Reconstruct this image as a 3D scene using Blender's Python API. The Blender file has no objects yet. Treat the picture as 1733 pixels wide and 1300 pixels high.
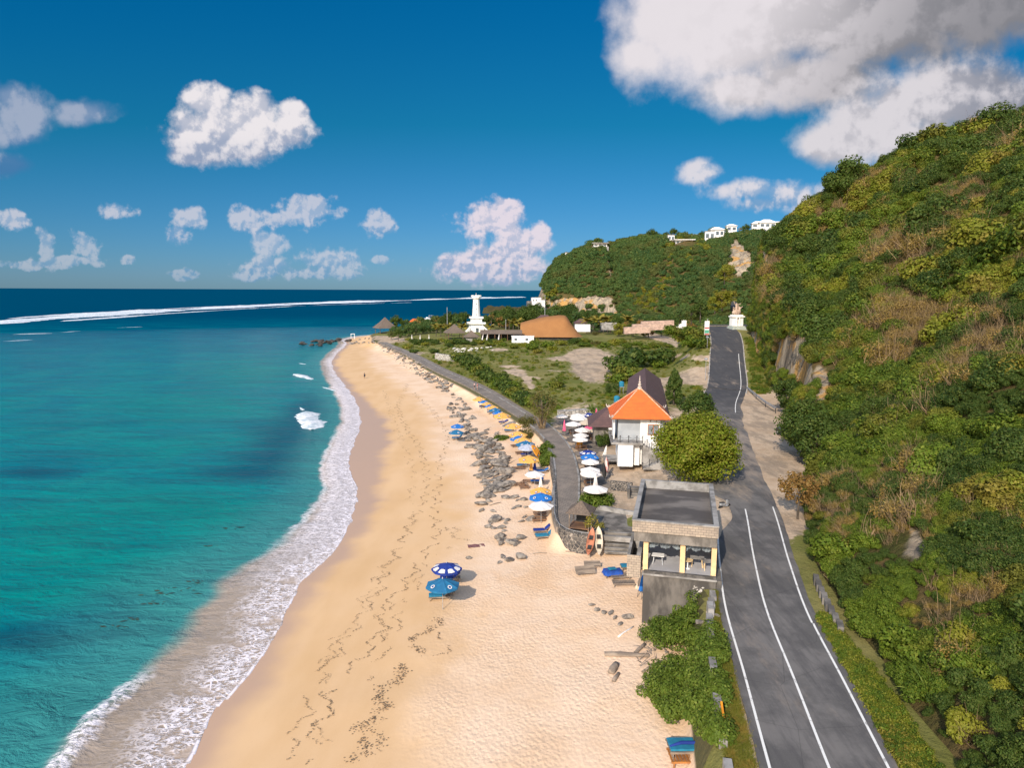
import bpy, bmesh, math, random
import numpy as np
from mathutils import Vector, Matrix, Euler
random.seed(7); RNG = np.random.default_rng(7)
rad = math.radians
scene = bpy.context.scene
COL = scene.collection

# ------------------------------------------------------------------ camera
CAM_H, PITCH, ROLL, FPX = 28.0, rad(7.86), rad(0.24), 1155.0
cd = bpy.data.cameras.new("camera"); cam = bpy.data.objects.new("camera", cd); COL.objects.link(cam)
cd.sensor_fit = 'HORIZONTAL'; cd.sensor_width = 36.0; cd.lens = FPX/1733*36
cd.clip_start = 0.5; cd.clip_end = 60000
cam.matrix_world = Matrix.Translation((0, 0, CAM_H)) @ Matrix.Rotation(rad(90)-PITCH, 4, 'X') @ Matrix.Rotation(ROLL, 4, 'Z')
scene.camera = cam

# ------------------------------------------------------------------ light
SUN_AZ = (-0.55, -1.35)            # horizontal direction towards the sun (behind the viewer, to the left)
SUN_EL = rad(31)
sl = bpy.data.lights.new("sun", 'SUN'); so = bpy.data.objects.new("sun", sl); COL.objects.link(so)
sl.energy = 2.8; sl.angle = rad(0.53); sl.color = (1.0, 0.89, 0.74)
_h = Vector((SUN_AZ[0], SUN_AZ[1])).normalized()
SUN_DIR = Vector((_h.x*math.cos(SUN_EL), _h.y*math.cos(SUN_EL), math.sin(SUN_EL)))
so.rotation_euler = SUN_DIR.to_track_quat('Z', 'Y').to_euler()
vs = scene.view_settings
vs.view_transform = 'Standard'; vs.look = 'None'; vs.exposure = 0.80; vs.gamma = 1.0; vs.use_curve_mapping = False
try:
    scene.cycles.max_bounces = 6; scene.cycles.diffuse_bounces = 3; scene.cycles.glossy_bounces = 2
    scene.cycles.transmission_bounces = 3; scene.cycles.transparent_max_bounces = 8; scene.cycles.volume_bounces = 0
    scene.cycles.use_denoising = True; scene.cycles.use_adaptive_sampling = True
except Exception: pass

# pixel of the 1733 x 1300 frame -> ray / point on a horizontal level / pixel of a point
_c, _s = math.cos(PITCH), math.sin(PITCH); _cr, _sr = math.cos(ROLL), math.sin(ROLL)
def ray(px, py):
    a, b = (px-866.5)/FPX, (650-py)/FPX
    x, u = a*_cr - b*_sr, a*_sr + b*_cr
    return x, _c + _s*u, -_s + _c*u
def P(px, py, z=0.0):
    x, y, w = ray(px, py); t = (z-CAM_H)/w
    return Vector((x*t, y*t, z))
def PY(px, py, Y):
    x, y, w = ray(px, py); t = Y/y
    return Vector((x*t, Y, CAM_H+w*t))
def pix(x, y, z):
    w = z-CAM_H
    f = y*_c - w*_s; u = y*_s + w*_c
    a, b = x/f, u/f
    a, b = a*_cr + b*_sr, -a*_sr + b*_cr
    return 866.5+FPX*a, 650-FPX*b

# ------------------------------------------------------------------ noise and terrain functions
def _hash(ix, iy, seed):
    n = (ix.astype(np.int64)*374761393 + iy.astype(np.int64)*668265263 + seed*974711) & 0x7fffffff
    n = ((n ^ (n >> 13))*1274126177) & 0x7fffffff
    return ((n ^ (n >> 16)) & 0xffff)/65535.0
def vnoise(x, y, seed=0):
    ix, iy = np.floor(x), np.floor(y); fx, fy = x-ix, y-iy
    fx = fx*fx*(3-2*fx); fy = fy*fy*(3-2*fy)
    a, b = _hash(ix, iy, seed), _hash(ix+1, iy, seed); c, d = _hash(ix, iy+1, seed), _hash(ix+1, iy+1, seed)
    return (a*(1-fx)+b*fx)*(1-fy) + (c*(1-fx)+d*fx)*fy
def fbm(x, y, oct=4, seed=0):
    x, y = np.asarray(x, float), np.asarray(y, float)
    v, amp, tot = 0.0, 1.0, 0.0
    for k in range(oct):
        v = v + amp*vnoise(x*2**k, y*2**k, seed+k*17); tot += amp; amp *= 0.5
    return v/tot
def sstep(a, b, x):
    t = np.clip((x-a)/(b-a), 0, 1); return t*t*(3-2*t)
def curve(pts):
    ys = np.array([p[0] for p in pts], float); xs = np.array([p[1] for p in pts], float)
    m = np.gradient(xs, ys)
    def f(y):
        y = np.asarray(y, float); i = np.clip(np.searchsorted(ys, y)-1, 0, len(ys)-2)
        h = ys[i+1]-ys[i]; t = np.clip((y-ys[i])/h, -3, 3); tt = np.clip(t, 0, 1)
        r = (2*tt**3-3*tt**2+1)*xs[i] + (tt**3-2*tt**2+tt)*h*m[i] + (-2*tt**3+3*tt**2)*xs[i+1] + (tt**3-tt**2)*h*m[i+1]
        return r + np.where(t < 0, t*h*m[i], 0) + np.where(t > 1, (t-1)*h*m[i+1], 0)
    return f
shore0 = curve([(10, -17.5), (36.7, -19.1), (42.4, -19.9), (48.2, -19.3), (55.8, -19.8), (61.7, -20.3), (68.2, -19.2), (82, -19.5), (90, -21), (105, -26), (127, -30), (141, -32),
                (167, -38.5), (212, -54), (260, -69), (300, -77), (345, -84), (390, -93), (412, -90), (440, -66), (500, -18), (560, 20), (600, 28), (700, 60), (900, 300), (1300, 900)])
def shore(y):
    y = np.asarray(y, float)
    return shore0(y) + 0.9*(vnoise(y*0.16, y*0+3.3, 5)-0.5) + 0.5*(vnoise(y*0.5, y*0+8.1, 6)-0.5)
def dshore(x, y):
    g = (shore0(y+2)-shore0(y-2))/4
    return (x-shore(y))/np.sqrt(1+g*g)
path_c = curve([(58, 8.0), (66, 6.6), (75, 6.2), (91, 7.4), (104.6, 7.6), (117, 6.4), (128, 4.2), (140, 1.0), (170, -7.6), (211, -22.3), (262, -39), (309, -56.6), (345, -69), (400, -80)])
path_w = curve([(60, 3.2), (120, 3.4), (170, 4.4), (311, 4.0), (400, 4)])
road_c = curve([(0, 10.5), (20, 13.7), (30, 15.45), (38, 16.95), (47, 18.6), (56, 20.9), (68, 24.3), (93, 30.6), (120, 37.5), (140, 43.6), (158, 50.3), (185, 58.5), (205, 64.4), (218, 67.6), (232, 70)])
road_w = curve([(0, 6.7), (40, 6.7), (68, 6.9), (93, 7.2), (130, 7.9), (158, 8.6), (200, 8.8), (232, 9)])
road_z = curve([(0, 5), (60, 5), (120, 5), (150, 5.3), (165, 6.4), (185, 9.6), (205, 13.2), (218, 15.1), (232, 16), (300, 19)])
wall_x = curve([(20, 9.2), (30, 10.5), (38, 12.1), (46, 14.2), (51, 16.0), (66, 18.5), (90, 24)])
hill_b = curve([(0, 14.2), (10, 16.2), (29, 19.9), (37, 21.3), (46, 22.1), (58, 25.7), (70, 30.1), (84, 37.5), (104, 46.5), (125, 53), (140, 57.5), (158, 61), (185, 67.5), (205, 72.5), (222, 77), (236, 81.5), (252, 92), (280, 118), (330, 160), (420, 230)])
cliff_h = curve([(0, 2.5), (60, 3), (90, 4), (115, 7), (135, 15), (165, 16), (185, 13), (208, 15), (224, 27), (245, 29), (280, 20), (330, 14)])
def hill_z(x, y):
    s = x - hill_b(y) + 2.2*(fbm(x*0.06+y*0.03, y*0.07, 3, 31)-0.5) + 5*(fbm(y*0.035, x*0.015, 2, 41)-0.5)
    z0 = road_z(np.minimum(y, 300)) - 0.6
    ch = cliff_h(y)*(0.75+0.5*vnoise(y*0.09, x*0, 3))
    c = ch*sstep(-0.3, 3.2, s)
    k = np.maximum(s-2.0, 0)
    drop = np.maximum(cliff_h(y)-14, 0)*1.0
    slope = curve([(0, 0.76), (60, 0.76), (120, 0.82), (180, 0.86), (240, 0.86), (330, 0.86)])(y)
    top = curve([(0, 62), (100, 61), (180, 55), (220, 53), (260, 48), (330, 46)])(y) - drop
    r = k*slope
    r = top*(1-np.exp(-(r/top) - 0.35*(r/top)**2 - 0.25*(r/top)**3))
    r = np.where(k > 0, r*(1-0.30*np.exp(-k/10.0)), 0)
    r = r - 4.5*sstep(150, 215, y)*np.exp(-((k-25)/19.0)**2)*np.clip(k/8, 0, 1)
    n = (fbm(x*0.045, y*0.045, 4, 9)-0.5)*9*np.clip(k/18, 0, 1) + (vnoise(x*0.15+3, y*0.15, 23)-0.45)*3.0*np.clip((k-3)/10, 0, 1)
    return np.where(s > -1.5, z0 + np.minimum(c + r, 200) + n, -20)
# the far headland: crest and foot lines as functions of x
hd_foot = curve([(-40, 640), (0, 585), (15, 548), (30, 524), (60, 503), (100, 478), (140, 440), (180, 405), (230, 385), (330, 370)])
hd_top = curve([(-40, 2), (10, 2), (20, 8), (27, 26), (36, 44), (60, 58), (90, 69), (110, 72), (150, 71), (200, 73), (280, 73)])
def head_z(x, y):
    s = y - hd_foot(x) + 14*(fbm(x*0.03, y*0.02, 3, 77)-0.5)
    t = hd_top(x)
    low = 8*sstep(-60, 0, s)*sstep(0, 30, x)
    cl = np.where(x < 75, 9, 4)*sstep(-1, 5, s)*sstep(14, 30, x)
    k = np.maximum(s-4, 0)*0.80
    r = (t-14)*(1-np.exp(-(k/np.maximum(t-14, 6)) - 0.9*(k/np.maximum(t-14, 6))**2))
    n = (fbm(x*0.03, y*0.03, 4, 19)-0.5)*10*np.clip(k/15, 0, 1)*np.clip(1.6-k/np.maximum(t, 10), 0, 1)
    back = sstep(150, 420, s)*30*(x < 400)
    end = np.where(x < 75, 1-sstep(110, 240, s), 1.0)
    return 4 + (low*0.6 + cl + r + n)*np.maximum(end, 0.0) + (vnoise(x*0.09, y*0.09, 61)-0.5)*4*sstep(5, 20, s)
def beach_z(x, y):
    d = dshore(x, y)
    return np.clip(0.052*d, -5, 2.1) + 0.06*(vnoise(x*0.35, y*0.35, 2)-0.5)*sstep(2, 12, d)
def ground_z(x, y):
    x, y = np.asarray(x, float), np.asarray(y, float)
    zb = beach_z(x, y)
    xc, pw = path_c(y), path_w(y)
    plat = 2.95 + 1.1*sstep(2, 22, x-xc) + 0.9*(fbm(x*0.03, y*0.03, 3, 4)-0.5)*sstep(4, 20, x-xc) + 0.5*(fbm(x*0.13, y*0.13, 2, 14)-0.5)*sstep(4, 12, x-xc)
    wi = np.where(y < 130, 0.7, 3.5)                     # wall or rubble slope beside the path
    far = zb + (plat-zb)*sstep(-pw/2-wi, -pw/2+0.25, x-xc)
    far = np.where(y > 330, zb + (np.maximum(plat, 3)-zb)*sstep(6, 16, dshore(x, y)), far)
    xw = wall_x(y)
    near = zb + (4.75-zb)*sstep(-1.7, -0.3, x-xw)
    z = np.where(y > 70.2, far, np.where(y < 66.5, near, near+(far-near)*sstep(66.5, 70.2, y)))
    rc, rw, rz = road_c(y), road_w(y), road_z(y)
    e = np.abs(x-rc)-rw/2
    bl = np.where(x < rc, np.where(y < 66, 1.6, np.where(y > 150, 13, 9)), 30)
    w = 1-sstep(0.9, 0.9+bl, e)
    w = np.where(y > 234, w*(1-sstep(234, 270, y)), w)
    z = z*(1-w) + (rz-0.06)*w
    return z
# ------------------------------------------------------------------ world: clear sky and cumulus
CLOUD_GAIN = 0.62
TINT0, TINT1, TINT2 = (0.098, 0.180, 0.306), (0.016, 0.192, 0.245), (0.0, 0.203, 0.303)      # grade of the sky: horizon, middle, top
class NT:
    """small helper to write node trees"""
    def __init__(self, tree): self.t = tree; self.n = tree.nodes; self.l = tree.links
    def node(self, typ, **kw):
        n = self.n.new(typ)
        for k, v in kw.items(): setattr(n, k, v)
        return n
    def put(self, sock, v):
        if hasattr(v, 'is_output') or isinstance(v, bpy.types.NodeSocket): self.l.new(v, sock)
        else: sock.default_value = v
    def math(self, op, a, b=None, c=None, clamp=False):
        n = self.node('ShaderNodeMath', operation=op); n.use_clamp = clamp
        for i, v in enumerate((a, b, c)):
            if v is not None: self.put(n.inputs[i], v)
        return n.outputs[0]
    def vmath(self, op, a, b=None):
        n = self.node('ShaderNodeVectorMath', operation=op)
        self.put(n.inputs[0], a)
        if b is not None: self.put(n.inputs[1], b)
        return n.outputs['Value'] if op in ('LENGTH', 'DOT_PRODUCT', 'DISTANCE') else n.outputs[0]
    def noise(self, vec, scale, detail=4, rough=0.55, dist=0.0, dims='3D'):
        n = self.node('ShaderNodeTexNoise', noise_dimensions=dims)
        self.put(n.inputs['Vector'], vec); self.put(n.inputs['Scale'], scale); self.put(n.inputs['Detail'], detail)
        self.put(n.inputs['Roughness'], rough); self.put(n.inputs['Distortion'], dist)
        return n.outputs['Fac']
    def voro(self, vec, scale, feature='F1', out='Distance', rnd=1.0):
        n = self.node('ShaderNodeTexVoronoi', feature=feature)
        self.put(n.inputs['Vector'], vec); self.put(n.inputs['Scale'], scale); self.put(n.inputs['Randomness'], rnd)
        return n.outputs[out]
    def ramp(self, v, lo, hi, a=0.0, b=1.0, smooth=True):
        n = self.node('ShaderNodeMapRange'); n.clamp = True
        n.interpolation_type = 'SMOOTHSTEP' if smooth else 'LINEAR'
        for i, x in enumerate((v, lo, hi, a, b)): self.put(n.inputs[i], x)
        return n.outputs[0]
    def mix(self, f, a, b, mode='MIX'):
        n = self.node('ShaderNodeMix', data_type='RGBA', blend_type=mode); n.clamp_factor = True
        self.put(n.inputs[0], f)
        for i, v in ((6, a), (7, b)):
            if isinstance(v, tuple): v = (v[0], v[1], v[2], 1.0)
            self.put(n.inputs[i], v)
        return n.outputs[2]
    def scale(self, vec, s):
        n = self.node('ShaderNodeMapping'); self.put(n.inputs['Vector'], vec); n.inputs['Scale'].default_value = s
        return n.outputs[0]
    def attr(self, name, out='Fac'):
        n = self.node('ShaderNodeAttribute'); n.attribute_name = name; return n.outputs[out]

def lin(r, g, b):
    f = lambda v: v/12.92 if v <= 0.04045 else ((v+0.055)/1.055)**2.4
    return (f(r/255), f(g/255), f(b/255))

world = bpy.data.worlds.new("World"); scene.world = world; world.use_nodes = True
W = NT(world.node_tree); W.n.clear()
sky = W.node('ShaderNodeTexSky', sky_type='NISHITA'); sky.sun_disc = False
sky.sun_elevation = SUN_EL; sky.sun_rotation = math.atan2(SUN_AZ[0], SUN_AZ[1])
sky.air_density = 1.0; sky.dust_density = 0.2; sky.ozone_density = 4.0; sky.altitude = 0
tc = W.node('ShaderNodeTexCoord'); dirv = tc.outputs['Generated']
sep = W.node('ShaderNodeSeparateXYZ'); W.l.new(dirv, sep.inputs[0])
yy = W.math('MAXIMUM', sep.outputs['Y'], 0.05)
cu = W.math('DIVIDE', sep.outputs['X'], yy); cv = W.math('DIVIDE', sep.outputs['Z'], yy)
cmb = W.node('ShaderNodeCombineXYZ'); W.l.new(cu, cmb.inputs[0]); W.l.new(cv, cmb.inputs[1]); UV = cmb.outputs[0]
front = W.ramp(sep.outputs['Y'], 0.06, 0.2)
tint = W.mix(W.ramp(cv, 0.02, 0.23, smooth=False), TINT0, TINT1)
tint = W.mix(W.ramp(cv, 0.23, 0.42, smooth=False), tint, TINT2)
behind = W.math('MAXIMUM', W.ramp(sep.outputs['Y'], 0.30, -0.25), W.ramp(sep.outputs['Z'], 0.40, 0.75))   # unseen sky behind and overhead, brightened and warmed to fill the shadows
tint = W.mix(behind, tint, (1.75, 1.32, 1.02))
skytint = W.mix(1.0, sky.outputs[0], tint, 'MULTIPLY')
# each cumulus: list of (x, y, half width, half height) puffs, noise scale, noise strength, base darkness, opacity
def skyuv(px, py):
    x, y, w = ray(px, py); return x/y, w/y
CLOUDS = [
 ("big", [(1130, 45, 120, 105), (1230, 55, 190, 125), (1420, 35, 280, 120), (1600, 5, 260, 95), (1740, 10, 160, 60), (1260, 150, 120, 48), (1360, 130, 160, 62), (1090, 92, 70, 50)], 6, 0.62, 0.62, 1.0),
 ("right", [(1640, 150, 150, 50), (1530, 175, 110, 72), (1690, 190, 150, 100), (1470, 215, 100, 70), (1420, 240, 80, 50), (1580, 240, 120, 60)], 9, 0.7, 0.45, 0.97),
 ("mid", [(400, 215, 100, 55), (330, 235, 62, 50), (450, 228, 92, 34), (355, 165, 48, 30), (425, 185, 60, 34), (492, 195, 34, 34), (320, 262, 54, 22), (380, 250, 90, 30)], 15, 0.72, 0.28, 1.0),
 ("left", [(40, 190, 70, 48), (20, 225, 60, 28), (140, 192, 76, 26), (20, 165, 40, 30), (20, 280, 60, 24)], 11, 0.8, 0.75, 0.80),
 ("tower", [(850, 445, 90, 42), (885, 415, 52, 48), (770, 452, 44, 28), (832, 372, 66, 36), (858, 350, 30, 22), (820, 460, 95, 24), (910, 400, 26, 30)], 26, 0.72, 0.30, 0.92),
 ("low", [(450, 455, 66, 22), (560, 445, 62, 26), (460, 412, 38, 24), (520, 462, 100, 14), (420, 465, 44, 12)], 30, 1.05, 0.35, 0.62),
 ("row", [(410, 370, 40, 26), (520, 358, 64, 30), (470, 372, 44, 18), (640, 378, 32, 27), (322, 368, 34, 22), (302, 398, 24, 20), (198, 357, 32, 16), (18, 373, 34, 18)], 24, 1.05, 0.35, 0.72),
 ("specks", [(80, 425, 20, 36), (140, 418, 30, 24), (60, 448, 56, 10), (215, 440, 14, 9), (310, 464, 32, 10), (120, 440, 64, 12), (640, 440, 30, 9)], 34, 1.2, 0.35, 0.48),
 ("hillside", [(1180, 290, 54, 26), (1250, 322, 66, 20), (1340, 332, 80, 32), (1410, 322, 56, 22), (1300, 345, 70, 18)], 15, 0.85, 0.30, 0.88),
]
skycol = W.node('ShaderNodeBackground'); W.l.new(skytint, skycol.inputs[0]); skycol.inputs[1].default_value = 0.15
shader = skycol.outputs[0]
def offs(vec, dx, dy):
    return W.vmath('ADD', vec, (dx, dy, 0.0))
def billow(vec, sc):
    """cauliflower relief: rounded cells over cells, broken up by soft noise"""
    wv = W.vmath('ADD', vec, W.vmath('MULTIPLY', W.vmath('SUBTRACT', warp_at(vec, sc), (0.5, 0.5, 0.5)), (0.5/sc, 0.5/sc, 0.0)))
    b = None
    for k, wgt in ((1.3, 0.6), (3.1, 0.28), (7.0, 0.12)):
        v = W.node('ShaderNodeTexVoronoi', feature='F1', voronoi_dimensions='2D'); W.put(v.inputs['Vector'], wv); v.inputs['Scale'].default_value = sc*k
        t = W.math('MULTIPLY', v.outputs['Distance'], wgt); b = t if b is None else W.math('ADD', b, t)
    b = W.math('SUBTRACT', 1.0, b)
    return W.math('ADD', W.math('MULTIPLY', b, 0.32), W.math('MULTIPLY', W.noise(vec, sc, 9, 0.62, 0.0, '2D'), 0.68))
def warp_at(vec, sc):
    wn = W.node('ShaderNodeTexNoise', noise_dimensions='2D'); W.put(wn.inputs['Vector'], vec); wn.inputs['Scale'].default_value = sc*1.6; wn.inputs['Detail'].default_value = 3
    return wn.outputs['Color']
FIELDS = {}
for sc in (8, 14, 26):
    e_ = 0.13/sc; FIELDS[sc] = (billow(UV, sc), billow(offs(UV, -e_*0.7, e_), sc))
for name, puffs, nsc, namp, dark, opac in CLOUDS:
    fld = None
    for (px, py, a, b) in puffs:
        u0, v0 = skyuv(px, py)
        d = W.vmath('MULTIPLY', W.vmath('SUBTRACT', UV, (u0, v0, 0.0)), (FPX/a, FPX/b, 0.0))
        m = W.math('SUBTRACT', 1.0, W.vmath('LENGTH', d))
        fld = m if fld is None else W.math('SMOOTH_MAX', fld, m, 0.25)
    n1, n2 = FIELDS[8 if nsc < 12 else (14 if nsc < 20 else 26)]
    dens = W.math('ADD', W.math('MULTIPLY', fld, 1.35), W.math('MULTIPLY', W.math('SUBTRACT', n1, 0.535), 3.0*namp))
    soft = {'big': 0.75, 'left': 0.85, 'hillside': 0.9, 'right': 0.8, 'specks': 0.5, 'low': 0.7, 'row': 0.65}.get(name, 0.55)
    alpha = W.math('MULTIPLY', W.ramp(dens, -0.04, soft), opac)
    relief = W.ramp(W.math('SUBTRACT', n1, n2), -0.085, 0.085)        # side of each billow turned to the sun
    us = [skyuv(px, py+b)[1] for (px, py, a, b) in puffs]; ut = [skyuv(px, py-b)[1] for (px, py, a, b) in puffs]
    high = W.ramp(cv, min(us), max(ut)*0.6+min(us)*0.4)               # tops bright, bases grey
    core = W.ramp(dens, 0.1, 1.0)
    if name == 'big':
        high = W.ramp(W.math('SUBTRACT', cu, W.math('MULTIPLY', cv, 0.5)), 0.0, 0.50, 1.0, 0.0)
        lit = W.math('ADD', W.math('MULTIPLY', high, 0.78), W.math('MULTIPLY', relief, 0.16))
    elif name == 'right':
        high = W.ramp(W.math('ADD', cu, W.math('MULTIPLY', cv, -0.2)), 0.42, 0.72, 1.0, 0.15)
        lit = W.math('ADD', W.math('MULTIPLY', relief, 0.42), W.math('MULTIPLY', high, 0.5))
    else:
        lit = W.math('ADD', W.math('MULTIPLY', relief, 0.50), W.math('MULTIPLY', high, 0.40))
    lit = W.math('ADD', lit, W.math('MULTIPLY', core, 0.10))
    hi = lin(228, 223, 226) if name == 'mid' else lin(214, 209, 213) if name == 'right' else lin(222, 216, 220)
    if name in ('low', 'row', 'specks'): hi = lin(208, 206, 215)
    if name == 'tower': hi = lin(226, 214, 222)
    if name == 'left': hi = lin(168, 176, 196)
    lo = {'big': lin(128, 128, 134), 'left': lin(70, 118, 165), 'right': lin(128, 132, 146), 'mid': lin(140, 155, 182), 'tower': lin(150, 168, 198)}.get(name, lin(112, 154, 194))
    cc = W.mix(W.ramp(lit, 0.10, 0.92), lo, hi)
    bg = W.node('ShaderNodeBackground'); W.l.new(cc, bg.inputs[0]); bg.inputs[1].default_value = CLOUD_GAIN
    mx = W.node('ShaderNodeMixShader'); W.l.new(W.math('MULTIPLY', alpha, front), mx.inputs[0]); W.l.new(shader, mx.inputs[1]); W.l.new(bg.outputs[0], mx.inputs[2])
    shader = mx.outputs[0]
wo = W.node('ShaderNodeOutputWorld'); W.l.new(shader, wo.inputs[0])
try: world.cycles.sampling_method = 'MANUAL'; world.cycles.sample_map_resolution = 512
except Exception: pass

# ------------------------------------------------------------------ materials
MATS = {}
def base_mat(name):
    m = bpy.data.materials.new(name); m.use_nodes = True
    T = NT(m.node_tree); bs = [n for n in T.n if n.type == 'BSDF_PRINCIPLED'][0]
    MATS[name] = m
    return m, T, bs
def bump(T, bs, h, strength, dist=0.05):
    b = T.node('ShaderNodeBump'); T.put(b.inputs['Height'], h); b.inputs['Strength'].default_value = strength; b.inputs['Distance'].default_value = dist
    T.l.new(b.outputs[0], bs.inputs['Normal'])
def mat(name, col, col2=None, scale=3.0, rough=0.7, bmp=0.0, bscale=None, detail=5, metal=0.0, contrast=(0.40, 0.60), space='Object', stretch=None, bdist=0.03):
    """two-tone procedural surface with mottling and bump"""
    if name in MATS: return MATS[name]
    m, T, bs = base_mat(name)
    v = T.node('ShaderNodeTexCoord').outputs[space] if space != 'World' else None
    if space == 'World': v = T.node('ShaderNodeNewGeometry').outputs['Position']
    if stretch: v = T.scale(v, stretch)
    if col2 is None: col2 = tuple(c*0.78 for c in col)
    n = T.noise(v, scale, detail, 0.6)
    c = T.mix(T.ramp(n, contrast[0], contrast[1]), col2, col)
    T.l.new(c, bs.inputs['Base Color']); bs.inputs['Roughness'].default_value = rough; bs.inputs['Metallic'].default_value = metal
    if bmp: bump(T, bs, T.noise(v, bscale or scale*6, 4), bmp, bdist)
    return m

def leaf_mat(name, cols, dry=0.0, drycol=(0.20, 0.13, 0.04), patch=0.12, transl=0.28, instanced=False):
    """leaves: colour from the plant, from the leaf (attribute tint) and from broad patches over the ground"""
    m, T, bs = base_mat(name)
    pos = T.node('ShaderNodeNewGeometry').outputs['Position']
    oi = T.node('ShaderNodeObjectInfo').outputs['Random']
    tint = T.attr('tint'); cols = [tuple(v*w for v, w in zip(c_, (1.24, 1.31, 1.24))) for c_ in cols]; drycol = tuple(v*1.2 for v in drycol)
    n = T.noise(pos, patch, 3, 0.6)
    f = T.math('ADD', T.math('MULTIPLY', T.ramp(n, 0.3, 0.7), 0.5), T.math('MULTIPLY', oi, 0.5))
    c = T.mix(f, cols[0], cols[1])
    c = T.mix(T.ramp(tint, 0.55, 1.0), c, cols[2])
    if dry: c = T.mix(T.math('MULTIPLY', T.ramp(T.noise(pos, patch*2.7, 4, 0.65), 0.50, 0.62), dry), c, drycol)
    T.l.new(c, bs.inputs['Base Color']); bs.inputs['Roughness'].default_value = 0.62
    bs.inputs['Specular IOR Level'].default_value = 0.22
    tr = T.node('ShaderNodeBsdfTranslucent'); T.l.new(T.mix(0.5, c, (0.22, 0.26, 0.02)), tr.inputs[0])
    mx = T.node('ShaderNodeMixShader'); mx.inputs[0].default_value = transl
    out = [x for x in T.n if x.type == 'OUTPUT_MATERIAL'][0]
    T.l.new(bs.outputs[0], mx.inputs[1]); T.l.new(tr.outputs[0], mx.inputs[2]); T.l.new(mx.outputs[0], out.inputs[0])
    return m

# ------------------------------------------------------------------ mesh builder
def link(name, me, mats=None, parent=None, loc=(0, 0, 0), rz=0.0):
    o = bpy.data.objects.new(name, me); COL.objects.link(o)
    if me is not None and mats:
        for mm in (mats if isinstance(mats, (list, tuple)) else [mats]): me.materials.append(mm)
    o.location = loc; o.rotation_euler = (0, 0, rz)
    if parent is not None: o.parent = parent
    return o
def tag(o, label=None, cat=None, group=None, kind=None):
    if label: o['label'] = label
    if cat: o['category'] = cat
    if group: o['group'] = group
    if kind: o['kind'] = kind
    return o
def thing(name, label, cat, loc=(0, 0, 0), rz=0.0, group=None):
    return tag(link(name, None, loc=loc, rz=rz), label, cat, group)
def dup(root, loc, rz=0.0, label=None, group=None, scale=None, remat=None):
    r = root.copy(); COL.objects.link(r); r.location = loc; r.rotation_euler = (0, 0, rz)
    if label: r['label'] = label
    if group: r['group'] = group
    if scale is not None: r.scale = (scale,)*3 if not isinstance(scale, (tuple, list)) else scale
    for ch in list(root.children):
        c = ch.copy(); COL.objects.link(c); c.parent = r
        for g in list(ch.children):
            d = g.copy(); COL.objects.link(d); d.parent = c
    return r

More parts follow.
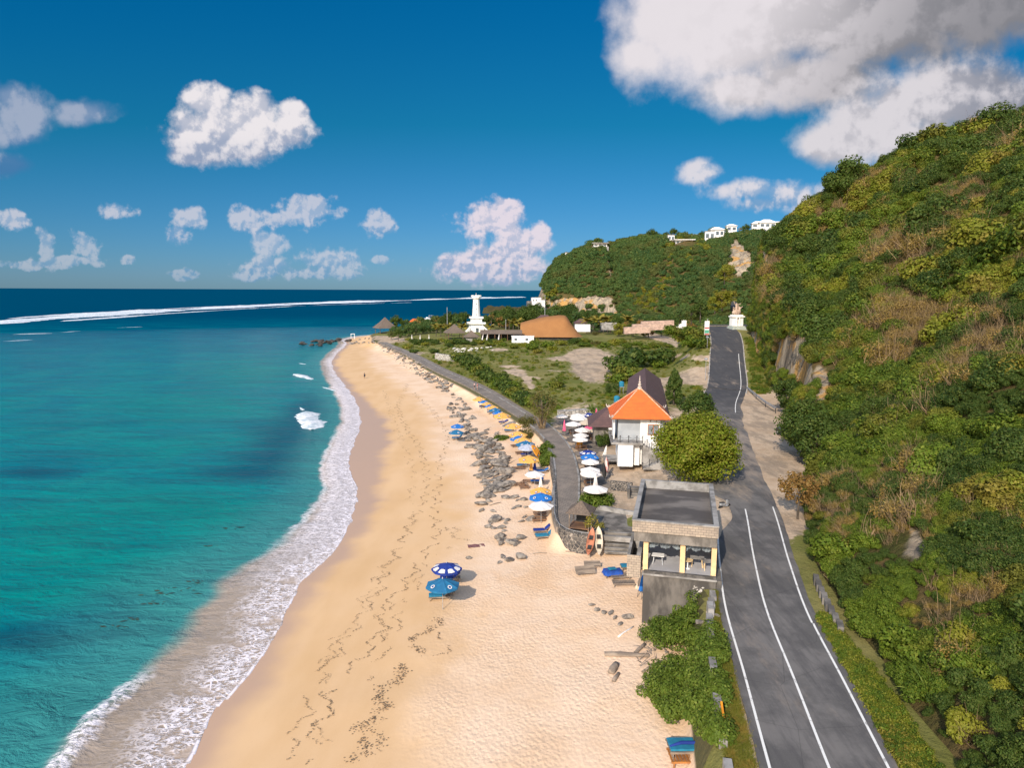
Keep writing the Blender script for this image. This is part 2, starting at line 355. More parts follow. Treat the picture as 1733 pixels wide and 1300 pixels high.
class MB:
    def __init__(self): self.v = []; self.f = []; self.m = []
    def add(self, vs_, fs_, mi=0):
        b = len(self.v); self.v += [tuple(p) for p in vs_]
        for f in fs_: self.f.append(tuple(i+b for i in f)); self.m.append(mi)
        return self
    def box(self, c, s, rz=0.0, mi=0, taper=1.0):
        hx, hy, hz = s[0]/2, s[1]/2, s[2]/2; co, si = math.cos(rz), math.sin(rz); vs_ = []
        for z, k in ((-hz, 1.0), (hz, taper)):
            for x, y in ((-hx, -hy), (hx, -hy), (hx, hy), (-hx, hy)):
                vs_.append((c[0]+(x*co-y*si)*k, c[1]+(x*si+y*co)*k, c[2]+z))
        return self.add(vs_, [(3, 2, 1, 0), (4, 5, 6, 7), (0, 1, 5, 4), (1, 2, 6, 5), (2, 3, 7, 6), (3, 0, 4, 7)], mi)
    def bx(self, x0, x1, y0, y1, z0, z1, mi=0):
        return self.box(((x0+x1)/2, (y0+y1)/2, (z0+z1)/2), (x1-x0, y1-y0, z1-z0), 0, mi)
    def beam(self, a, b, w, h=None, mi=0):
        a, b = Vector(a), Vector(b); d = (b-a).normalized(); h = h or w
        up = Vector((0, 0, 1)) if abs(d.z) < 0.95 else Vector((0, 1, 0))
        sx = d.cross(up).normalized()*(w/2); sy = sx.normalized().cross(d)*(h/2); vs_ = []
        for p in (a, b):
            for u, q in ((-1, -1), (1, -1), (1, 1), (-1, 1)): vs_.append(p+sx*u+sy*q)
        return self.add(vs_, [(3, 2, 1, 0), (4, 5, 6, 7), (0, 1, 5, 4), (1, 2, 6, 5), (2, 3, 7, 6), (3, 0, 4, 7)], mi)
    def tube(self, pts, r, n=8, mi=0, caps=True):
        pts = [Vector(p) for p in pts]; R = r if isinstance(r, (list, tuple)) else [r]*len(pts); vs_ = []; fs_ = []
        for i, p in enumerate(pts):
            d = (pts[min(i+1, len(pts)-1)]-pts[max(i-1, 0)]).normalized()
            a = d.cross(Vector((0.31, 0.17, 0.93)) if abs(d.z) < 0.9 else Vector((1, 0, 0))).normalized(); b = d.cross(a)
            for k in range(n):
                t = 2*math.pi*k/n; vs_.append(p+a*(R[i]*math.cos(t))+b*(R[i]*math.sin(t)))
        for i in range(len(pts)-1):
            for k in range(n):
                q = (k+1) % n; fs_.append((i*n+k, i*n+q, (i+1)*n+q, (i+1)*n+k))
        if caps: fs_.append(tuple(range(n-1, -1, -1))); fs_.append(tuple((len(pts)-1)*n+k for k in range(n)))
        return self.add(vs_, fs_, mi)
    def lathe(self, prof, n=16, c=(0, 0, 0), mi=0, rot=0.0):
        vs_ = []; fs_ = []
        for r, z in prof:
            for k in range(n):
                t = 2*math.pi*k/n+rot; vs_.append((c[0]+r*math.cos(t), c[1]+r*math.sin(t), c[2]+z))
        for i in range(len(prof)-1):
            for k in range(n):
                q = (k+1) % n; fs_.append((i*n+k, i*n+q, (i+1)*n+q, (i+1)*n+k))
        fs_.append(tuple(range(n-1, -1, -1))); fs_.append(tuple((len(prof)-1)*n+k for k in range(n)))
        return self.add(vs_, fs_, mi)
    def blob(self, c, s, seed=0, rough=0.25, n=2, mi=0):
        bm = bmesh.new(); bmesh.ops.create_icosphere(bm, subdivisions=n, radius=1.0); q = random.Random(seed)
        ph = [(q.uniform(1, 3), q.uniform(0, 6), q.uniform(1, 3), q.uniform(0, 6)) for _ in range(3)]
        for v in bm.verts:
            k = 1+rough*sum(math.sin(a*v.co.x*2+b)*math.sin(cc*v.co.y*2+d+v.co.z*2) for a, b, cc, d in ph)/2+q.uniform(-.06, .06)*rough*2
            v.co = Vector((v.co.x*s[0]*k+c[0], v.co.y*s[1]*k+c[1], v.co.z*s[2]*k+c[2]))
        bm.verts.ensure_lookup_table()
        self.add([v.co[:] for v in bm.verts], [tuple(v.index for v in f.verts) for f in bm.faces], mi); bm.free(); return self
    def xf(self, M):
        self.v = [tuple(M @ Vector(p)) for p in self.v]; return self
    def mesh(self, name, smooth=False):
        me = bpy.data.meshes.new(name); me.from_pydata(self.v, [], self.f); me.update()
        me.polygons.foreach_set('material_index', self.m)
        if smooth: me.polygons.foreach_set('use_smooth', [True]*len(me.polygons))
        return me
    def build(self, name, mats, parent=None, smooth=False, loc=(0, 0, 0), rz=0.0, bevel=0.0):
        o = link(name, self.mesh(name, smooth), mats, parent, loc, rz)
        if bevel:
            md = o.modifiers.new("bevel", 'BEVEL'); md.width = bevel; md.segments = 2; md.limit_method = 'ANGLE'
        return o

def grid_mesh(name, xs, ys, zf, keep=None, attrs=None, smooth=True):
    """sheet over xs x ys (xs may be a 2D array rows = ys)"""
    if xs.ndim == 1: X, Y = np.meshgrid(xs, ys)
    else: X = xs; Y = np.repeat(ys[:, None], xs.shape[1], 1) if ys.ndim == 1 else ys
    Z = zf(X, Y); ny, nx = X.shape
    idx = np.arange(ny*nx).reshape(ny, nx)
    F = np.stack([idx[:-1, :-1], idx[:-1, 1:], idx[1:, 1:], idx[1:, :-1]], -1).reshape(-1, 4)
    if keep is not None:
        cx = X.ravel()[F].mean(1); cy = Y.ravel()[F].mean(1); F = F[keep(cx, cy)]
    used = np.unique(F); mp = -np.ones(ny*nx, int); mp[used] = np.arange(len(used)); F = mp[F]
    V = np.stack([X.ravel(), Y.ravel(), Z.ravel()], -1)[used]
    return np_mesh(name, V, F, {k: a.ravel()[used] for k, a in (attrs(X, Y, Z) if attrs else {}).items()}, smooth)
def np_mesh(name, V, F, attrs=None, smooth=False, face_attrs=None):
    me = bpy.data.meshes.new(name); k = F.shape[1]
    me.vertices.add(len(V)); me.vertices.foreach_set('co', np.asarray(V, np.float32).ravel())
    me.loops.add(F.size); me.loops.foreach_set('vertex_index', F.astype(np.int32).ravel())
    me.polygons.add(len(F)); me.polygons.foreach_set('loop_start', np.arange(0, F.size, k, dtype=np.int32))
    try: me.polygons.foreach_set('loop_total', np.full(len(F), k, np.int32))
    except Exception: pass
    if smooth: me.polygons.foreach_set('use_smooth', np.ones(len(F), bool))
    me.update(calc_edges=True)
    for n, a in (attrs or {}).items():
        at = me.attributes.new(n, 'FLOAT', 'POINT'); at.data.foreach_set('value', a.astype(np.float32))
    for n, a in (face_attrs or {}).items():
        at = me.attributes.new(n, 'FLOAT', 'FACE'); at.data.foreach_set('value', a.astype(np.float32))
    return me
# ------------------------------------------------------------------ ground sheets: beach, plateau, hill, headland
def pixmask(X, Y, Z, spots):
    """soft mask of world places found from where they sit in the photograph"""
    a, b = pix(X, Y, Z); m = np.zeros(X.shape)
    for (px, py, rx, ry, s) in spots:
        q = ((a-px)/rx)**2 + ((b-py)/ry)**2
        m = m + s*np.exp(-q*1.2)
    return np.where(Y > 5, m, 0)
DIRT = [(1005, 622, 34, 22, 1.2), (990, 598, 18, 8, 1.0), (1000, 606, 60, 5, .9), (1120, 604, 60, 4, .9), (1180, 640, 45, 13, 1.3), (1120, 645, 40, 6, .9), (1190, 607, 40, 5, 1.0), (1100, 665, 40, 18, 1.0),
        (1008, 618, 40, 26, .8), (985, 600, 30, 8, .8), (870, 628, 26, 5, .9), (880, 634, 16, 4, .9), (893, 645, 10, 7, 1.0), (860, 620, 30, 3, .8), (905, 640, 26, 3, .7), (940, 608, 20, 4, .6), (845, 592, 26, 4, .8), (900, 655, 8, 5, 1), (935, 628, 26, 4, .5),
        (1095, 800, 90, 22, 1.6), (1060, 830, 60, 30, 1.2), (1050, 850, 40, 26, 1.2), (1200, 690, 20, 30, .8), (1140, 700, 60, 20, .6), (1075, 760, 80, 50, .8),
        (1000, 760, 60, 90, .8), (970, 720, 40, 30, .9), (1235, 860, 22, 40, 1.3), (1236, 905, 12, 25, 1.2), (1215, 870, 15, 40, 1),
        (640, 575, 60, 8, 1.2), (690, 598, 60, 4, .8), (1180, 625, 20, 6, .7), (760, 640, 18, 20, .3), (1130, 570, 70, 6, .35), (1060, 590, 40, 5, .3)]
def g_attrs(X, Y, Z):
    d = dshore(X, Y)
    rc, rw = road_c(Y), road_w(Y)
    lot = sstep(-0.5, 1.5, X-rc-rw/2)*sstep(60, 68, Y)*(1-sstep(150, 160, Y))
    edge = (1-sstep(0.3, 1.5, np.abs(X-rc)-rw/2))*sstep(55, 63, Y)
    verge = np.exp(-((X-(rc-rw/2-0.45))/0.55)**2)*(Y < 40)*1.3*sstep(44, 34, Y) + np.exp(-((X-(rc+rw/2+0.5))/0.3)**2)*(Y < 42)*.6
    inland = np.where(Y > 66, X-path_c(Y), X-wall_x(Y))
    return {'dirt': np.clip(pixmask(X, Y, Z, DIRT) + lot*1.2 + edge*0.6 + verge, 0, 2), 'd': d, 'lot': lot, 'dwet': d-4.5*np.exp(-((Y-128)/34)**2),
            'inland': inland}
ys = np.concatenate([np.arange(14, 130, 0.8), np.arange(130, 240, 1.5), np.arange(240, 470, 3.5)])
xs = np.concatenate([np.arange(-110, -30, 3.0), np.arange(-30, 46, 0.5), np.arange(46, 120, 2.0)])
def is_beach(x, y):
    lim = np.where(y > 69.5, path_c(y)-0.2, wall_x(y)-0.75)
    return (x < lim)
in_view = lambda x, y: (x > -0.9*y-10) & (x < hill_b(y)+6)
def g_z(X, Y):
    # the plateau keeps clear below the road sheet
    return ground_z(X, Y)
m_sand, T, bs = base_mat('sand')
pos = T.node('ShaderNodeNewGeometry').outputs['Position']
d = T.attr('d')
wob = T.math('ADD', d, T.math('MULTIPLY', T.math('SUBTRACT', T.noise(pos, 0.16, 4), 0.5), 9.0))
dry = T.ramp(wob, 11.0, 17.5)                                         # reach of the last tides
wet = T.ramp(T.math('ADD', T.attr('dwet'), T.math('MULTIPLY', T.math('SUBTRACT', T.noise(pos, 0.12, 3), 0.5), 6.0)), 0.2, 3.2, 1.0, 0.0)
c = T.mix(T.ramp(T.noise(pos, 0.22, 5, 0.6), 0.35, 0.68), (0.83, 0.60, 0.42), (0.76, 0.52, 0.335))
c = T.mix(T.math('MULTIPLY', T.ramp(T.noise(pos, 0.07, 4, 0.65, 1.2), 0.50, 0.66), 0.45), c, (0.70, 0.43, 0.235))
c_s = T.mix(T.ramp(T.noise(T.scale(pos, (1, .35, 1)), 0.25, 4), 0.3, 0.7), (0.66, 0.415, 0.21), (0.72, 0.47, 0.26))
c = T.mix(dry, c_s, c)
c = T.mix(wet, c, (0.53, 0.345, 0.235))
c = T.mix(T.math('MULTIPLY', T.ramp(T.noise(pos, 9.0, 3, 0.7), 0.60, 0.75), 0.22), c, (0.36, 0.23, 0.13))
spz = T.node('ShaderNodeSeparateXYZ'); T.l.new(pos, spz.inputs[0])
c = T.mix(T.ramp(spz.outputs['Z'], 2.3, 2.7), c, (0.105, 0.095, 0.04))            # soil of the bank under the road
T.l.new(c, bs.inputs['Base Color'])
T.l.new(T.ramp(wet, 0, 1, 0.9, 0.38), bs.inputs['Roughness']); bs.inputs['Specular IOR Level'].default_value = 0.25
fp = T.voro(T.vmath('ADD', T.scale(pos, (1.0, 0.75, 1.0)), T.vmath('MULTIPLY', T.node('ShaderNodeTexNoise').outputs['Color'], (0.0, 0.0, 0.0))), 4.3, 'SMOOTH_F1')           # trodden hollows
hb = T.math('ADD', T.math('MULTIPLY', fp, 0.75), T.math('MULTIPLY', T.noise(pos, 5.0, 5, 0.7), 0.75))
hb = T.math('MULTIPLY', hb, T.math('MULTIPLY', dry, T.ramp(T.noise(pos, 0.13, 3), 0.32, 0.6, 0.45, 1.0)))
hb = T.math('ADD', hb, T.math('MULTIPLY', T.noise(pos, 0.5, 3), 0.12))
bump(T, bs, hb, 0.68, 0.13)
o = link('beach', grid_mesh('beach', xs, ys, g_z, lambda x, y: is_beach(x, y) & in_view(x, y), g_attrs), m_sand); tag(o, kind='structure')

m_gr, T, bs = base_mat('plateau')
pos = T.node('ShaderNodeNewGeometry').outputs['Position']
gcol = T.mix(T.ramp(T.noise(pos, 0.07, 5, 0.65), 0.35, 0.65), (0.145, 0.158, 0.036), (0.240, 0.212, 0.075))
gcol = T.mix(T.math('MULTIPLY', T.ramp(T.noise(pos, 0.45, 5, 0.7), 0.45, 0.75), 0.45), gcol, (0.065, 0.082, 0.018))
gcol = T.mix(T.math('MULTIPLY', T.ramp(T.noise(pos, 0.03, 3, 0.6), 0.55, 0.7), 0.6), gcol, (0.20, 0.145, 0.05))
dcol = T.mix(T.ramp(T.noise(pos, 0.3, 6, 0.7), 0.3, 0.7), (0.46, 0.33, 0.22), (0.60, 0.46, 0.33))
dcol = T.mix(T.math('MULTIPLY', T.ramp(T.noise(T.scale(pos, (1, .3, 1)), 0.35, 5, 0.7), 0.45, 0.62), 0.8), dcol, (0.30, 0.235, 0.175))
dm = T.math('ADD', T.attr('dirt'), T.math('MULTIPLY', T.math('SUBTRACT', T.noise(pos, 0.6, 6, 0.7), 0.5), 1.3))
c = T.mix(T.ramp(dm, 0.42, 0.62), gcol, dcol)
T.l.new(c, bs.inputs['Base Color']); bs.inputs['Roughness'].default_value = 0.95; bs.inputs['Specular IOR Level'].default_value = 0.1
bump(T, bs, T.noise(pos, 1.6, 6, 0.7), 0.9, 0.25)
o = link('ground', grid_mesh('ground', xs, ys, g_z, lambda x, y: ~is_beach(x, y) & in_view(x, y), g_attrs), m_gr); tag(o, kind='structure')

# rocky soil of hill and headland: limestone where it is steep
m_hill, T, bs = base_mat('hill_soil')
geo = T.node('ShaderNodeNewGeometry'); pos = geo.outputs['Position']
sepn = T.node('ShaderNodeSeparateXYZ'); T.l.new(geo.outputs['True Normal'], sepn.inputs[0])
soil = T.mix(T.ramp(T.noise(pos, 0.25, 5, 0.7), 0.35, 0.65), (0.060, 0.062, 0.018), (0.13, 0.090, 0.038))
st = T.noise(T.scale(pos, (0.30, 0.30, 0.045)), 1.0, 6, 0.65, 0.8)
rock = T.mix(T.ramp(st, 0.3, 0.7), (0.20, 0.165, 0.13), (0.47, 0.38, 0.27))
rock = T.mix(T.math('MULTIPLY', T.ramp(T.noise(T.scale(pos, (.12, .12, .05)), 1.0, 5, 0.6, 1.0), 0.52, 0.60), 0.85), rock, (0.50, 0.27, 0.075))
rock = T.mix(T.math('MULTIPLY', T.ramp(T.noise(T.scale(pos, (.22, .22, .07)), 1.7, 6, 0.7), 0.55, 0.66), 0.75), rock, (0.10, 0.095, 0.088))
rock = T.mix(T.math('MULTIPLY', T.ramp(T.voro(T.scale(pos, (.16, .16, .07)), 1.3, 'DISTANCE_TO_EDGE'), 0.0, 0.05, 1, 0), 0.6), rock, (0.06, 0.05, 0.04))
steep = T.math('ADD', sepn.outputs['Z'], T.math('MULTIPLY', T.math('SUBTRACT', T.noise(pos, 0.5, 4), 0.5), 0.3))
T.l.new(T.mix(T.math('MAXIMUM', T.ramp(steep, 0.52, 0.40), T.ramp(T.math('ADD', T.attr('rock'), T.math('MULTIPLY', T.math('SUBTRACT', T.noise(pos, 0.4, 4), 0.5), 0.8)), 0.45, 0.65)), soil, rock), bs.inputs['Base Color'])
bs.inputs['Roughness'].default_value = 0.95; bs.inputs['Specular IOR Level'].default_value = 0.1
bump(T, bs, T.math('ADD', T.noise(T.scale(pos, (1, 1, .35)), 0.8, 7, 0.7), T.math('MULTIPLY', st, 0.8)), 1.0, 0.8)
yh = np.concatenate([np.arange(8, 110, 1.0), np.arange(110, 262, 0.9), np.arange(262, 420, 4.0)])
sh = np.concatenate([np.arange(-2.0, 5, 0.35), np.arange(5, 30, 1.2), np.arange(30, 180, 3.0)])
Xh = hill_b(yh)[:, None]+sh[None, :]
def hz(X, Y):
    z = hill_z(X, Y); g = road_z(np.minimum(Y, 300))-2.0
    return np.maximum(z, g)
HBARE = [(1545, 925, 30, 36, 1.0), (1525, 870, 16, 14, .8), (1440, 760, 12, 18, .7), (1640, 720, 24, 12, .9), (1590, 810, 16, 24, .7), (1390, 650, 24, 40, 1)]
HCLIFF = [(1245, 432, 16, 28, 1.5), (1262, 447, 18, 24, 1.2), (960, 512, 26, 9, 1.2), (1010, 510, 30, 10, 1.5), (917, 500, 8, 18, 1.2)]
o = link('hill', grid_mesh('hill', Xh, yh, hz, None, lambda X, Y, Z: {'rock': pixmask(X, Y, Z, HBARE)}), m_hill); tag(o, kind='structure')
xh = np.arange(-36, 330, 2.5); sy = np.concatenate([np.arange(-60, -4, 6.0), np.arange(-4, 8, 0.9), np.arange(8, 110, 3), np.arange(110, 420, 20)])
Xg = np.repeat(xh[None, :], len(sy), 0); Yg = hd_foot(xh)[None, :]+sy[:, None]
o = link('headland', grid_mesh('headland', Xg, Yg, head_z, None, lambda X, Y, Z: {'rock': pixmask(X, Y, Z, HCLIFF)}), m_hill); tag(o, kind='structure')

# ------------------------------------------------------------------ sea
PATCH = [(55, 800, 120, 20, .75), (90, 775, 130, 12, .45), (60, 845, 90, 12, .5), (60, 1075, 190, 45, .9), (200, 1010, 140, 22, .5), (490, 745, 110, 55, .85), (420, 800, 150, 30, .6), (530, 690, 50, 40, .6),
         (230, 640, 320, 26, .4), (480, 640, 80, 12, .2), (330, 860, 120, 14, .45), (170, 720, 220, 12, .5), (60, 740, 80, 9, .45), (400, 930, 90, 18, .35), (230, 1050, 80, 40, .4), (350, 590, 300, 12, .45), (500, 860, 40, 40, .5)]
TEAL = [(110, 940, 230, 70, 1.0), (40, 1010, 160, 25, .6), (330, 690, 190, 40, .75), (430, 628, 120, 26, .9), (530, 600, 60, 14, .8), (260, 850, 170, 40, .8), (400, 880, 120, 40, .6), (240, 760, 180, 30, .5), (60, 880, 120, 30, .5), (300, 1020, 120, 70, .5), (120, 1200, 150, 70, .6)]
ysea = np.concatenate([np.arange(14, 130, 0.8), np.geomspace(130, 1500, 240), np.geomspace(1560, 42000, 40)])
tt = np.concatenate([np.linspace(0, 0.35, 110)[:-1], np.linspace(0.35, 1, 90)])
xr = shore0(ysea)+3.0; xr = np.where(ysea > 640, xr+(1.0*ysea+300-xr)*sstep(640, 720, ysea), xr)
xl = -1.05*ysea-60
Xs = xr[:, None]+(xl-xr)[:, None]*(tt[None, :]**2.4)
def brk_at(Y): return np.maximum(1-sstep(43, 49, Y), 0.75*sstep(72, 78, Y)*(1-sstep(120, 150, Y)))
def sea_z(X, Y):
    d = dshore(X, Y)
    z = np.where(d > -9, np.maximum(0.0, beach_z(X, Y)+0.025), 0.0)
    br = 0.28*np.exp(-((d+7.4)/0.7)**2)*brk_at(Y)*(Y < 60)
    return np.where(d > 0.15, beach_z(X, Y)-0.12, z+br)
def sea_attrs(X, Y, Z):
    dd = dshore(X, Y); dd = np.where(dd < 0, dd/(1-0.45*sstep(60, 100, Y)), dd)
    return {'d': dd, 'dark': np.clip(pixmask(X, Y, Z*0, PATCH), 0, 1.2), 'teal': np.clip(pixmask(X, Y, Z*0, TEAL), 0, 1.3), 'far': sstep(60, 900, np.hypot(X, Y)),
            'brk': brk_at(Y), 'wash': sstep(56, 80, Y)*(1-sstep(190, 230, Y))}
m_sea, T, bs = base_mat('sea_water')
pos = T.node('ShaderNodeNewGeometry').outputs['Position']
d, dark, teal, far, brk = T.attr('d'), T.attr('dark'), T.attr('teal'), T.attr('far'), T.attr('brk')
n_a = T.noise(pos, 0.05, 5, 0.6, 0.8)
n_str = T.noise(T.scale(pos, (0.03, 0.12, 1)), 1.0, 5, 0.6)
near = T.mix(T.ramp(n_a, 0.35, 0.68), (0.000, 0.160, 0.200), (0.001, 0.220, 0.215))
near = T.mix(T.math('MULTIPLY', teal, 0.8), near, (0.001, 0.222, 0.182))
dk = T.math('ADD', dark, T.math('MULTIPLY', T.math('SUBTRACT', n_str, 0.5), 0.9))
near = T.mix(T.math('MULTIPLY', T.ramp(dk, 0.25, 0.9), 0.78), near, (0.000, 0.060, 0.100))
mid = T.mix(T.ramp(n_str, 0.38, 0.65), (0.000, 0.080, 0.148), (0.001, 0.132, 0.192))
c = T.mix(T.ramp(far, 0.03, 0.62), near, mid)
c = T.mix(T.ramp(far, 0.55, 1.0), c, (0.000, 0.058, 0.122))
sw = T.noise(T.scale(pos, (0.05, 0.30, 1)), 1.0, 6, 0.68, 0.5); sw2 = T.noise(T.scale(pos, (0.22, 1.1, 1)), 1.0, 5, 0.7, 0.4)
c = T.mix(T.math('MULTIPLY', T.ramp(T.math('ADD', T.math('MULTIPLY', sw, 0.6), T.math('MULTIPLY', sw2, 0.4)), 0.44, 0.62), 0.34), c, (0.000, 0.056, 0.095))   # darker wave backs: shading of the slopes put into the water colour
c = T.mix(T.math('MULTIPLY', T.ramp(sw2, 0.60, 0.74), 0.22), c, (0.10, 0.30, 0.32))
shal = T.math('ADD', d, T.math('MULTIPLY', T.math('SUBTRACT', T.noise(pos, 0.13, 4), 0.5), 4.0))
c = T.mix(T.ramp(shal, -24.0, -8.0, 0.0, 0.8), c, (0.050, 0.235, 0.225))
c = T.mix(T.ramp(shal, -8.6, -6.4), c, (0.32, 0.25, 0.19))
c = T.mix(T.ramp(shal, -5.0, -0.5), c, (0.44, 0.33, 0.245))
# lace of foam left by the swash, the small breaker, and flecks outside it
sv = T.scale(pos, (0.62, 1.0, 1.0))
wsv = T.vmath('ADD', sv, T.vmath('MULTIPLY', T.vmath('SUBTRACT', T.node('ShaderNodeTexNoise').outputs['Color'], (0.5, 0.5, 0.5)), (0.0, 0.0, 0.0)))
lace = T.ramp(T.voro(T.vmath('ADD', sv, (0.0, 0.0, 0.0)), 2.7, 'DISTANCE_TO_EDGE'), 0.03, 0.20, 1.0, 0.0)
lace2 = T.ramp(T.noise(sv, 3.0, 7, 0.74, 1.0), 0.43, 0.57)
dw = T.math('ADD', d, T.math('MULTIPLY', T.math('SUBTRACT', T.noise(pos, 0.10, 4, 0.6), 0.5), 7.5))
band = T.math('MULTIPLY', T.math('MAXIMUM', T.ramp(dw, -5.6, -2.0, smooth=False), T.ramp(d, -1.3, -0.5)), T.ramp(T.noise(pos, 0.30, 4, 0.6), 0.34, 0.50, 0.15, 1.0))
wash = T.attr('wash')
band = T.math('MAXIMUM', band, T.math('MULTIPLY', T.math('MULTIPLY', T.ramp(dw, -8.5, -6.0), wash), 0.72))
c = T.mix(T.math('MULTIPLY', T.math('MULTIPLY', T.ramp(d, -7.2, -5.0), wash), 0.75), c, (0.47, 0.42, 0.42))
band = T.math('MAXIMUM', band, T.math('MULTIPLY', T.ramp(d, -9.5, -6.0), 0.08))
foam = T.math('MULTIPLY', T.math('MAXIMUM', T.math('MULTIPLY', lace, T.ramp(T.noise(pos, 1.1, 3), 0.35, 0.6)), lace2), band)
edge = T.math('MULTIPLY', T.ramp(d, -0.24, -0.07), T.ramp(T.noise(pos, 0.9, 4), 0.35, 0.6, 0.1, 1.0))
bd = T.math('ADD', d, T.math('MULTIPLY', T.math('SUBTRACT', T.noise(pos, 0.55, 5, 0.65), 0.5), 2.6))
brf = T.math('MULTIPLY', T.math('MULTIPLY', T.ramp(T.math('ABSOLUTE', T.math('ADD', bd, 7.4)), 0.25, 1.0, 1.0, 0.0), brk), T.ramp(T.noise(sv, 2.6, 5, 0.7), 0.36, 0.56))
foam = T.math('MAXIMUM', T.math('MAXIMUM', foam, T.math('MULTIPLY', edge, 0.95)), T.math('MULTIPLY', brf, 0.9))
c = T.mix(T.math('MULTIPLY', foam, 0.92), c, (0.92, 0.85, 0.88))
T.l.new(c, bs.inputs['Base Color'])
T.l.new(T.ramp(foam, 0, 0.6, 0.22, 0.9), bs.inputs['Roughness']); bs.inputs['IOR'].default_value = 1.33; T.l.new(T.ramp(far, 0.1, 0.6, 0.09, 0.0), bs.inputs['Specular IOR Level'])
rip = T.math('ADD', T.math('MULTIPLY', T.noise(T.scale(pos, (0.55, 1.0, 1)), 0.75, 5, 0.65, 0.6), 1.0), T.math('MULTIPLY', T.noise(T.scale(pos, (0.35, 1.0, 1)), 0.16, 3, 0.5, 0.4), 2.2))
rip = T.math('MULTIPLY', rip, T.ramp(d, -9.0, -3.0, 1.0, 0.12))
bump(T, bs, T.math('ADD', rip, T.math('MULTIPLY', foam, 0.12)), 1.0, 0.42)
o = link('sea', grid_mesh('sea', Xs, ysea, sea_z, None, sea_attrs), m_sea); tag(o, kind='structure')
m_foam, T, bs = base_mat('foam')
pos = T.node('ShaderNodeNewGeometry').outputs['Position']
T.l.new(T.mix(T.ramp(T.noise(pos, 0.5, 5, 0.7), 0.35, 0.6), (0.45, 0.55, 0.60), (0.85, 0.85, 0.86)), bs.inputs['Base Color']); bs.inputs['Roughness'].default_value = 0.9
bump(T, bs, T.noise(pos, 1.0, 5, 0.7), 1.0, 0.5)
def surf(name, pts, width, height, seed, step=3.0, gap=0.0):
    """a line of broken white water: ridge with ragged edges"""
    P2 = [P(a, b, 0) for a, b in pts]; L = [0]
    for a, b in zip(P2, P2[1:]): L.append(L[-1]+(b-a).length)
    q = random.Random(seed); mb = MB(); n = max(4, int(L[-1]/step)); prev = None
    for i in range(n+1):
        s = L[-1]*i/n; k = max(j for j in range(len(L)) if L[j] <= s+1e-6); k = min(k, len(P2)-2)
        f = (s-L[k])/(L[k+1]-L[k]); p = P2[k].lerp(P2[k+1], f); t = (P2[k+1]-P2[k]).normalized(); nrm = Vector((-t.y, t.x, 0))
        w = width*max(0.0, float(fbm(s*0.02/max(step, .3)*3, seed*3.1, 4, seed))*1.9-0.35-gap)*min(1, i*0.25, (n-i)*0.25)
        h = height*(w/width)
        row = [p-nrm*w*q.uniform(.8, 1.2)+Vector((0, 0, -.05)), p-nrm*w*0.3+Vector((0, 0, h*q.uniform(.7, 1.1))), p+nrm*w*.25+Vector((0, 0, h*q.uniform(.6, 1.0))), p+nrm*w*q.uniform(.8, 1.6)+Vector((0, 0, -.05))]
        b = len(mb.v); mb.v += [tuple(v) for v in row]
        if prev is not None and (w > width*.06):
            for j in range(3): mb.f.append((prev+j, prev+j+1, b+j+1, b+j)); mb.m.append(0)
        prev = b
    o = mb.build(name, m_foam, smooth=True); tag(o, kind='structure'); return o
surf('water_surf', [(-60, 552), (60, 541), (180, 533), (300, 525), (420, 519), (520, 514), (640, 510)], 19, 2.2, 1, 5, -.12)
surf('water_surf', [(-60, 545), (60, 536), (180, 529), (300, 522), (420, 517)], 11, 1.4, 31, 6, .05)
surf('water_surf', [(100, 544), (200, 537), (280, 531), (360, 526), (440, 521)], 6, 0.7, 2, 5, 0)
surf('water_surf', [(500, 515), (640, 510), (760, 506), (890, 503)], 30, 3.4, 3, 10)
surf('water_surf', [(330, 522), (480, 514), (600, 510)], 6, 1.0, 4, 5)
surf('water_surf', [(420, 523), (500, 518), (620, 514), (700, 512)], 4, .5, 5, 4, 0.2)
surf('water_surf', [(20, 566), (60, 565), (95, 564)], 1.2, .3, 6, 2, 0); surf('water_surf', [(100, 563), (140, 560)], 1.2, .3, 7, 2); surf('water_surf', [(0, 578), (62, 575)], 0.9, .3, 8, 2)
surf('water_surf', [(190, 555), (246, 553)], 1.2, .3, 9, 2)
surf('water_surf', [(496, 633), (512, 637), (530, 643)], 1.6, .35, 11, .8, -.1); surf('water_surf', [(507, 689), (514, 695)], .6, .2, 12, .4, -.3)
surf('water_surf', [(517, 696), (521, 706), (526, 716), (529, 729)], 2.0, .4, 14, .9, -.55); surf('water_surf', [(545, 655), (570, 662)], .8, .15, 15, .5, 0); surf('water_surf', [(505, 615), (520, 617)], .6, .15, 16, .5, 0)

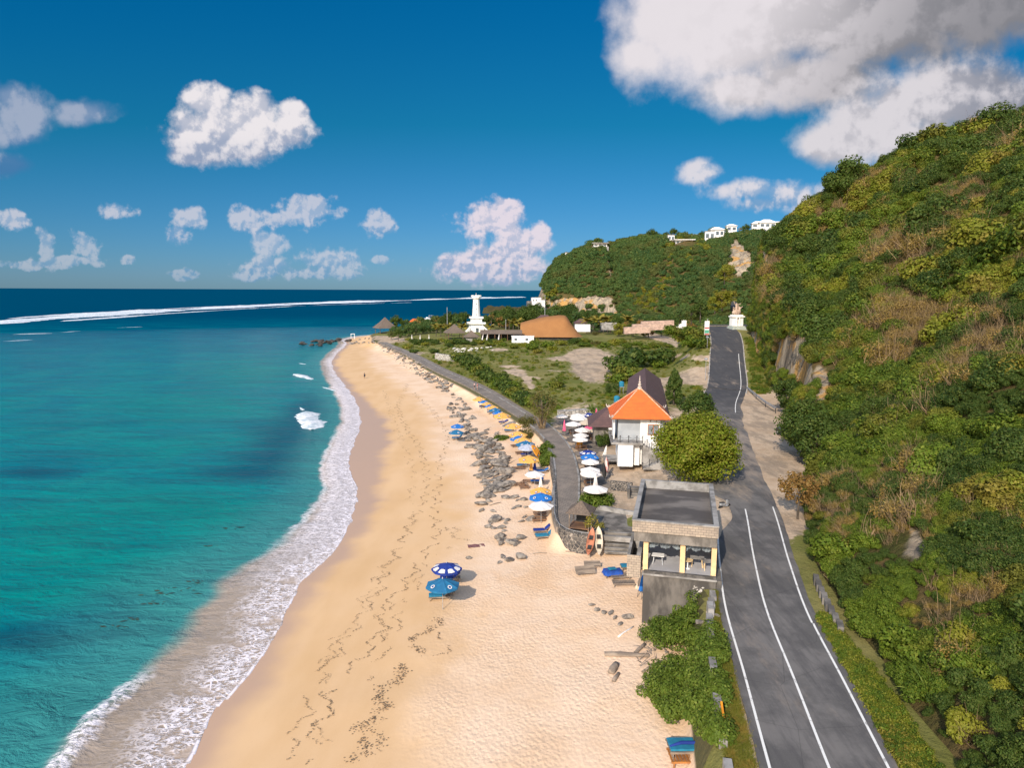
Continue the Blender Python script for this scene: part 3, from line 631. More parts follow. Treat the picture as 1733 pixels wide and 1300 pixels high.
# ------------------------------------------------------------------ road, painted lines, walkway
def ribbon(name, cf, y0, y1, lo, hi, zf, dz, m, step=0.7, thick=0.0, kind='structure', wob=0.0, parent=None):
    yy_ = np.arange(y0, y1+step, step); V = []; F = []
    for i, y in enumerate(yy_):
        g = float(cf(y+0.5)-cf(y-0.5)); k = math.sqrt(1+g*g); c0 = float(cf(y)); l = lo(y) if callable(lo) else lo; h = hi(y) if callable(hi) else hi
        w1 = wob*(float(vnoise(np.array(y*0.9), np.array(lo if not callable(lo) else 1.0), 3))-.5)*2; w2 = wob*(float(vnoise(np.array(y*0.9), np.array(7.7), 8))-.5)*2
        for e, ww in ((l, w1), ((l+h)/2, 0), (h, w2)):
            x = c0+(e+ww)/1.0*k*0+ (e+ww)/k + 0*g; yv = y-(e+ww)*g/k/k*0
            V.append((c0+(e+ww)*k, y, float(zf(y))+dz))
        if thick: V += [(V[-3][0], y, V[-3][2]-thick), (V[-1][0], y, V[-1][2]-thick)]
    n = 5 if thick else 3
    for i in range(len(yy_)-1):
        a, b = i*n, (i+1)*n
        F += [(a, a+1, b+1, b), (a+1, a+2, b+2, b+1)]
        if thick: F += [(a+3, a, b, b+3), (a+2, a+4, b+4, b+2)]
    if thick:
        e = (len(yy_)-1)*n
        F += [(0, 3, 4, 2), (e, e+2, e+4, e+3)]
    mb = MB(); mb.add(V, F); o = mb.build(name, m, parent, smooth=False)
    if kind: tag(o, kind=kind)
    return o
m_asph, T, bs = base_mat('asphalt')
pos = T.node('ShaderNodeNewGeometry').outputs['Position']
c = T.mix(T.ramp(T.noise(pos, 0.28, 6, 0.65), 0.4, 0.6), (0.112, 0.104, 0.099), (0.172, 0.158, 0.148))
c = T.mix(T.math('MULTIPLY', T.ramp(T.noise(T.scale(pos, (1, .12, 1)), 1.1, 5, 0.7), 0.42, 0.66), 0.55), c, (0.062, 0.058, 0.060))
c = T.mix(T.math('MULTIPLY', T.ramp(T.noise(pos, 14, 3, 0.8), 0.56, 0.72), 0.45), c, (0.24, 0.22, 0.20))
sp = T.node('ShaderNodeSeparateXYZ'); T.l.new(pos, sp.inputs[0])
c = T.mix(T.ramp(sp.outputs['Y'], 120, 156, 0.0, 0.75), c, (0.046, 0.047, 0.054))                # newer surfacing uphill
dust = T.math('ADD', T.math('MULTIPLY', T.ramp(T.math('ABSOLUTE', T.math('SUBTRACT', sp.outputs['Y'], 100)), 4, 42, 1.0, 0.0), 0.26), T.math('MULTIPLY', T.math('SUBTRACT', T.noise(T.scale(pos, (1, .3, 1)), 0.4, 6, 0.7), 0.46), 1.5))
c = T.mix(T.ramp(dust, 0.12, 0.5, 0, 0.85), c, (0.34, 0.27, 0.21))
c = T.mix(T.ramp(T.voro(pos, 0.22, 'DISTANCE_TO_EDGE'), 0.0, 0.006, 0.4, 0.0), c, (0.03, 0.03, 0.03))
T.l.new(c, bs.inputs['Base Color']); bs.inputs['Roughness'].default_value = 0.85; bs.inputs['Specular IOR Level'].default_value = 0.3
bump(T, bs, T.noise(pos, 22, 3, 0.7), 0.5, 0.02)
ribbon('road', road_c, 12, 232, lambda y: -float(road_w(y))/2+(0.9+1.8*float(fbm(np.array(y*.22), np.array(2.2), 2, 3)))*math.exp(-((y-68)/6.5)**4), lambda y: float(road_w(y))/2+(float(fbm(np.array(y*.11), np.array(5.1), 3, 9))-.60)*1.7*math.exp(-((y-105)/30)**4), road_z, 0.0, m_asph, 0.7, 0.35, wob=0.07)
m_paint = mat('road_paint', (0.78, 0.76, 0.72), (0.42, 0.40, 0.38), 1.8, 0.8, contrast=(0.34, 0.44), space='World')
ribbon('road_marking', road_c, 12, 61, lambda y: -float(road_w(y))/2+.42, lambda y: -float(road_w(y))/2+.56, road_z, 0.004, m_paint)
ribbon('road_marking', road_c, 12, 70, -0.07, 0.07, road_z, 0.004, m_paint)
ribbon('road_marking', road_c, 12, 44.4, lambda y: float(road_w(y))/2-.56, lambda y: float(road_w(y))/2-.42, road_z, 0.004, m_paint)
ribbon('road_marking', road_c, 45, 70.5, lambda y: float(road_w(y))/2-.62, lambda y: float(road_w(y))/2-.48, road_z, 0.004, m_paint)
ribbon('road_marking', road_c, 128, 190, lambda y: float(road_w(y))/2-1.35, lambda y: float(road_w(y))/2-1.2, road_z, 0.004, m_paint)
m_kerb = mat('pale_kerb', (0.50, 0.46, 0.41), (0.28, 0.25, 0.22), 1.5, 0.9, 0.3, space='World')
ribbon('road_kerb', road_c, 150, 214, lambda y: float(road_w(y))/2+.02, lambda y: float(road_w(y))/2+.28, road_z, 0.12, m_kerb, 0.9, 0.5)
ribbon('road_kerb', road_c, 132, 212, lambda y: -float(road_w(y))/2-.22, lambda y: -float(road_w(y))/2-.02, road_z, 0.10, m_kerb, 0.9, 0.5, wob=.06)
# the upper end swings left onto a turning place before the statue, and climbs on behind it
mb = MB(); zt = 16.2
q = [P(1198, 552, zt), P(1262, 552, zt), P(1262, 571, 15.6), P(1206, 571, 15.6)]
q = [PY(1190, 549, 240), PY(1268, 549, 240), PY(1262, 572, 213), PY(1203, 572, 213)]
mb.add([(v.x, v.y, v.z) for v in q]+[(v.x, v.y, v.z-2) for v in q], [(0, 3, 2, 1), (0, 4, 7, 3), (3, 7, 6, 2), (1, 2, 6, 5)])
tag(mb.build('road', m_asph), kind='structure')
mb = MB(); q = [PY(1236, 520, 268), PY(1247, 520, 268), PY(1246, 503, 292), PY(1240, 503, 292)]
mb.add([(v.x, v.y, v.z) for v in q]+[(v.x, v.y, v.z-1.5) for v in q], [(0, 1, 2, 3), (0, 4, 5, 1), (3, 7, 4, 0), (1, 5, 6, 2)])
tag(mb.build('road', m_asph), kind='structure')
def path_z(y): return 3.12+0.15*float(sstep(100, 200, np.array(y)))
m_path, T, bs = base_mat('stamped_concrete')
pos = T.node('ShaderNodeNewGeometry').outputs['Position']
br = T.node('ShaderNodeTexBrick'); T.l.new(pos, br.inputs['Vector']); br.inputs['Scale'].default_value = 1.0; br.inputs['Mortar Size'].default_value = 0.022
br.inputs['Brick Width'].default_value = 0.42; br.inputs['Row Height'].default_value = 0.42
br.inputs['Color1'].default_value = (0.235, 0.195, 0.16, 1); br.inputs['Color2'].default_value = (0.19, 0.158, 0.13, 1); br.inputs['Mortar'].default_value = (0.075, 0.06, 0.05, 1)
c = T.mix(T.ramp(T.noise(pos, 0.35, 5, 0.7), 0.42, 0.7, 0, .75), br.outputs['Color'], (0.31, 0.25, 0.20))
T.l.new(c, bs.inputs['Base Color']); bs.inputs['Roughness'].default_value = 0.9
bump(T, bs, T.noise(pos, 3, 5), 0.4, 0.05)
ribbon('path', path_c, 69.5, 322, lambda y: -float(path_w(y))/2, lambda y: float(path_w(y))/2, path_z, 0.0, m_path, 1.0, 0.6)
m_conc = mat('weathered_concrete', (0.23, 0.205, 0.18), (0.095, 0.085, 0.075), 0.7, 0.92, 0.6, 5, space='World', contrast=(.40, .62), detail=9, stretch=(1, 1, .45))
m_conc_l = mat('pale_concrete', (0.34, 0.32, 0.30), (0.19, 0.175, 0.16), 0.8, 0.92, 0.3, 5, space='World')
ribbon('path_kerb', path_c, 76, 128, lambda y: -float(path_w(y))/2+.02, lambda y: -float(path_w(y))/2+.34, path_z, 0.10, m_conc_l, 1.0, 0.3)
ribbon('path_kerb', path_c, 74, 128, lambda y: float(path_w(y))/2-.02, lambda y: float(path_w(y))/2+.24, path_z, 0.12, m_conc_l, 1.0, 0.3)
ribbon('path_kerb', path_c, 135, 320, 0.55, 0.78, path_z, 0.07, m_conc_l, 1.2, 0.2)
# ------------------------------------------------------------------ foliage
def leaves(clumps, size, seed, up=0.35, aspect=0.55, shell=0.55):
    """many small leaf faces spread through ellipsoid clumps -> V, F, tint"""
    g = np.random.default_rng(seed); Vs, tints = [], []
    for (cx, cy, cz, rx, ry, rz, n) in clumps:
        dv = g.normal(size=(n, 3)); dv /= np.linalg.norm(dv, axis=1)[:, None]
        r = (shell+(1.06-shell)*g.random(n)**0.7)
        c = dv*r[:, None]*np.array([rx, ry, rz])+np.array([cx, cy, cz])
        nr = dv/np.array([rx, ry, rz]); nr /= np.linalg.norm(nr, axis=1)[:, None]
        nr = nr+g.normal(size=(n, 3))*0.45; nr[:, 2] += up; nr /= np.linalg.norm(nr, axis=1)[:, None]
        a = np.cross(nr, g.normal(size=(n, 3))); a /= np.linalg.norm(a, axis=1)[:, None]; b = np.cross(nr, a)
        l = size*(0.65+0.7*g.random(n))[:, None]; w = l*aspect
        Vs.append(np.stack([c-a*l*.5, c+b*w*.5, c+a*l*.5, c-b*w*.5], 1)); tints.append(g.random(n))
    V = np.concatenate(Vs).reshape(-1, 3); n = len(V)//4
    return V, np.arange(n*4).reshape(-1, 4), np.concatenate(tints)
def stems(n, length, width, seed, spread=0.5, base=0.2, bend=0.35, segs=4, tw=0):
    """thin bare stems fanning out from the ground -> V, F (strips turned about their own axis)"""
    g = np.random.default_rng(seed); V = []; F = []
    for i in range(n):
        p = np.array([g.normal()*base, g.normal()*base, 0.0]); az = g.random()*6.283; t = spread*g.random()**0.7
        d = np.array([math.cos(az)*math.sin(t), math.sin(az)*math.sin(t), math.cos(t)]); L = length*(0.5+0.6*g.random())
        sd = np.cross(d, g.normal(size=3)); sd /= np.linalg.norm(sd); b0 = len(V)
        for k in range(segs+1):
            w = width*(1-0.85*k/segs); V.append(p-sd*w/2); V.append(p+sd*w/2)
            if k:
                a = b0+2*k-2; F.append((a, a+1, a+3, a+2))
            if tw and k > 1 and g.random() < tw:
                dd = d+g.normal(size=3)*0.6; dd /= np.linalg.norm(dd); e = p+dd*L*0.3; j = len(V); V += [p-sd*w*.3, p+sd*w*.3, e+sd*w*.1, e-sd*w*.1]; F.append((j, j+1, j+2, j+3))
            p = p+d*L/segs; d = d+g.normal(size=3)*0.10+np.array([0, 0, -bend*0.12*k]); d /= np.linalg.norm(d)
    return np.array(V), np.array(F), g.random(len(F))
def bush_clumps(seed, n=9, r=1.0, flat=0.8, leaves_each=120):
    g = random.Random(seed); out = []
    for i in range(n):
        a = g.uniform(0, 6.283); q = r*0.62*math.sqrt(g.random()); s = r*g.uniform(0.30, 0.52)
        out.append((q*math.cos(a), q*math.sin(a), r*flat*g.uniform(0.15, 0.85)*(1-0.5*(q/r)**2)+0.1, s, s, s*g.uniform(.7, .95), int(leaves_each*g.uniform(.8, 1.3))))
    return out
def leaf_mesh(name, parts):
    V = []; F = []; T_ = []; b = 0; mi = []
    for (v, f, t, m) in parts:
        V.append(v); F.append(f+b); T_.append(t); b += len(v); mi += [m]*len(f)
    me = np_mesh(name, np.concatenate(V), np.concatenate(F), None, False, {'tint': np.concatenate(T_)})
    me.polygons.foreach_set('material_index', mi); return me

L_hill = leaf_mat('hill_leaves', [(0.032, 0.060, 0.007), (0.100, 0.140, 0.012), (0.155, 0.172, 0.022)], 0.38, (0.17, 0.115, 0.022), 0.055)
L_yel = leaf_mat('yellow_green_leaves', [(0.100, 0.122, 0.010), (0.185, 0.175, 0.016), (0.23, 0.20, 0.035)], 0.45, (0.20, 0.12, 0.03), 0.10)
L_dark = leaf_mat('dark_leaves', [(0.022, 0.045, 0.009), (0.055, 0.084, 0.013), (0.095, 0.110, 0.022)], 0.0, patch=0.1)
L_far = leaf_mat('headland_leaves', [(0.024, 0.066, 0.022), (0.075, 0.118, 0.028), (0.120, 0.140, 0.034)], 0.6, (0.115, 0.108, 0.030), 0.022)
L_dry = leaf_mat('dry_leaves', [(0.150, 0.095, 0.022), (0.230, 0.140, 0.036), (0.28, 0.19, 0.065)], 0.3, (0.13, 0.125, 0.03), 0.08, 0.15)
L_shrub = leaf_mat('beach_shrub_leaves', [(0.036, 0.066, 0.008), (0.095, 0.130, 0.014), (0.15, 0.175, 0.03)], 0.0, patch=0.5)
L_tree = leaf_mat('tree_leaves', [(0.080, 0.090, 0.008), (0.165, 0.155, 0.014), (0.20, 0.15, 0.03)], 0.55, (0.17, 0.095, 0.025), 0.5)
L_palm = leaf_mat('palm_leaves', [(0.13, 0.125, 0.02), (0.25, 0.19, 0.03), (0.32, 0.22, 0.05)], 0.0, patch=0.2)
L_rust = leaf_mat('rust_leaves', [(0.16, 0.085, 0.025), (0.24, 0.12, 0.035), (0.20, 0.13, 0.04)], 0.0, patch=0.2)
m_twig = mat('twig_bark', (0.27, 0.185, 0.095), (0.17, 0.115, 0.06), 0.6, 0.9, space='World')
m_bark = mat('tree_bark', (0.15, 0.12, 0.095), (0.07, 0.055, 0.042), 2.5, 0.95, 0.6, 8, stretch=(1, 1, .3))
m_grass = leaf_mat('grass_blades', [(0.085, 0.105, 0.012), (0.155, 0.145, 0.020), (0.23, 0.18, 0.05)], 0.7, (0.24, 0.165, 0.035), 0.35)

HIDDEN = {}
def protos(key, meshes):
    c = bpy.data.collections.new(key)
    for i, (me, mats_) in enumerate(meshes):
        for mm in mats_: me.materials.append(mm)
        o = bpy.data.objects.new(key+'_'+chr(97+i), me); c.objects.link(o)
    HIDDEN[key] = c; return c
def scatter(name, pts, rots, scl, idx, coll, label=None, cat=None):
    """one mass of ground cover: geometry nodes put a plant on every point"""
    me = bpy.data.meshes.new(name); me.vertices.add(len(pts)); me.vertices.foreach_set('co', np.asarray(pts, np.float32).ravel())
    for nm, typ, arr in (('rot', 'FLOAT_VECTOR', rots), ('scl', 'FLOAT', scl), ('idx', 'INT', idx)):
        at = me.attributes.new(nm, typ, 'POINT'); at.data.foreach_set('vector' if typ == 'FLOAT_VECTOR' else 'value', np.asarray(arr, np.int32 if typ == 'INT' else np.float32).ravel())
    o = link(name, me); ng = bpy.data.node_groups.new(name, 'GeometryNodeTree')
    ng.interface.new_socket('Geometry', in_out='INPUT', socket_type='NodeSocketGeometry'); ng.interface.new_socket('Geometry', in_out='OUTPUT', socket_type='NodeSocketGeometry')
    N = ng.nodes; gi = N.new('NodeGroupInput'); go = N.new('NodeGroupOutput'); mp = N.new('GeometryNodeMeshToPoints'); ip = N.new('GeometryNodeInstanceOnPoints'); ci = N.new('GeometryNodeCollectionInfo')
    ci.inputs['Collection'].default_value = coll; ci.inputs['Separate Children'].default_value = True; ci.inputs['Reset Children'].default_value = True
    def na(nm, typ):
        n = N.new('GeometryNodeInputNamedAttribute'); n.data_type = typ; n.inputs['Name'].default_value = nm
        return [s for s in n.outputs if s.enabled and s.name == 'Attribute'][0]
    K = ng.links
    K.new(gi.outputs[0], mp.inputs[0]); K.new(mp.outputs[0], ip.inputs['Points']); K.new(ci.outputs[0], ip.inputs['Instance']); ip.inputs['Pick Instance'].default_value = True
    K.new(na('idx', 'INT'), ip.inputs['Instance Index']); K.new(na('scl', 'FLOAT'), ip.inputs['Scale'])
    er = N.new('FunctionNodeEulerToRotation'); K.new(na('rot', 'FLOAT_VECTOR'), er.inputs[0]); K.new(er.outputs[0], ip.inputs['Rotation'])
    K.new(ip.outputs[0], go.inputs[0]); md = o.modifiers.new('scatter', 'NODES'); md.node_group = ng
    tag(o, label, cat, kind='stuff'); return o

# --- the hillside beside the road
hp = []
for i in range(4):
    v, f, t = leaves(bush_clumps(100+i, 12, 1.0, 0.8, 330), 0.128, 200+i); hp.append((leaf_mesh('bush_leaves', [(v, f, t, 0)]), [L_hill]))
for i in range(2):
    v, f, t = leaves(bush_clumps(120+i, 11, 1.0, 0.75, 300), 0.14, 220+i); hp.append((leaf_mesh('bush_leaves', [(v, f, t, 0)]), [L_yel]))
for i in range(2):
    v, f, t = leaves(bush_clumps(140+i, 11, 1.0, 0.9, 330), 0.120, 240+i); hp.append((leaf_mesh('bush_leaves', [(v, f, t, 0)]), [L_dark]))
for i in range(2):                                                     # dry brush: twigs with thin brown leaves
    v, f, t = leaves(bush_clumps(160+i, 8, 1.0, 0.8, 130), 0.12, 260+i, aspect=0.28); s, sf, st_ = stems(80, 1.5, 0.026, 300+i, 0.9, 0.35, 0.2, 3, .5)
    hp.append((leaf_mesh('brush', [(v, f, t, 0), (s, sf, st_, 1)]), [L_dry, m_twig]))
for i in range(2):                                                     # tall bare stems
    s, sf, st_ = stems(34, 2.3, 0.045, 320+i, 0.55, 0.3, 0.45, 5, .45); hp.append((leaf_mesh('bare_stems', [(s, sf, st_, 0)]), [m_twig]))
c_hill = protos('hill_plants', hp)
BROWN = [(1500, 405, 55, 40, 1), (1555, 440, 50, 30, 1), (1610, 330, 70, 40, .8), (1690, 245, 60, 40, .7), (1480, 300, 40, 20, .6), (1290, 470, 40, 35, .9), (1330, 520, 60, 40, .45), (1420, 380, 40, 30, .6), (1540, 550, 90, 40, .7),
         (1680, 560, 60, 70, .7), (1620, 620, 60, 30, .4), (1580, 700, 70, 40, .3), (1490, 800, 60, 30, .4), (1660, 1000, 60, 80, .5), (1710, 900, 40, 90, .5), (1600, 860, 60, 40, .35), (1540, 900, 50, 50, .7), (1400, 830, 30, 30, .7), (1470, 880, 60, 40, .3), (1310, 440, 30, 30, .6)]
BARE = [(1545, 925, 34, 40, 1.4), (1525, 870, 20, 18, 1), (1390, 640, 30, 34, 1.6), (1345, 610, 26, 40, 1.6), (1275, 590, 16, 50, 1.6), (1440, 760, 14, 22, .6), (1640, 720, 30, 16, .8), (1590, 810, 20, 30, .8), (1380, 690, 30, 20, 1.0)]
g = np.random.default_rng(11); N0 = 420000
y = 9+g.random(N0)**0.85*285; s = -0.9+g.random(N0)**0.8*140; x = hill_b(y)+s
z = hill_z(x, y); e = 0.6
sl_ = np.hypot((hill_z(x+e, y)-z)/e, (hill_z(x, y+e)-z)/e)
a, b = pix(x, y, z); dist = np.hypot(x, y)
ok = (z > road_z(np.minimum(y, 300))+0.1) & (a > 1180) & (a < 1800) & (b < 1420) & (b > 60) & (y > 8)
# cells keep one plant each: finer near the camera
lev = np.clip(np.round(np.log2(np.clip(dist*0.0105, 0.6, 2.3)/0.6)*2), 0, 4); cell = 0.6*2**(lev/2); key = (np.floor(x/cell).astype(np.int64)*100003+np.floor(y/cell).astype(np.int64))*7+lev.astype(np.int64)
_, first = np.unique(key, return_index=True); pick = np.zeros(N0, bool); pick[first] = True
steepok = (sl_ < 3.2) | (g.random(N0) < 0.10)
bare = pixmask(x, y, z, BARE); brown = pixmask(x, y, z, BROWN)
ok &= pick & steepok & (bare < 0.55+0.25*g.random(N0))
x, y, z, dist, brown, cell = x[ok], y[ok], z[ok], dist[ok], brown[ok], cell[ok]; n = len(x)
nb = fbm(x*0.05, y*0.05, 3, 55); r = g.random(n)
br_ = brown*0.9+(nb-0.5)*1.5+(r-0.5)*0.9 > 0.54
# neighbouring plants of one sort make masses a few metres across
wx, wy = x+3.5*(fbm(x*.2, y*.2, 2, 71)-.5), y+3.5*(fbm(x*.2+9, y*.2, 2, 72)-.5); z_ = 3.0+np.clip(dist, 30, 250)*0.022
lv = np.round(np.log2(z_/3.0)*2)/2; cs = 3.0*2**lv; ci, cj = np.floor(wx/cs), np.floor(wy/cs)
h1 = _hash(ci, cj, 5); h2 = _hash(ci, cj, 9); h1 = np.where(g.random(n) < 0.16, g.random(n), h1); big = fbm(x*0.03+9, y*0.03, 3, 66)-.5
h1 = np.clip(h1+big*.5, 0, .999)
idx = np.where(br_, np.where(g.random(n) < 0.25, 10, 8), np.where(h1 < .36, 6, np.where(h1 < .80, 0, np.where(h1 < .93, 4, 8))))
idx = np.where((g.random(n) < .035) & (dist < 190), 10, idx)
idx = idx+np.where(idx == 0, (h2*4).astype(int).clip(0, 3), g.integers(0, 2, n))
scl = cell*(0.75+0.7*g.random(n))*(0.75+0.75*h2)*np.where(g.random(n) < 0.07, 1.9, 1.0)*np.where(g.random(n) < 0.25, .7, 1.0); scl = np.where(idx >= 10, np.clip(scl*1.1, 0.8, 2.0), scl)
rots = np.stack([g.normal(size=n)*0.12, -0.25+g.normal(size=n)*0.15, g.random(n)*6.283], -1)
scatter('hillside_undergrowth', np.stack([x, y, z-0.1*scl], -1), rots, scl, idx, c_hill, 'dense green and brown bushes covering the steep hillside right of the road', 'undergrowth')
print('hill plants', n)

# creepers and bushes that hang on the rock face by the road
yc = 108+g.random(60000)*140; sc_ = -0.4+g.random(60000)*4.2; xc_ = hill_b(yc)+sc_; zc_ = hill_z(xc_, yc)
key = np.floor(xc_/.8).astype(np.int64)*1000003+np.floor(yc/1.1).astype(np.int64)*1009+np.floor(zc_/1.1).astype(np.int64)
_, first = np.unique(key, return_index=True); pick = np.zeros(60000, bool); pick[first] = True
okc = pick & (pixmask(xc_, yc, zc_, [(1368, 620, 30, 46, 1.6), (1330, 600, 18, 30, 1.2), (1262, 580, 7, 60, 1.5), (1284, 590, 8, 40, 1.3), (1400, 610, 8, 40, 1.2)]) < 0.5) & (zc_ > road_z(yc)+.4) & ((fbm(yc*.12, zc_*.2, 3, 4) > .34) | (zc_ > road_z(yc)+9))
xc_, yc, zc_ = xc_[okc], yc[okc], zc_[okc]; nc = len(xc_)
scatter('cliff_creepers', np.stack([xc_-.25, yc, zc_], -1), np.stack([g.normal(size=nc)*.15, -.8+g.normal(size=nc)*.2, g.random(nc)*6.283], -1), .9+.7*g.random(nc), np.where(g.random(nc) < .12, 8, g.integers(0, 8, nc)), c_hill, 'green bushes hanging over the limestone face beside the climbing road', 'creepers')

# --- the headland
fp_ = []
for i in range(3):
    v, f, t = leaves(bush_clumps(400+i, 12, 1.0, 0.9, 150), 0.21, 420+i); fp_.append((leaf_mesh('tree_mass_leaves', [(v, f, t, 0)]), [L_far]))
v, f, t = leaves(bush_clumps(410, 9, 1.0, 0.7, 60), 0.34, 430); fp_.append((leaf_mesh('tree_mass_leaves', [(v, f, t, 0)]), [L_yel]))
c_far = protos('headland_plants', fp_)
VILLAS = [(1158, 413, 13, 3.0, 'flat', 'wide white villa under a flat roof, lower left of the villa row'), (1172, 404, 12, 3.0, 'flat', 'grey roofed flat villa just above the wide white flat one'),
 (1136, 408, 5, 4.5, 'box', 'small beige block villa beside the dark trees on the crest'), (1201, 407, 7, 6.5, 'box', 'white two storey cube villa with tall windows on the cliff edge'),
 (1214, 401, 10, 5.5, 'hip', 'white villa with hipped white roof just behind the cube villa'), (1238, 392, 8, 4.5, 'hip', 'small white villa with peaked roof in the middle of the crest'),
 (1283, 386, 9, 3.5, 'hip', 'left one of the two joined white hip roofed villas high on the crest'), (1299, 386, 12, 4.2, 'hip', 'right and taller one of the two joined white hip roofed villas'),
 (1328, 383, 14, 3.0, 'flat', 'white flat villa disappearing behind the near hillside'), (1016, 418, 11, 3.0, 'flat', 'lone villa under a flat grey roof on the seaward crest'), (961, 433, 4.5, 2.5, 'box', 'tiny hut on the seaward tip of the crest')]
def crest_spot(px, py):
    x, y, w = ray(px, py); Y = np.arange(430, 640, 1.0); X = x/y*Y; Z = head_z(X, Y)
    i = int(np.argmax((Z-CAM_H)/Y)); k = np.nonzero(Z >= CAM_H+w/y*Y)[0]; j = int(k[0])+3 if len(k) else i
    return PY(px, py, float(Y[j]))
VSPOT = [(crest_spot(v_[0], v_[1]), v_[2]) for v_ in VILLAS]
N0 = 60000; x = -34+g.random(N0)*300; s = -48+g.random(N0)*240; y = hd_foot(x)+s
z = head_z(x, y); a, b = pix(x, y, z)
CLIFFS = [(1245, 430, 14, 26, 1.6), (1260, 445, 18, 24, 1.2), (960, 512, 26, 9, 1.2), (1010, 510, 30, 10, 1.5), (917, 500, 8, 18, 1.2)]
sl_ = np.hypot((head_z(x+1, y)-z), (head_z(x, y+1)-z))
cell = 2.5; key = np.floor(x/cell).astype(np.int64)*100003+np.floor(y/cell).astype(np.int64)
_, first = np.unique(key, return_index=True); pick = np.zeros(N0, bool); pick[first] = True
ok = pick & (pixmask(x, y, z, CLIFFS) < 0.6) & (a > 895) & (a < 1360) & ((sl_ < 2.5) | (g.random(N0) < .2)) & (z > 2)
top = hd_top(np.clip(x, -40, 280)); ok &= z > 5
for vp, w_ in VSPOT: ok &= ~((np.abs(x-vp.x) < w_/2+3) & (y > vp.y-11) & (y < vp.y+14))
ok &= ~((z > top-2) & (s > 95) & (g.random(N0) < 0.55))
x, y, z = x[ok], y[ok], z[ok]; n = len(x)
scl = (1.9+2.0*g.random(n)**2)*np.where(fbm(x*.05, y*.05, 2, 5) > .55, 1.3, 1.0)
idx = np.where((fbm(x*0.03, y*0.03, 3, 45)+(g.random(n)-.5)*.2) > 0.64, 3, g.integers(0, 3, n))
rots = np.stack([g.normal(size=n)*0.1, g.normal(size=n)*0.1, g.random(n)*6.283], -1)
scatter('headland_woods', np.stack([x, y, z-0.3], -1), rots, scl, idx, c_far, 'dense green woods covering the far headland below the villas', 'woods')
print('headland plants', n)
# ------------------------------------------------------------------ buildings
def hit(px, py, f, y0=20, y1=800, step=0.5):
    """where the sight line of a photograph pixel meets the surface z = f(x, y)"""
    x, y, w = ray(px, py); Y = np.arange(y0, y1, step); X = x/y*Y; Z = CAM_H+w/y*Y
    k = np.nonzero(np.asarray(f(X, Y)) >= Z)[0]; i = int(k[0]) if len(k) else len(Y)-1
    return Vector((float(X[i]), float(Y[i]), float(f(X[i:i+1], Y[i:i+1])[0])))
def gz(x, y): return float(ground_z(np.array([float(x)]), np.array([float(y)]))[0])
def on_ground(px, py): return hit(px, py, ground_z)

m_white = mat('white_wall', (0.80, 0.78, 0.75), (0.66, 0.63, 0.60), 0.5, 0.85, 0.12, 4, contrast=(.25, .55))
m_greyw = mat('grey_wall', (0.36, 0.38, 0.40), (0.30, 0.32, 0.34), 0.6, 0.85, 0.1, 4)
m_cream = mat('cream_column', (0.80, 0.58, 0.30), (0.62, 0.44, 0.24), 1.2, 0.8, 0.1)
m_dark = mat('dark_interior', (0.035, 0.033, 0.032), (0.02, 0.02, 0.02), 1.0, 0.9)
m_iron = mat('dark_iron', (0.035, 0.033, 0.034), (0.02, 0.02, 0.02), 2, 0.6)
m_glass = mat('window_glass', (0.10, 0.12, 0.14), (0.06, 0.08, 0.10), 0.7, 0.15)
m_wood = mat('brown_wood', (0.22, 0.115, 0.06), (0.12, 0.065, 0.038), 2.5, 0.75, 0.3, 10, stretch=(.25, 1, 1))
m_woodg = mat('weathered_wood', (0.30, 0.235, 0.18), (0.16, 0.125, 0.10), 2.5, 0.85, 0.4, 10, stretch=(.25, 1, 1))
m_metal = mat('galvanised_steel', (0.45, 0.46, 0.47), (0.32, 0.32, 0.33), 3, 0.5, metal=0.4)
m_tilefl = mat('terrace_tiles', (0.47, 0.46, 0.47), (0.40, 0.39, 0.40), 0.8, 0.5)
m_roofslab = mat('stained_roof_slab', (0.185, 0.160, 0.140), (0.075, 0.064, 0.058), 0.32, 0.92, 0.4, 6, detail=9, contrast=(.42, .60), stretch=(.55, 1, 1))
m_blockw, T, bs = base_mat('concrete_block')
v = T.node('ShaderNodeTexCoord').outputs['Object']
mpn = T.node('ShaderNodeMapping'); T.l.new(v, mpn.inputs[0]); mpn.inputs['Rotation'].default_value = (rad(90), 0, 0)
br = T.node('ShaderNodeTexBrick'); T.l.new(mpn.outputs[0], br.inputs['Vector']); br.inputs['Scale'].default_value = 1.0; br.inputs['Brick Width'].default_value = 0.40; br.inputs['Row Height'].default_value = 0.20
br.inputs['Mortar Size'].default_value = 0.014; br.inputs['Color1'].default_value = (0.40, 0.325, 0.25, 1); br.inputs['Color2'].default_value = (0.33, 0.265, 0.21, 1); br.inputs['Mortar'].default_value = (0.13, 0.11, 0.095, 1)
T.l.new(T.mix(T.ramp(T.noise(v, 0.9, 5, .7), .45, .7, 0, .6), br.outputs['Color'], (0.17, 0.145, 0.125)), bs.inputs['Base Color']); bs.inputs['Roughness'].default_value = 0.95
m_stone, T, bs = base_mat('rubble_stone_wall')
v = T.node('ShaderNodeNewGeometry').outputs['Position']
vd = T.voro(v, 2.4, 'DISTANCE_TO_EDGE'); vc = T.voro(v, 2.4, 'F1', 'Color')
sepc = T.node('ShaderNodeSeparateColor'); T.l.new(vc, sepc.inputs[0])
c = T.mix(sepc.outputs[0], (0.045, 0.043, 0.043), (0.13, 0.115, 0.10))
T.l.new(T.mix(T.ramp(vd, 0.02, 0.075, 1, 0), c, (0.34, 0.29, 0.24)), bs.inputs['Base Color']); bs.inputs['Roughness'].default_value = 0.95
bump(T, bs, T.ramp(vd, 0, 0.12), 0.8, 0.08)
m_pale_stone, T, bs = base_mat('pale_rubble_wall')
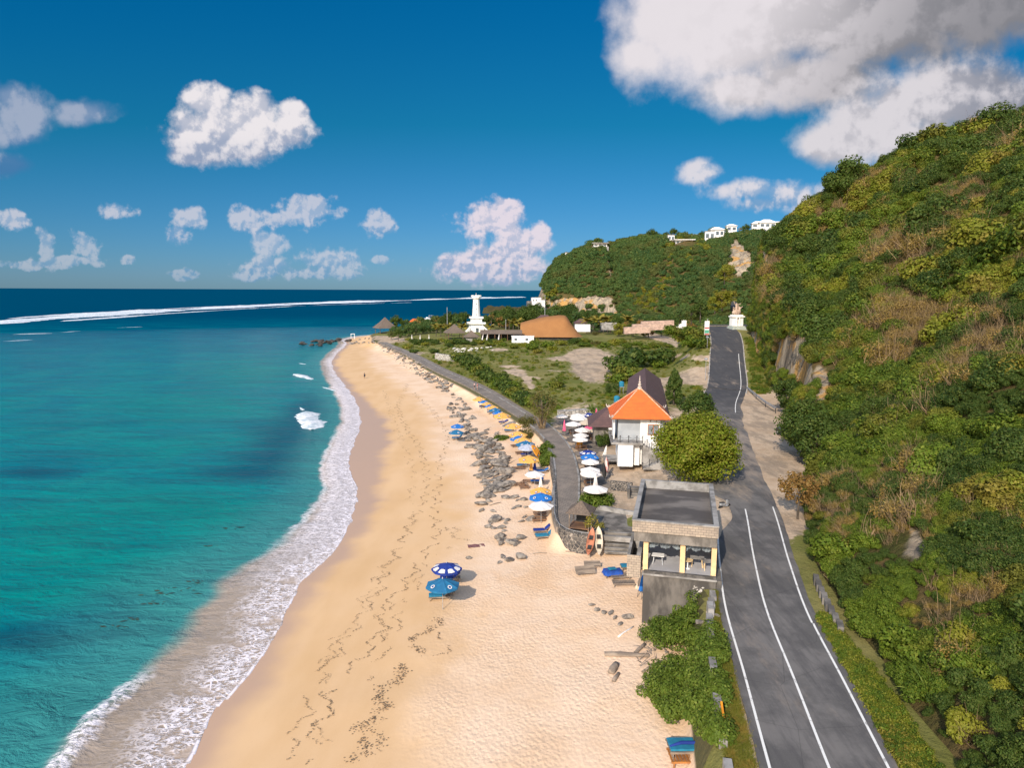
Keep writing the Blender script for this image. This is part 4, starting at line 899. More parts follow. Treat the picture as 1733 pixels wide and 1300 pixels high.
v = T.node('ShaderNodeNewGeometry').outputs['Position']
vd = T.voro(v, 1.6, 'DISTANCE_TO_EDGE'); vc = T.voro(v, 1.6, 'F1', 'Color')
sepc = T.node('ShaderNodeSeparateColor'); T.l.new(vc, sepc.inputs[0])
c = T.mix(sepc.outputs[0], (0.36, 0.32, 0.28), (0.60, 0.56, 0.50))
T.l.new(T.mix(T.ramp(vd, 0.0, 0.09, 1, 0), c, (0.17, 0.15, 0.13)), bs.inputs['Base Color']); bs.inputs['Roughness'].default_value = 0.95
bump(T, bs, T.ramp(vd, 0, 0.12), 1.0, 0.1)
def tile_mat(name, a, b, rows=0.30):
    m, T, bs = base_mat(name); v = T.node('ShaderNodeTexCoord').outputs['Object']
    sp = T.node('ShaderNodeSeparateXYZ'); T.l.new(v, sp.inputs[0])
    n = T.noise(v, 0.9, 6, 0.7); c = T.mix(T.ramp(n, .3, .7), b, a)
    cell = T.voro(T.scale(v, (4.2, 4.2, 3.4)), 1.0, 'F1', 'Color'); sc = T.node('ShaderNodeSeparateColor'); T.l.new(cell, sc.inputs[0])
    c = T.mix(T.math('MULTIPLY', sc.outputs[0], 0.35), c, b)
    w = T.math('FRACT', T.math('DIVIDE', sp.outputs['Z'], rows*0.55))
    c = T.mix(T.ramp(w, 0.0, 0.22, 0.55, 0.0), c, tuple(k*0.35 for k in b))
    T.l.new(c, bs.inputs['Base Color']); bs.inputs['Roughness'].default_value = 0.75; bump(T, bs, w, 0.6, 0.05); return m
m_orange = tile_mat('orange_roof_tiles', (0.78, 0.150, 0.020), (0.62, 0.115, 0.020))
m_brownr = tile_mat('brown_roof_tiles', (0.140, 0.075, 0.068), (0.090, 0.050, 0.048), 0.4)
def thatch_mat(name, a, b):
    m, T, bs = base_mat(name); v = T.node('ShaderNodeTexCoord').outputs['Object']
    n = T.noise(T.scale(v, (3, 3, .6)), 2.0, 6, .75); n2 = T.noise(v, .25, 4)
    T.l.new(T.mix(T.ramp(n2, .35, .65, 0, .5), T.mix(T.ramp(n, .3, .7), b, a), b), bs.inputs['Base Color']); bs.inputs['Roughness'].default_value = 0.95; bump(T, bs, n, .8, .15); return m
m_thatch = thatch_mat('grey_thatch', (0.22, 0.165, 0.125), (0.10, 0.075, 0.06))
m_thatcho = thatch_mat('golden_thatch', (0.38, 0.180, 0.062), (0.27, 0.118, 0.04))
m_teal = mat('teal_canvas', (0.015, 0.20, 0.32), (0.01, 0.15, 0.25), 2, 0.8)
m_blue = mat('blue_canvas', (0.012, 0.075, 0.36), (0.008, 0.05, 0.26), 2, 0.8)
m_curt = mat('grey_curtain', (0.19, 0.225, 0.25), (0.12, 0.14, 0.16), 1.4, 0.9)

# --- concrete pavilion above the beach
PV = (9.5, 51.6, 0.4); PR = rad(-14)
pv = thing('beach_pavilion', 'flat roofed grey concrete pavilion with open tiled terrace and cream columns above the beach', 'pavilion', PV, PR)
mb = MB(); mb.bx(0.95, 6.5, 0.30, 11.7, 0.0, 5.25); mb.build('foundation', mat('stained_foundation', (0.16, 0.142, 0.125), (0.065, 0.058, 0.052), 0.8, .95, .7, 6, space='World', contrast=(.38, .62), detail=9, stretch=(1, 1, .4)), pv)
for i in range(26):                                                    # pale stones where the render has fallen off
    q = random.Random(i); mb = MB(); mb.blob((5.15+q.uniform(-.45, .45), 0.29, 4.0+q.uniform(-.8, .7)), (q.uniform(.07, .15), .09, q.uniform(.06, .13)), i, .3, 1); mb.build('exposed_stone', m_pale_stone, pv)
mb = MB(); mb.bx(0.85, 6.55, 0.12, 11.75, 5.25, 5.40); mb.build('floor_slab', m_conc_l, pv)
mb = MB(); mb.bx(1.0, 6.5, 0.42, 6.6, 5.403, 5.50); mb.build('floor', m_tilefl, pv)
mb = MB(); mb.bx(1.0, 6.5, 0.16, 0.42, 5.40, 5.62); mb.build('terrace_edge', mat('dark_edge_tiles', (0.115, 0.105, 0.098), (0.06, 0.055, 0.05), 2.5, .8), pv)
for x in (1.08, 3.92, 6.28):
    mb = MB(); mb.bx(x-.19, x+.19, 0.46, 0.82, 5.50, 8.0); mb.build('column', m_cream, pv)
for x in (1.08, 3.92, 6.28):
    mb = MB(); mb.bx(x-.15, x+.15, 6.2, 6.5, 5.50, 8.0); mb.build('column', m_cream, pv)
mb = MB(); mb.bx(0.9, 6.5, 6.62, 11.6, 5.40, 8.0); mb.build('rear_wall', m_greyw, pv)
mb = MB(); mb.bx(6.42, 6.54, 3.2, 6.6, 5.50, 8.0); mb.build('side_wall', m_greyw, pv)
mb = MB(); mb.bx(0.15, 6.45, 0.14, 11.85, 8.0, 8.92); mb.build('roof_beam', m_conc, pv)
mb = MB(); mb.bx(0.32, 6.18, 0.32, 11.68, 8.92, 9.02); mb.build('roof_slab', m_roofslab, pv)
mb = MB(); mb.bx(0, 6.5, 0.0, .30, 8.80, 9.68); mb.build('parapet', m_blockw, pv)
mb = MB(); mb.bx(0, .30, .30, 11.7, 8.80, 9.68); mb.bx(6.2, 6.5, .30, 11.7, 8.80, 9.68); mb.bx(0, 6.5, 11.7, 12, 8.80, 9.68); mb.build('parapet', m_conc_l, pv)
mb = MB(); mb.bx(-.04, 6.54, -.04, .34, 9.68, 9.78); mb.bx(-.04, .34, .34, 11.66, 9.68, 9.78); mb.bx(6.16, 6.54, .34, 11.66, 9.68, 9.78); mb.bx(-.04, 6.54, 11.66, 12.04, 9.68, 9.78); mb.build('parapet_cap', m_conc_l, pv)
mb = MB(); mb.bx(-.35, .72, .2, .34, 4.95, 6.75); pl = mb.build('planter_box', m_blockw, pv)
mb = MB(); mb.bx(-.35, -.12, .34, 5.0, 5.2, 6.75); mb.bx(.38, .72, .34, 5.0, 5.2, 6.75); mb.bx(-.12, .38, 4.8, 5.0, 5.2, 6.75); mb.bx(-.35, .72, .34, 5.0, 5.0, 5.2); mb.build('planter_side', m_conc_l, pl)
mb = MB(); mb.bx(-.12, .38, .34, 4.8, 5.2, 5.6); mb.build('planter_soil', m_dark, pl)
def drape(x0, x1, y, z, seed):
    q = random.Random(seed); mb = MB(); n = 26; V = []
    for i in range(n+1):
        t = i/n; x = x0+(x1-x0)*t; sag = 0.42+0.28*abs(math.sin(t*math.pi*2.3+seed))*q.uniform(.8, 1.1)
        for k in range(5): V.append((x, y+0.10*math.sin(i*1.9+k), z-sag*k/4))
    F = [(i*5+k, i*5+5+k, i*5+6+k, i*5+k+1) for i in range(n) for k in range(4)]
    mb.add(V, F); return mb
drape(1.35, 3.7, .95, 7.95, 1).build('awning_cloth', m_curt, pv, True); drape(4.2, 6.1, .95, 7.95, 2).build('awning_cloth', m_curt, pv, True)
mb = MB(); mb.bx(6.55, 6.95, .5, 3.2, 2.0, 5.2); mb.build('buttress', m_conc, pv)
PM = Matrix.Translation(PV) @ Matrix.Rotation(PR, 4, 'Z')
def on_terrace(x, y): return PM @ Vector((x, y, 5.5))
def iron_table(name, label, x, y, w, l, rz, topm, legm):
    t = thing(name, label, 'table', on_terrace(x, y), PR+rz, None)
    mb = MB(); mb.bx(-l/2, l/2, -w/2, w/2, .70, .74); mb.build('table_top', topm, t, bevel=.01)
    for s in (-1, 1):
        mb = MB(); mb.beam((s*l*.38, -w*.4, 0), (s*l*.3, w*.1, .7), .05); mb.beam((s*l*.38, w*.4, 0), (s*l*.3, -w*.1, .7), .05); mb.build('leg_frame', legm, t)
    return t
iron_table('terrace_table', 'white rectangular table standing in the shade at the left of the terrace', 2.0, 2.2, .75, 1.0, 0, m_white, m_metal)
iron_table('terrace_table', 'pale iron table with crossed legs left of the right hand terrace column', 5.1, 2.4, .7, 1.1, 0, m_conc_l, m_cream)
iron_table('terrace_table', 'pale iron table with crossed legs against the rightmost terrace column', 5.95, 1.9, .7, .9, .2, m_conc_l, m_cream)
t = thing('round_table', 'small round brown table on a white pedestal by the middle terrace column', 'table', on_terrace(4.35, 1.7))
mb = MB(); mb.lathe([(.36, .68), (.38, .70), (.38, .74), (.35, .75)], 20); mb.build('table_top', m_cream, t)
mb = MB(); mb.lathe([(.2, 0), (.18, .04), (.05, .08), (.05, .68)], 12); mb.build('pedestal', m_white, t)

# --- stairs, terrace and walls beside the pavilion
st = thing('concrete_stairs', 'wide weathered concrete steps climbing from the sand beside the pavilion', 'stairs', (9.35, 65.6, 0), rad(-8))
mb = MB()
for k in range(6):
    mb.bx(0.0, 3.2, 0.52*k, 4.3, 1.75+.22*k, 1.75+.22*(k+1)-.004)
mb.build('steps', m_conc, st)
for k in range(6):
    mb = MB(); mb.bx(0.0, 3.2, 0.52*k-.03, 0.52*k+.10, 1.75+.22*(k+1)-.004, 1.75+.22*(k+1)+.02); mb.build('step_nosing', m_conc_l, st)
st2 = thing('concrete_stairs', 'short flight of grey steps behind the pavilion beside a stub wall', 'stairs', tuple(P(1066, 842, 3.4)), rad(-8))
mb = MB()
for k in range(5): mb.bx(0, 1.9, .42*k, 2.6, -.3+.2*k, -.3+.2*k+.196)
mb.build('steps', m_conc, st2); mb = MB(); mb.bx(-.25, 0, -.1, 2.4, -.3, 1.0); mb.build('side_wall', m_conc, st2)
# rounded lookout of black rubble at the end of the walkway
wl = [(7.75, 66.3), (7.1, 66.5), (6.3, 66.95), (5.6, 67.7), (5.0, 69.0), (4.75, 70.6), (4.72, 73), (5.0, 77), (5.35, 84), (5.6, 92), (5.75, 100), (5.7, 106), (5.4, 112)]
mb = MB(); V = []; F = []
for i, (x, y) in enumerate(wl):
    V += [(x-.12, y-.12 if i < 5 else y, 0.6), (x, y, 3.35), (x+.32, y+(.3 if i < 4 else .1), 3.35), (x+.4, y+.3, 2.0)]
for i in range(len(wl)-1):
    a, b = 4*i, 4*i+4; F += [(a, b, b+1, a+1), (a+1, b+1, b+2, a+2), (a+2, b+2, b+3, a+3)]
mb.add(V, F); F2 = [(0, 1, 2, 3)]; mb.add(V[:4], F2)
sw = mb.build('retaining_wall', m_stone); tag(sw, 'curved retaining wall of dark rubble with pale joints at the walkway end', 'wall')
mb = MB()
pts = [(x+.05, y+.1, 3.62) for x, y in wl[:9]]; mb.tube(pts, .03, 6)
for p in pts: mb.tube([(p[0], p[1], 3.3), p], .02, 5)
hr = mb.build('handrail', m_metal); tag(hr, 'thin pale metal handrail along the top of the curved rubble wall', 'handrail')
mb = MB(); poly = [(x+.2, y+.2) for x, y in wl[:8]]+[(9.0, 78), (13.0, 74), (13.0, 68.9), (8.0, 68.2)]
n = len(poly); mb.add([(x, y, 3.108) for x, y in poly]+[(x, y, 2.3) for x, y in poly], [tuple(range(n-1, -1, -1))]+[(i, (i+1) % n, n+(i+1) % n, n+i) for i in range(n)])
tag(mb.build('paved_terrace', m_conc), kind='structure')
for k, (a, b, c2, d2) in enumerate([((1000, 905), (1078, 912), 2.9, .5), ((1010, 862), (1076, 874), 3.3, .6)]):
    p, q = P(*a, 3.1), P(*b, 3.1); mb = MB(); mb.beam((p.x, p.y, c2), (q.x, q.y, c2), .35, d2)
    tag(mb.build('terrace_curb', m_conc_l), ['low concrete curb at the head of the wide beach steps', 'low concrete curb behind the terrace, below the sandy yard'][k], 'curb')
p, q = P(1033, 822, 3.6), P(1070, 826, 3.6); mb = MB(); mb.beam((p.x, p.y, 3.6), (q.x, q.y, 3.6), .4, 1.3)
tag(mb.build('garden_wall', m_stone), 'grey rubble wall holding up the sandy yard in front of the white house', 'wall')
# thatched shelter on the terrace
hz_ = P(983, 896, 3.1); hut = thing('thatched_shelter', 'small open shelter with grey thatched roof at the end of the walkway', 'shelter', tuple(hz_), rad(-18))
mb = MB(); mb.lathe([(1.95, 2.0), (1.9, 2.08), (.9, 2.6), (.08, 3.1)], 4, rot=rad(45)); mb.build('roof', m_thatch, hut)
for x in (-1, 1):
    for y in (-1, 1):
        mb = MB(); mb.tube([(x*1.02, y*1.02, 0), (x*1.02, y*1.02, 2.05)], .06, 8); mb.build('post', m_woodg, hut)
mb = MB(); mb.bx(-1.1, 1.1, -1.1, 1.1, .38, .48)
for x in (-1, 1):
    for y in (-1, 1): mb.bx(x*.98-.05, x*.98+.05, y*.98-.05, y*.98+.05, 0, .38)
mb.build('platform', m_wood, hut)
mb = MB(); mb.bx(-.7, .9, .9, 1.0, .5, 1.5); mb.build('back_panel', m_dark, hut)

# --- white house with the orange roof
HR = rad(-5); hs_ = thing('white_house', 'two storey white and grey house with bright orange tiled pyramid roof', 'house', (14.75, 92.9, 4.0), HR)
mb = MB(); mb.bx(0, 6.3, 0.4, 7.2, 3.3, 6.5); mb.build('upper_wall', m_greyw, hs_)
mb = MB(); mb.bx(3.05, 5.75, 0.15, .39, 3.0, 6.5); mb.bx(2.6, 6.6, 0.05, .39, 0, 3.0); mb.build('white_bay', m_white, hs_)
mb = MB(); mb.bx(-.65, -.45, 0.3, 3.2, 3.45, 6.4); mb.build('side_screen', m_white, hs_)
mb = MB(); mb.bx(0.2, 6.3, 0.45, 7.1, 0, 3.1); mb.build('lower_wall', m_white, hs_)
mb = MB(); mb.bx(-.05, 2.0, -1.5, .2, 0, 3.05); mb.build('stair_store', m_white, hs_)
mb = MB(); mb.bx(2.05, 2.95, -.6, .0, 0, 3.05); mb.build('recess_wall', m_white, hs_)
mb = MB(); mb.bx(-1.0, 3.3, -1.6, 0.4, 3.06, 3.36); mb.bx(-1.0, -.0, .4, 6, 3.06, 3.36); bal = mb.build('balcony', m_conc_l, hs_)
def posts_chain(pts, parent):
    for p in pts:
        mb = MB(); mb.lathe([(.05, 0), (.05, .85), (.08, .87), (.08, .95), (.02, 1.0)], 8, p); mb.build('railing_post', m_iron, parent)
    mb = MB()
    for a, b in zip(pts, pts[1:]):
        a, b = Vector(a), Vector(b); mb.tube([a.lerp(b, t)+Vector((0, 0, .8-.22*math.sin(math.pi*t))) for t in (0, .25, .5, .75, 1)], .02, 5)
    mb.build('railing_chain', m_iron, parent)
posts_chain([(-.95, .6, 3.36), (-.9, -1.5, 3.36), (.2, -1.5, 3.36), (1.35, -1.5, 3.36), (2.45, -1.5, 3.36), (3.25, -1.5, 3.36)], bal)
mb = MB()
n = 8
for k in range(n): mb.bx(3.3+.36*k, 3.3+.36*(k+1), -1.55, -.25, .1+0*k, 3.2-.20*(k+1))
stw = mb.build('upper_stairs', m_conc_l, hs_)
posts_chain([(3.3+.36*k, -1.5, 3.2-.2*k) for k in (1.5, 3.3, 5.1, 7.2)], stw)
mb = MB(); mb.bx(6.2, 7.4, -2.9, -.25, 0.1, 1.55)
for k in range(7): mb.bx(6.2-.42*(k+1), 6.2-.42*k, -2.9, -1.62, 0, 1.5-.2*(k+1)+.05)
stl = mb.build('lower_stairs', m_conc_l, hs_)
posts_chain([(7.2, -2.85, 1.55), (6.1, -2.85, 1.4), (5.1, -2.85, .95), (4.1, -2.85, .5), (3.2, -2.85, .0)], stl)
wf = MB(); wf.bx(4.05, 5.55, .08, .15, 4.15, 5.65); wf = wf.build('window', m_wood if False else mat('orange_wood', (0.42, 0.13, 0.03), (0.30, 0.09, 0.02), 2, .6), hs_)
for x in (4.13, 4.86):
    mb = MB(); mb.bx(x, x+.61, .05, .08, 4.25, 5.55); mb.build('window_pane', mat('louvre_glass', (0.25, 0.27, 0.29), (0.16, 0.17, 0.19), 1, .3, stretch=(1, 1, 12)), wf)
for x in (4.4, 5.2):
    mb = MB(); mb.bx(x-.07, x+.07, .10, .15, 6.02, 6.16); mb.build('vent', m_dark, hs_)
mb = MB(); E = [(-1.05, -.75), (7.3, -.75), (7.3, 8.0), (-1.05, 8.0)]; ap = (3.12, 3.62, 10.3)
V = [(x, y, 6.52) for x, y in E]; M1 = []
for (x, y) in E: M1.append((ap[0]+(x-ap[0])*.55, ap[1]+(y-ap[1])*.55, 6.52+(10.3-6.52)*.445))
V += M1+[ap]; F = [(i, (i+1) % 4, 4+(i+1) % 4, 4+i) for i in range(4)]+[(4+i, 4+(i+1) % 4, 8) for i in range(4)]
mb.add(V, F); mb.add([(x, y, 6.50) for x, y in E], [(3, 2, 1, 0)]); rf = mb.build('roof', m_orange, hs_)
m_ridge = mat('ridge_tile', (0.70, 0.42, 0.28), (0.52, 0.26, 0.15), 3, .8)
for i in range(4):
    mb = MB(); mb.tube([V[i], M1[i], (ap[0], ap[1], ap[2]+.02)], .085, 6); mb.build('ridge_cap', m_ridge, rf)
m_orn = mat('carved_stone', (0.55, 0.47, 0.40), (0.36, 0.30, 0.26), 5, .9, .5, 12)
for (x, y) in E:
    mb = MB(); u = Vector((x-ap[0], y-ap[1], 0)).normalized(); p = Vector((x, y, 6.55))
    mb.tube([p-u*.5+Vector((0, 0, .25)), p+Vector((0, 0, .12)), p+u*.28+Vector((0, 0, .28)), p+u*.36+Vector((0, 0, .6))], [.14, .13, .11, .03], 6); mb.tube([p-u*.2, p-u*.2+Vector((0, 0, .55))], [.13, .02], 6); mb.build('roof_ornament', m_orn, rf)
mb = MB(); mb.lathe([(.34, -.35), (.30, .1), (.16, .2), (.26, .4), (.12, .6), (.18, .75), (.07, .95), (.10, 1.1), (.01, 1.75)], 10, ap); mb.build('finial', m_orn, rf)
mb = MB(); mb.bx(-1.02, 7.27, -.72, 7.97, 6.38, 6.49); mb.build('eaves', m_wood, rf)

# --- brown roofed halls behind the house
def hip_roof(mb, x0, x1, y0, y1, ze, zr, hx=None, hy=None):
    cx, cy = (x0+x1)/2, (y0+y1)/2
    if x1-x0 > y1-y0: r = (y1-y0)/2 if hx is None else hx; R = [(x0+r, cy, zr), (x1-r, cy, zr)]; V = [(x0, y0, ze), (x1, y0, ze), (x1, y1, ze), (x0, y1, ze)]+R; F = [(0, 1, 5, 4), (1, 2, 5), (2, 3, 4, 5), (3, 0, 4)]
    else: r = (x1-x0)/2 if hy is None else hy; R = [(cx, y0+r, zr), (cx, y1-r, zr)]; V = [(x0, y0, ze), (x1, y0, ze), (x1, y1, ze), (x0, y1, ze)]+R; F = [(0, 1, 4), (1, 2, 5, 4), (2, 3, 5), (3, 0, 4, 5)]
    return mb.add(V, F+[(3, 2, 1, 0)])
bh = thing('brown_roof_hall', 'low hall with brown tiled hipped roof wrapped behind the white house', 'hall', (19.6, 109.3, 4.0), HR)
mb = MB(); mb.bx(-6.3, 6.3, -3, 3.4, 0, 2.7); mb.build('wall', m_conc, bh)
hip_roof(MB(), -7.2, 7.4, -4.2, 4.4, 2.6, 5.9).build('roof', m_brownr, bh)
mb = MB(); mb.bx(-4.0, -2.6, -4.1, -3.9, 2.2, 2.5); mb.build('sign_board', m_white, bh)
lw = thing('long_hall', 'long narrow hall with dark brown gabled roof running inland behind the white house', 'hall', (27.6, 139.5, 3.9), rad(-10.5))
mb = MB(); mb.bx(-3, 3, -24, 27, 0, 2.8); mb.build('wall', m_conc, lw)
mb = MB(); Y0, Y1 = -25, 28; mb.add([(-3.9, Y0, 2.5), (0, Y0, 5.2), (3.9, Y0, 2.5), (-3.9, Y1, 2.5), (0, Y1, 5.2), (3.9, Y1, 2.5)], [(0, 1, 4, 3), (1, 2, 5, 4), (0, 2, 1), (3, 4, 5), (0, 3, 5, 2)]); mb.build('roof', m_brownr, lw)
for p, lab in ((P(1044, 673, 6.5), 'blue water tank on a stand left of the orange roof'), (P(1052, 648, 6.5), 'small blue water tank beside the long brown roof')):
    t = thing('water_tank', lab, 'tank', (p.x, p.y, 3.6))
    mb = MB(); mb.lathe([(.55, 2.0), (.6, 2.1), (.6, 3.0), (.45, 3.2), (.15, 3.3)], 14); mb.build('tank', m_teal, t)
    mb = MB()
    for x in (-.4, .4):
        for y in (-.4, .4): mb.tube([(x, y, 0), (x, y, 2.0)], .05, 6)
    mb.bx(-.6, .6, -.6, .6, 1.92, 2.0); mb.build('stand', m_metal, t)
mb = MB(); a, b = P(946, 699, 4.0), P(1012, 695, 4.0); mb.beam((a.x, a.y, 3.9), (b.x, b.y, 3.9), 1.6, 1.1)
tag(mb.build('pebble_wall', m_pale_stone), 'low pale pebble wall closing off the umbrella terrace from the lawn', 'wall')
mb = MB(); mb.bx(0, 3.2, 0, 3.6, 0, .12); o = mb.build('paved_terrace', m_conc_l, None, loc=tuple(P(1022, 781, 3.95)), rz=HR); tag(o, kind='structure')

# --- white tower
tw = thing('white_tower', 'tall white stone lighthouse tower with two balconies and a crenellated top', 'tower', (P(806, 562, 4.0).x, P(806, 562, 4.0).y, 4.0), rad(12))
R2 = math.sqrt(2); r4 = rad(45)
mb = MB(); mb.lathe([(3.9*R2, 0), (3.6*R2, 3.6), (3.5*R2, 4.3)], 4, rot=r4); mb.build('base', m_white, tw)
mb = MB(); mb.lathe([(3.7*R2, 4.3), (4.7*R2, 4.7), (4.7*R2, 5.7), (4.4*R2, 5.7), (4.4*R2, 5.0)], 4, rot=r4); mb.build('balcony', m_white, tw)
mb = MB(); mb.lathe([(3.0*R2, 5.0), (2.8*R2, 7.4)], 4, rot=r4); mb.build('middle_stage', m_white, tw)
mb = MB(); mb.lathe([(2.9*R2, 7.4), (3.6*R2, 7.8), (3.6*R2, 8.8), (3.35*R2, 8.8), (3.35*R2, 8.0)], 4, rot=r4); mb.build('balcony', m_white, tw)
mb = MB(); mb.lathe([(2.35, 8.0), (1.75, 18.7)], 8, rot=rad(22.5)); sh_ = mb.build('shaft', m_white, tw)
for z in (10, 13, 16):
    mb = MB(); mb.box((0, -2.05+(z-10)*.05, z), (.35, .12, .9)); mb.build('slit_window', m_glass, sh_)
mb = MB(); mb.lathe([(1.75, 18.6), (2.7, 19.3), (2.7, 20.2), (2.45, 20.2), (2.45, 19.6), (.2, 19.7)], 8, rot=rad(22.5)); tp = mb.build('crown', m_white, tw)
for k in range(8):
    a = k*rad(45); mb = MB(); mb.box((2.45*math.cos(a), 2.45*math.sin(a), 20.55), (.75, .75, .75), a); mb.build('merlon', m_white, tp)
mb = MB(); mb.lathe([(.5, 19.6), (.45, 20.6), (.1, 21.2), (.05, 22.3)], 8); mb.build('lantern', m_white, tp)
for s in (-1, 1):
    mb = MB(); mb.beam((s*3.8, -3.2, 3.0), (s*6.6, -4.0, .3), 1.4, .8); mb.build('stair_flank', m_white, tw)
mb = MB(); mb.box((0, -3.85, 1.3), (1.5, .2, 2.4)); mb.build('door', m_glass, tw)

# --- beach club round the tower
def hut_at(name, label, px, py, w, h, zr, matr, n=4, y=None, rz=0.3, wall=None, cat='hut', z=None):
    p = P(px, py, 3.9) if z is None else P(px, py, z); t = thing(name, label, cat, tuple(p), rz); r = w/2*(R2 if n == 4 else 1)
    mb = MB(); mb.lathe([(r, h), (r*.98, h+.15), (r*.45, h+(zr-h)*.52), (r*.03+.05, zr)], n, rot=r4); mb.build('roof', matr, t)
    if wall: mb = MB(); mb.bx(-w*.36, w*.36, -w*.36, w*.36, 0, h+.1); mb.build('wall', wall, t)
    else:
        for x in (-1, 1):
            for yy2 in (-1, 1): mb = MB(); mb.tube([(x*w*.38, yy2*w*.38, 0), (x*w*.38, yy2*w*.38, h+.2)], .14, 6); mb.build('post', m_wood, t)
        mb = MB(); mb.bx(-w*.3, w*.3, -w*.3, w*.3, .0, .7); mb.build('counter', m_dark, t)
    return t
hut_at('thatched_hut', 'open thatched hut with dark brown tent roof in front of the white tower', 769, 575, 9.2, 3.4, 7.6, m_thatch)
hut_at('thatched_hut', 'small thatched hut with low grey roof on a terrace right of the tent roofed hut', 798, 578, 7.5, 2.2, 5.2, m_thatch, rz=.1, wall=m_conc_l)
hut_at('seaside_pavilion', 'grey roofed open pavilion on the point beside the sea', 652, 565, 11.5, 3.4, 9.4, m_thatch, rz=.5, z=2.6)
for (px, py, w, d_, h, zr, mr, mw, lab) in [(703, 553, 9, 6, 3, 5.2, m_orange, m_conc_l, 'low building with small orange tiled roof left of the tower'), (718, 552, 9, 5, 4.6, 5.2, m_white, m_conc_l, 'building with flat white metal roof behind the palms'),
                                          (921, 541, 13, 9, 4, 7.6, m_brownr, m_conc, 'brown roofed house on the slope behind the golden thatched hall'), (1012, 541, 12, 8, 2.4, 5.2, m_conc_l, m_conc, 'grey low roofed house among the trees right of the thatched hall'), (984, 536, 9, 7, 3, 5.5, m_brownr, m_conc, 'small dark brown roofed house among trees above the palms')]:
    p = P(px, py, 4.0) if py > 545 else PY(px, py, 400); zb_ = min(p.z, 6); t = thing('distant_house', lab, 'house', (p.x, p.y, zb_), .1)
    mb = MB(); mb.bx(-w/2+.5, w/2-.5, -d_/2+.5, d_/2-.5, 0 if py > 545 else -4, h); mb.build('wall', mw, t); hip_roof(MB(), -w/2, w/2, -d_/2, d_/2, h, zr).build('roof', mr, t)
    mb = MB(); mb.bx(-w*.2, w*.2, -d_/2+.42, -d_/2+.5, .8, h*.8); mb.build('window', m_glass, t)
p = P(848, 576, 4.0); t = thing('long_shelter', 'long low thatched shelter with open dark front between tower and thatched hall', 'shelter', tuple(p), rad(2))
mb = MB(); mb.add([(-10, -3.5, 3.2), (10, -3.5, 3.2), (10, 0, 5.0), (-10, 0, 5.0), (10, 3.5, 3.4), (-10, 3.5, 3.4)], [(0, 1, 2, 3), (3, 2, 4, 5), (0, 5, 4, 1)]); mb.build('roof', m_thatch, t)
mb = MB(); mb.bx(-9.6, 9.6, 2.6, 3.0, 0, 3.2); mb.build('back_wall', m_dark, t)
for x in range(-9, 10, 3): mb = MB(); mb.tube([(x, -3.1, 0), (x, -3.1, 3.3)], .15, 6); mb.build('post', m_wood, t)
# great thatched hall: a curved ridge that rises to the right and falls to a low tail
p = P(933, 574, 4.0); th = thing('thatched_hall', 'great hall with a sweeping golden thatched roof, ridge falling to the right', 'hall', (p.x, p.y, 4.0), rad(-2))
rid = curve([(-15.2, 8.0), (-8, 10.0), (0, 11.4), (5.2, 11.8), (6.8, 11.5), (10, 7.2), (13, 3.6), (15.4, 1.4)]); mb = MB(); V = []; F = []
xs_ = np.linspace(-15.2, 15.4, 40); rows = [(-1, 0), (-.8, .16), (-.55, .42), (-.28, .72), (0, 1), (.28, .72), (.55, .42), (.8, .16), (1, 0)]
for x in xs_:
    zr = float(rid(x)); hw = 7.5*min(1, (zr-0.6)/4); e = max(1.2, 1.4)
    for (q, k) in rows: V.append((x+(.05*q), q*hw, min(e, zr)+(zr-min(e, zr))*k))
for i in range(len(xs_)-1):
    for k in range(8): a = i*9+k; F.append((a, a+9, a+10, a+1))
mb.add(V, F); mb.build('roof', m_thatcho, th, True)
mb = MB(); mb.add([(-14.6, -6.6, 0), (-14.6, 6.6, 0), (-14.9, 6.4, 1.6), (-15.0, 0, 7.6), (-14.9, -6.4, 1.6)], [(0, 4, 3, 2, 1)]); mb.bx(-14.5, 10, -6.4, 6.4, 0, 1.4); mb.build('wall', m_dark, th)
p = P(884, 581, 4.0); t = thing('white_block', 'small flat white building at the corner of the golden thatched hall', 'building', (p.x, p.y, 4.0), 0)
mb = MB(); mb.bx(-4.8, 5.2, 0, 3.5, 0, 3.0); mb.build('wall', m_white, t); mb = MB(); mb.bx(-5, 5.4, -.2, 3.7, 3.0, 3.25); mb.build('roof', m_white, t)
for x in (-3, 2): mb = MB(); mb.bx(x-.6, x+.6, -.06, 0, 1.3, 2.2); mb.build('window', m_glass, t)
# pink garden terraces and white gateposts
for k, (x0, x1, py, lab) in enumerate([(1056, 1100, 556, 'lowest pink stone terrace wall on the far slope'), (1070, 1125, 551, 'middle pink stone terrace wall on the far slope'), (1085, 1140, 546, 'topmost pink stone terrace wall on the far slope')]):
    a, b = PY(x0, py, 330+8*k), PY(x1, py-2, 330+8*k); mb = MB(); mb.beam((a.x, a.y, a.z-1), (b.x, b.y, b.z-1), 2.5, 3.2)
    tag(mb.build('terrace_wall', mat('pink_stone', (0.50, 0.35, 0.28), (0.36, 0.25, 0.20), .6, .9, space='World')), lab, 'wall')
p = PY(1152, 560, 300); t = thing('white_gateway', 'white stepped gate wall with tall pillar left of the road', 'gate', (p.x, p.y, p.z-1.5), 0)
mb = MB(); mb.bx(.5, 2.4, 0, 1.2, 0, 6.2); mb.build('pillar', m_white, t); mb = MB(); mb.bx(-3.2, -.8, 0, .6, 0, 3.4); mb.bx(-.8, .45, 0, .6, 0, 4.6); mb.build('wall', m_white, t)
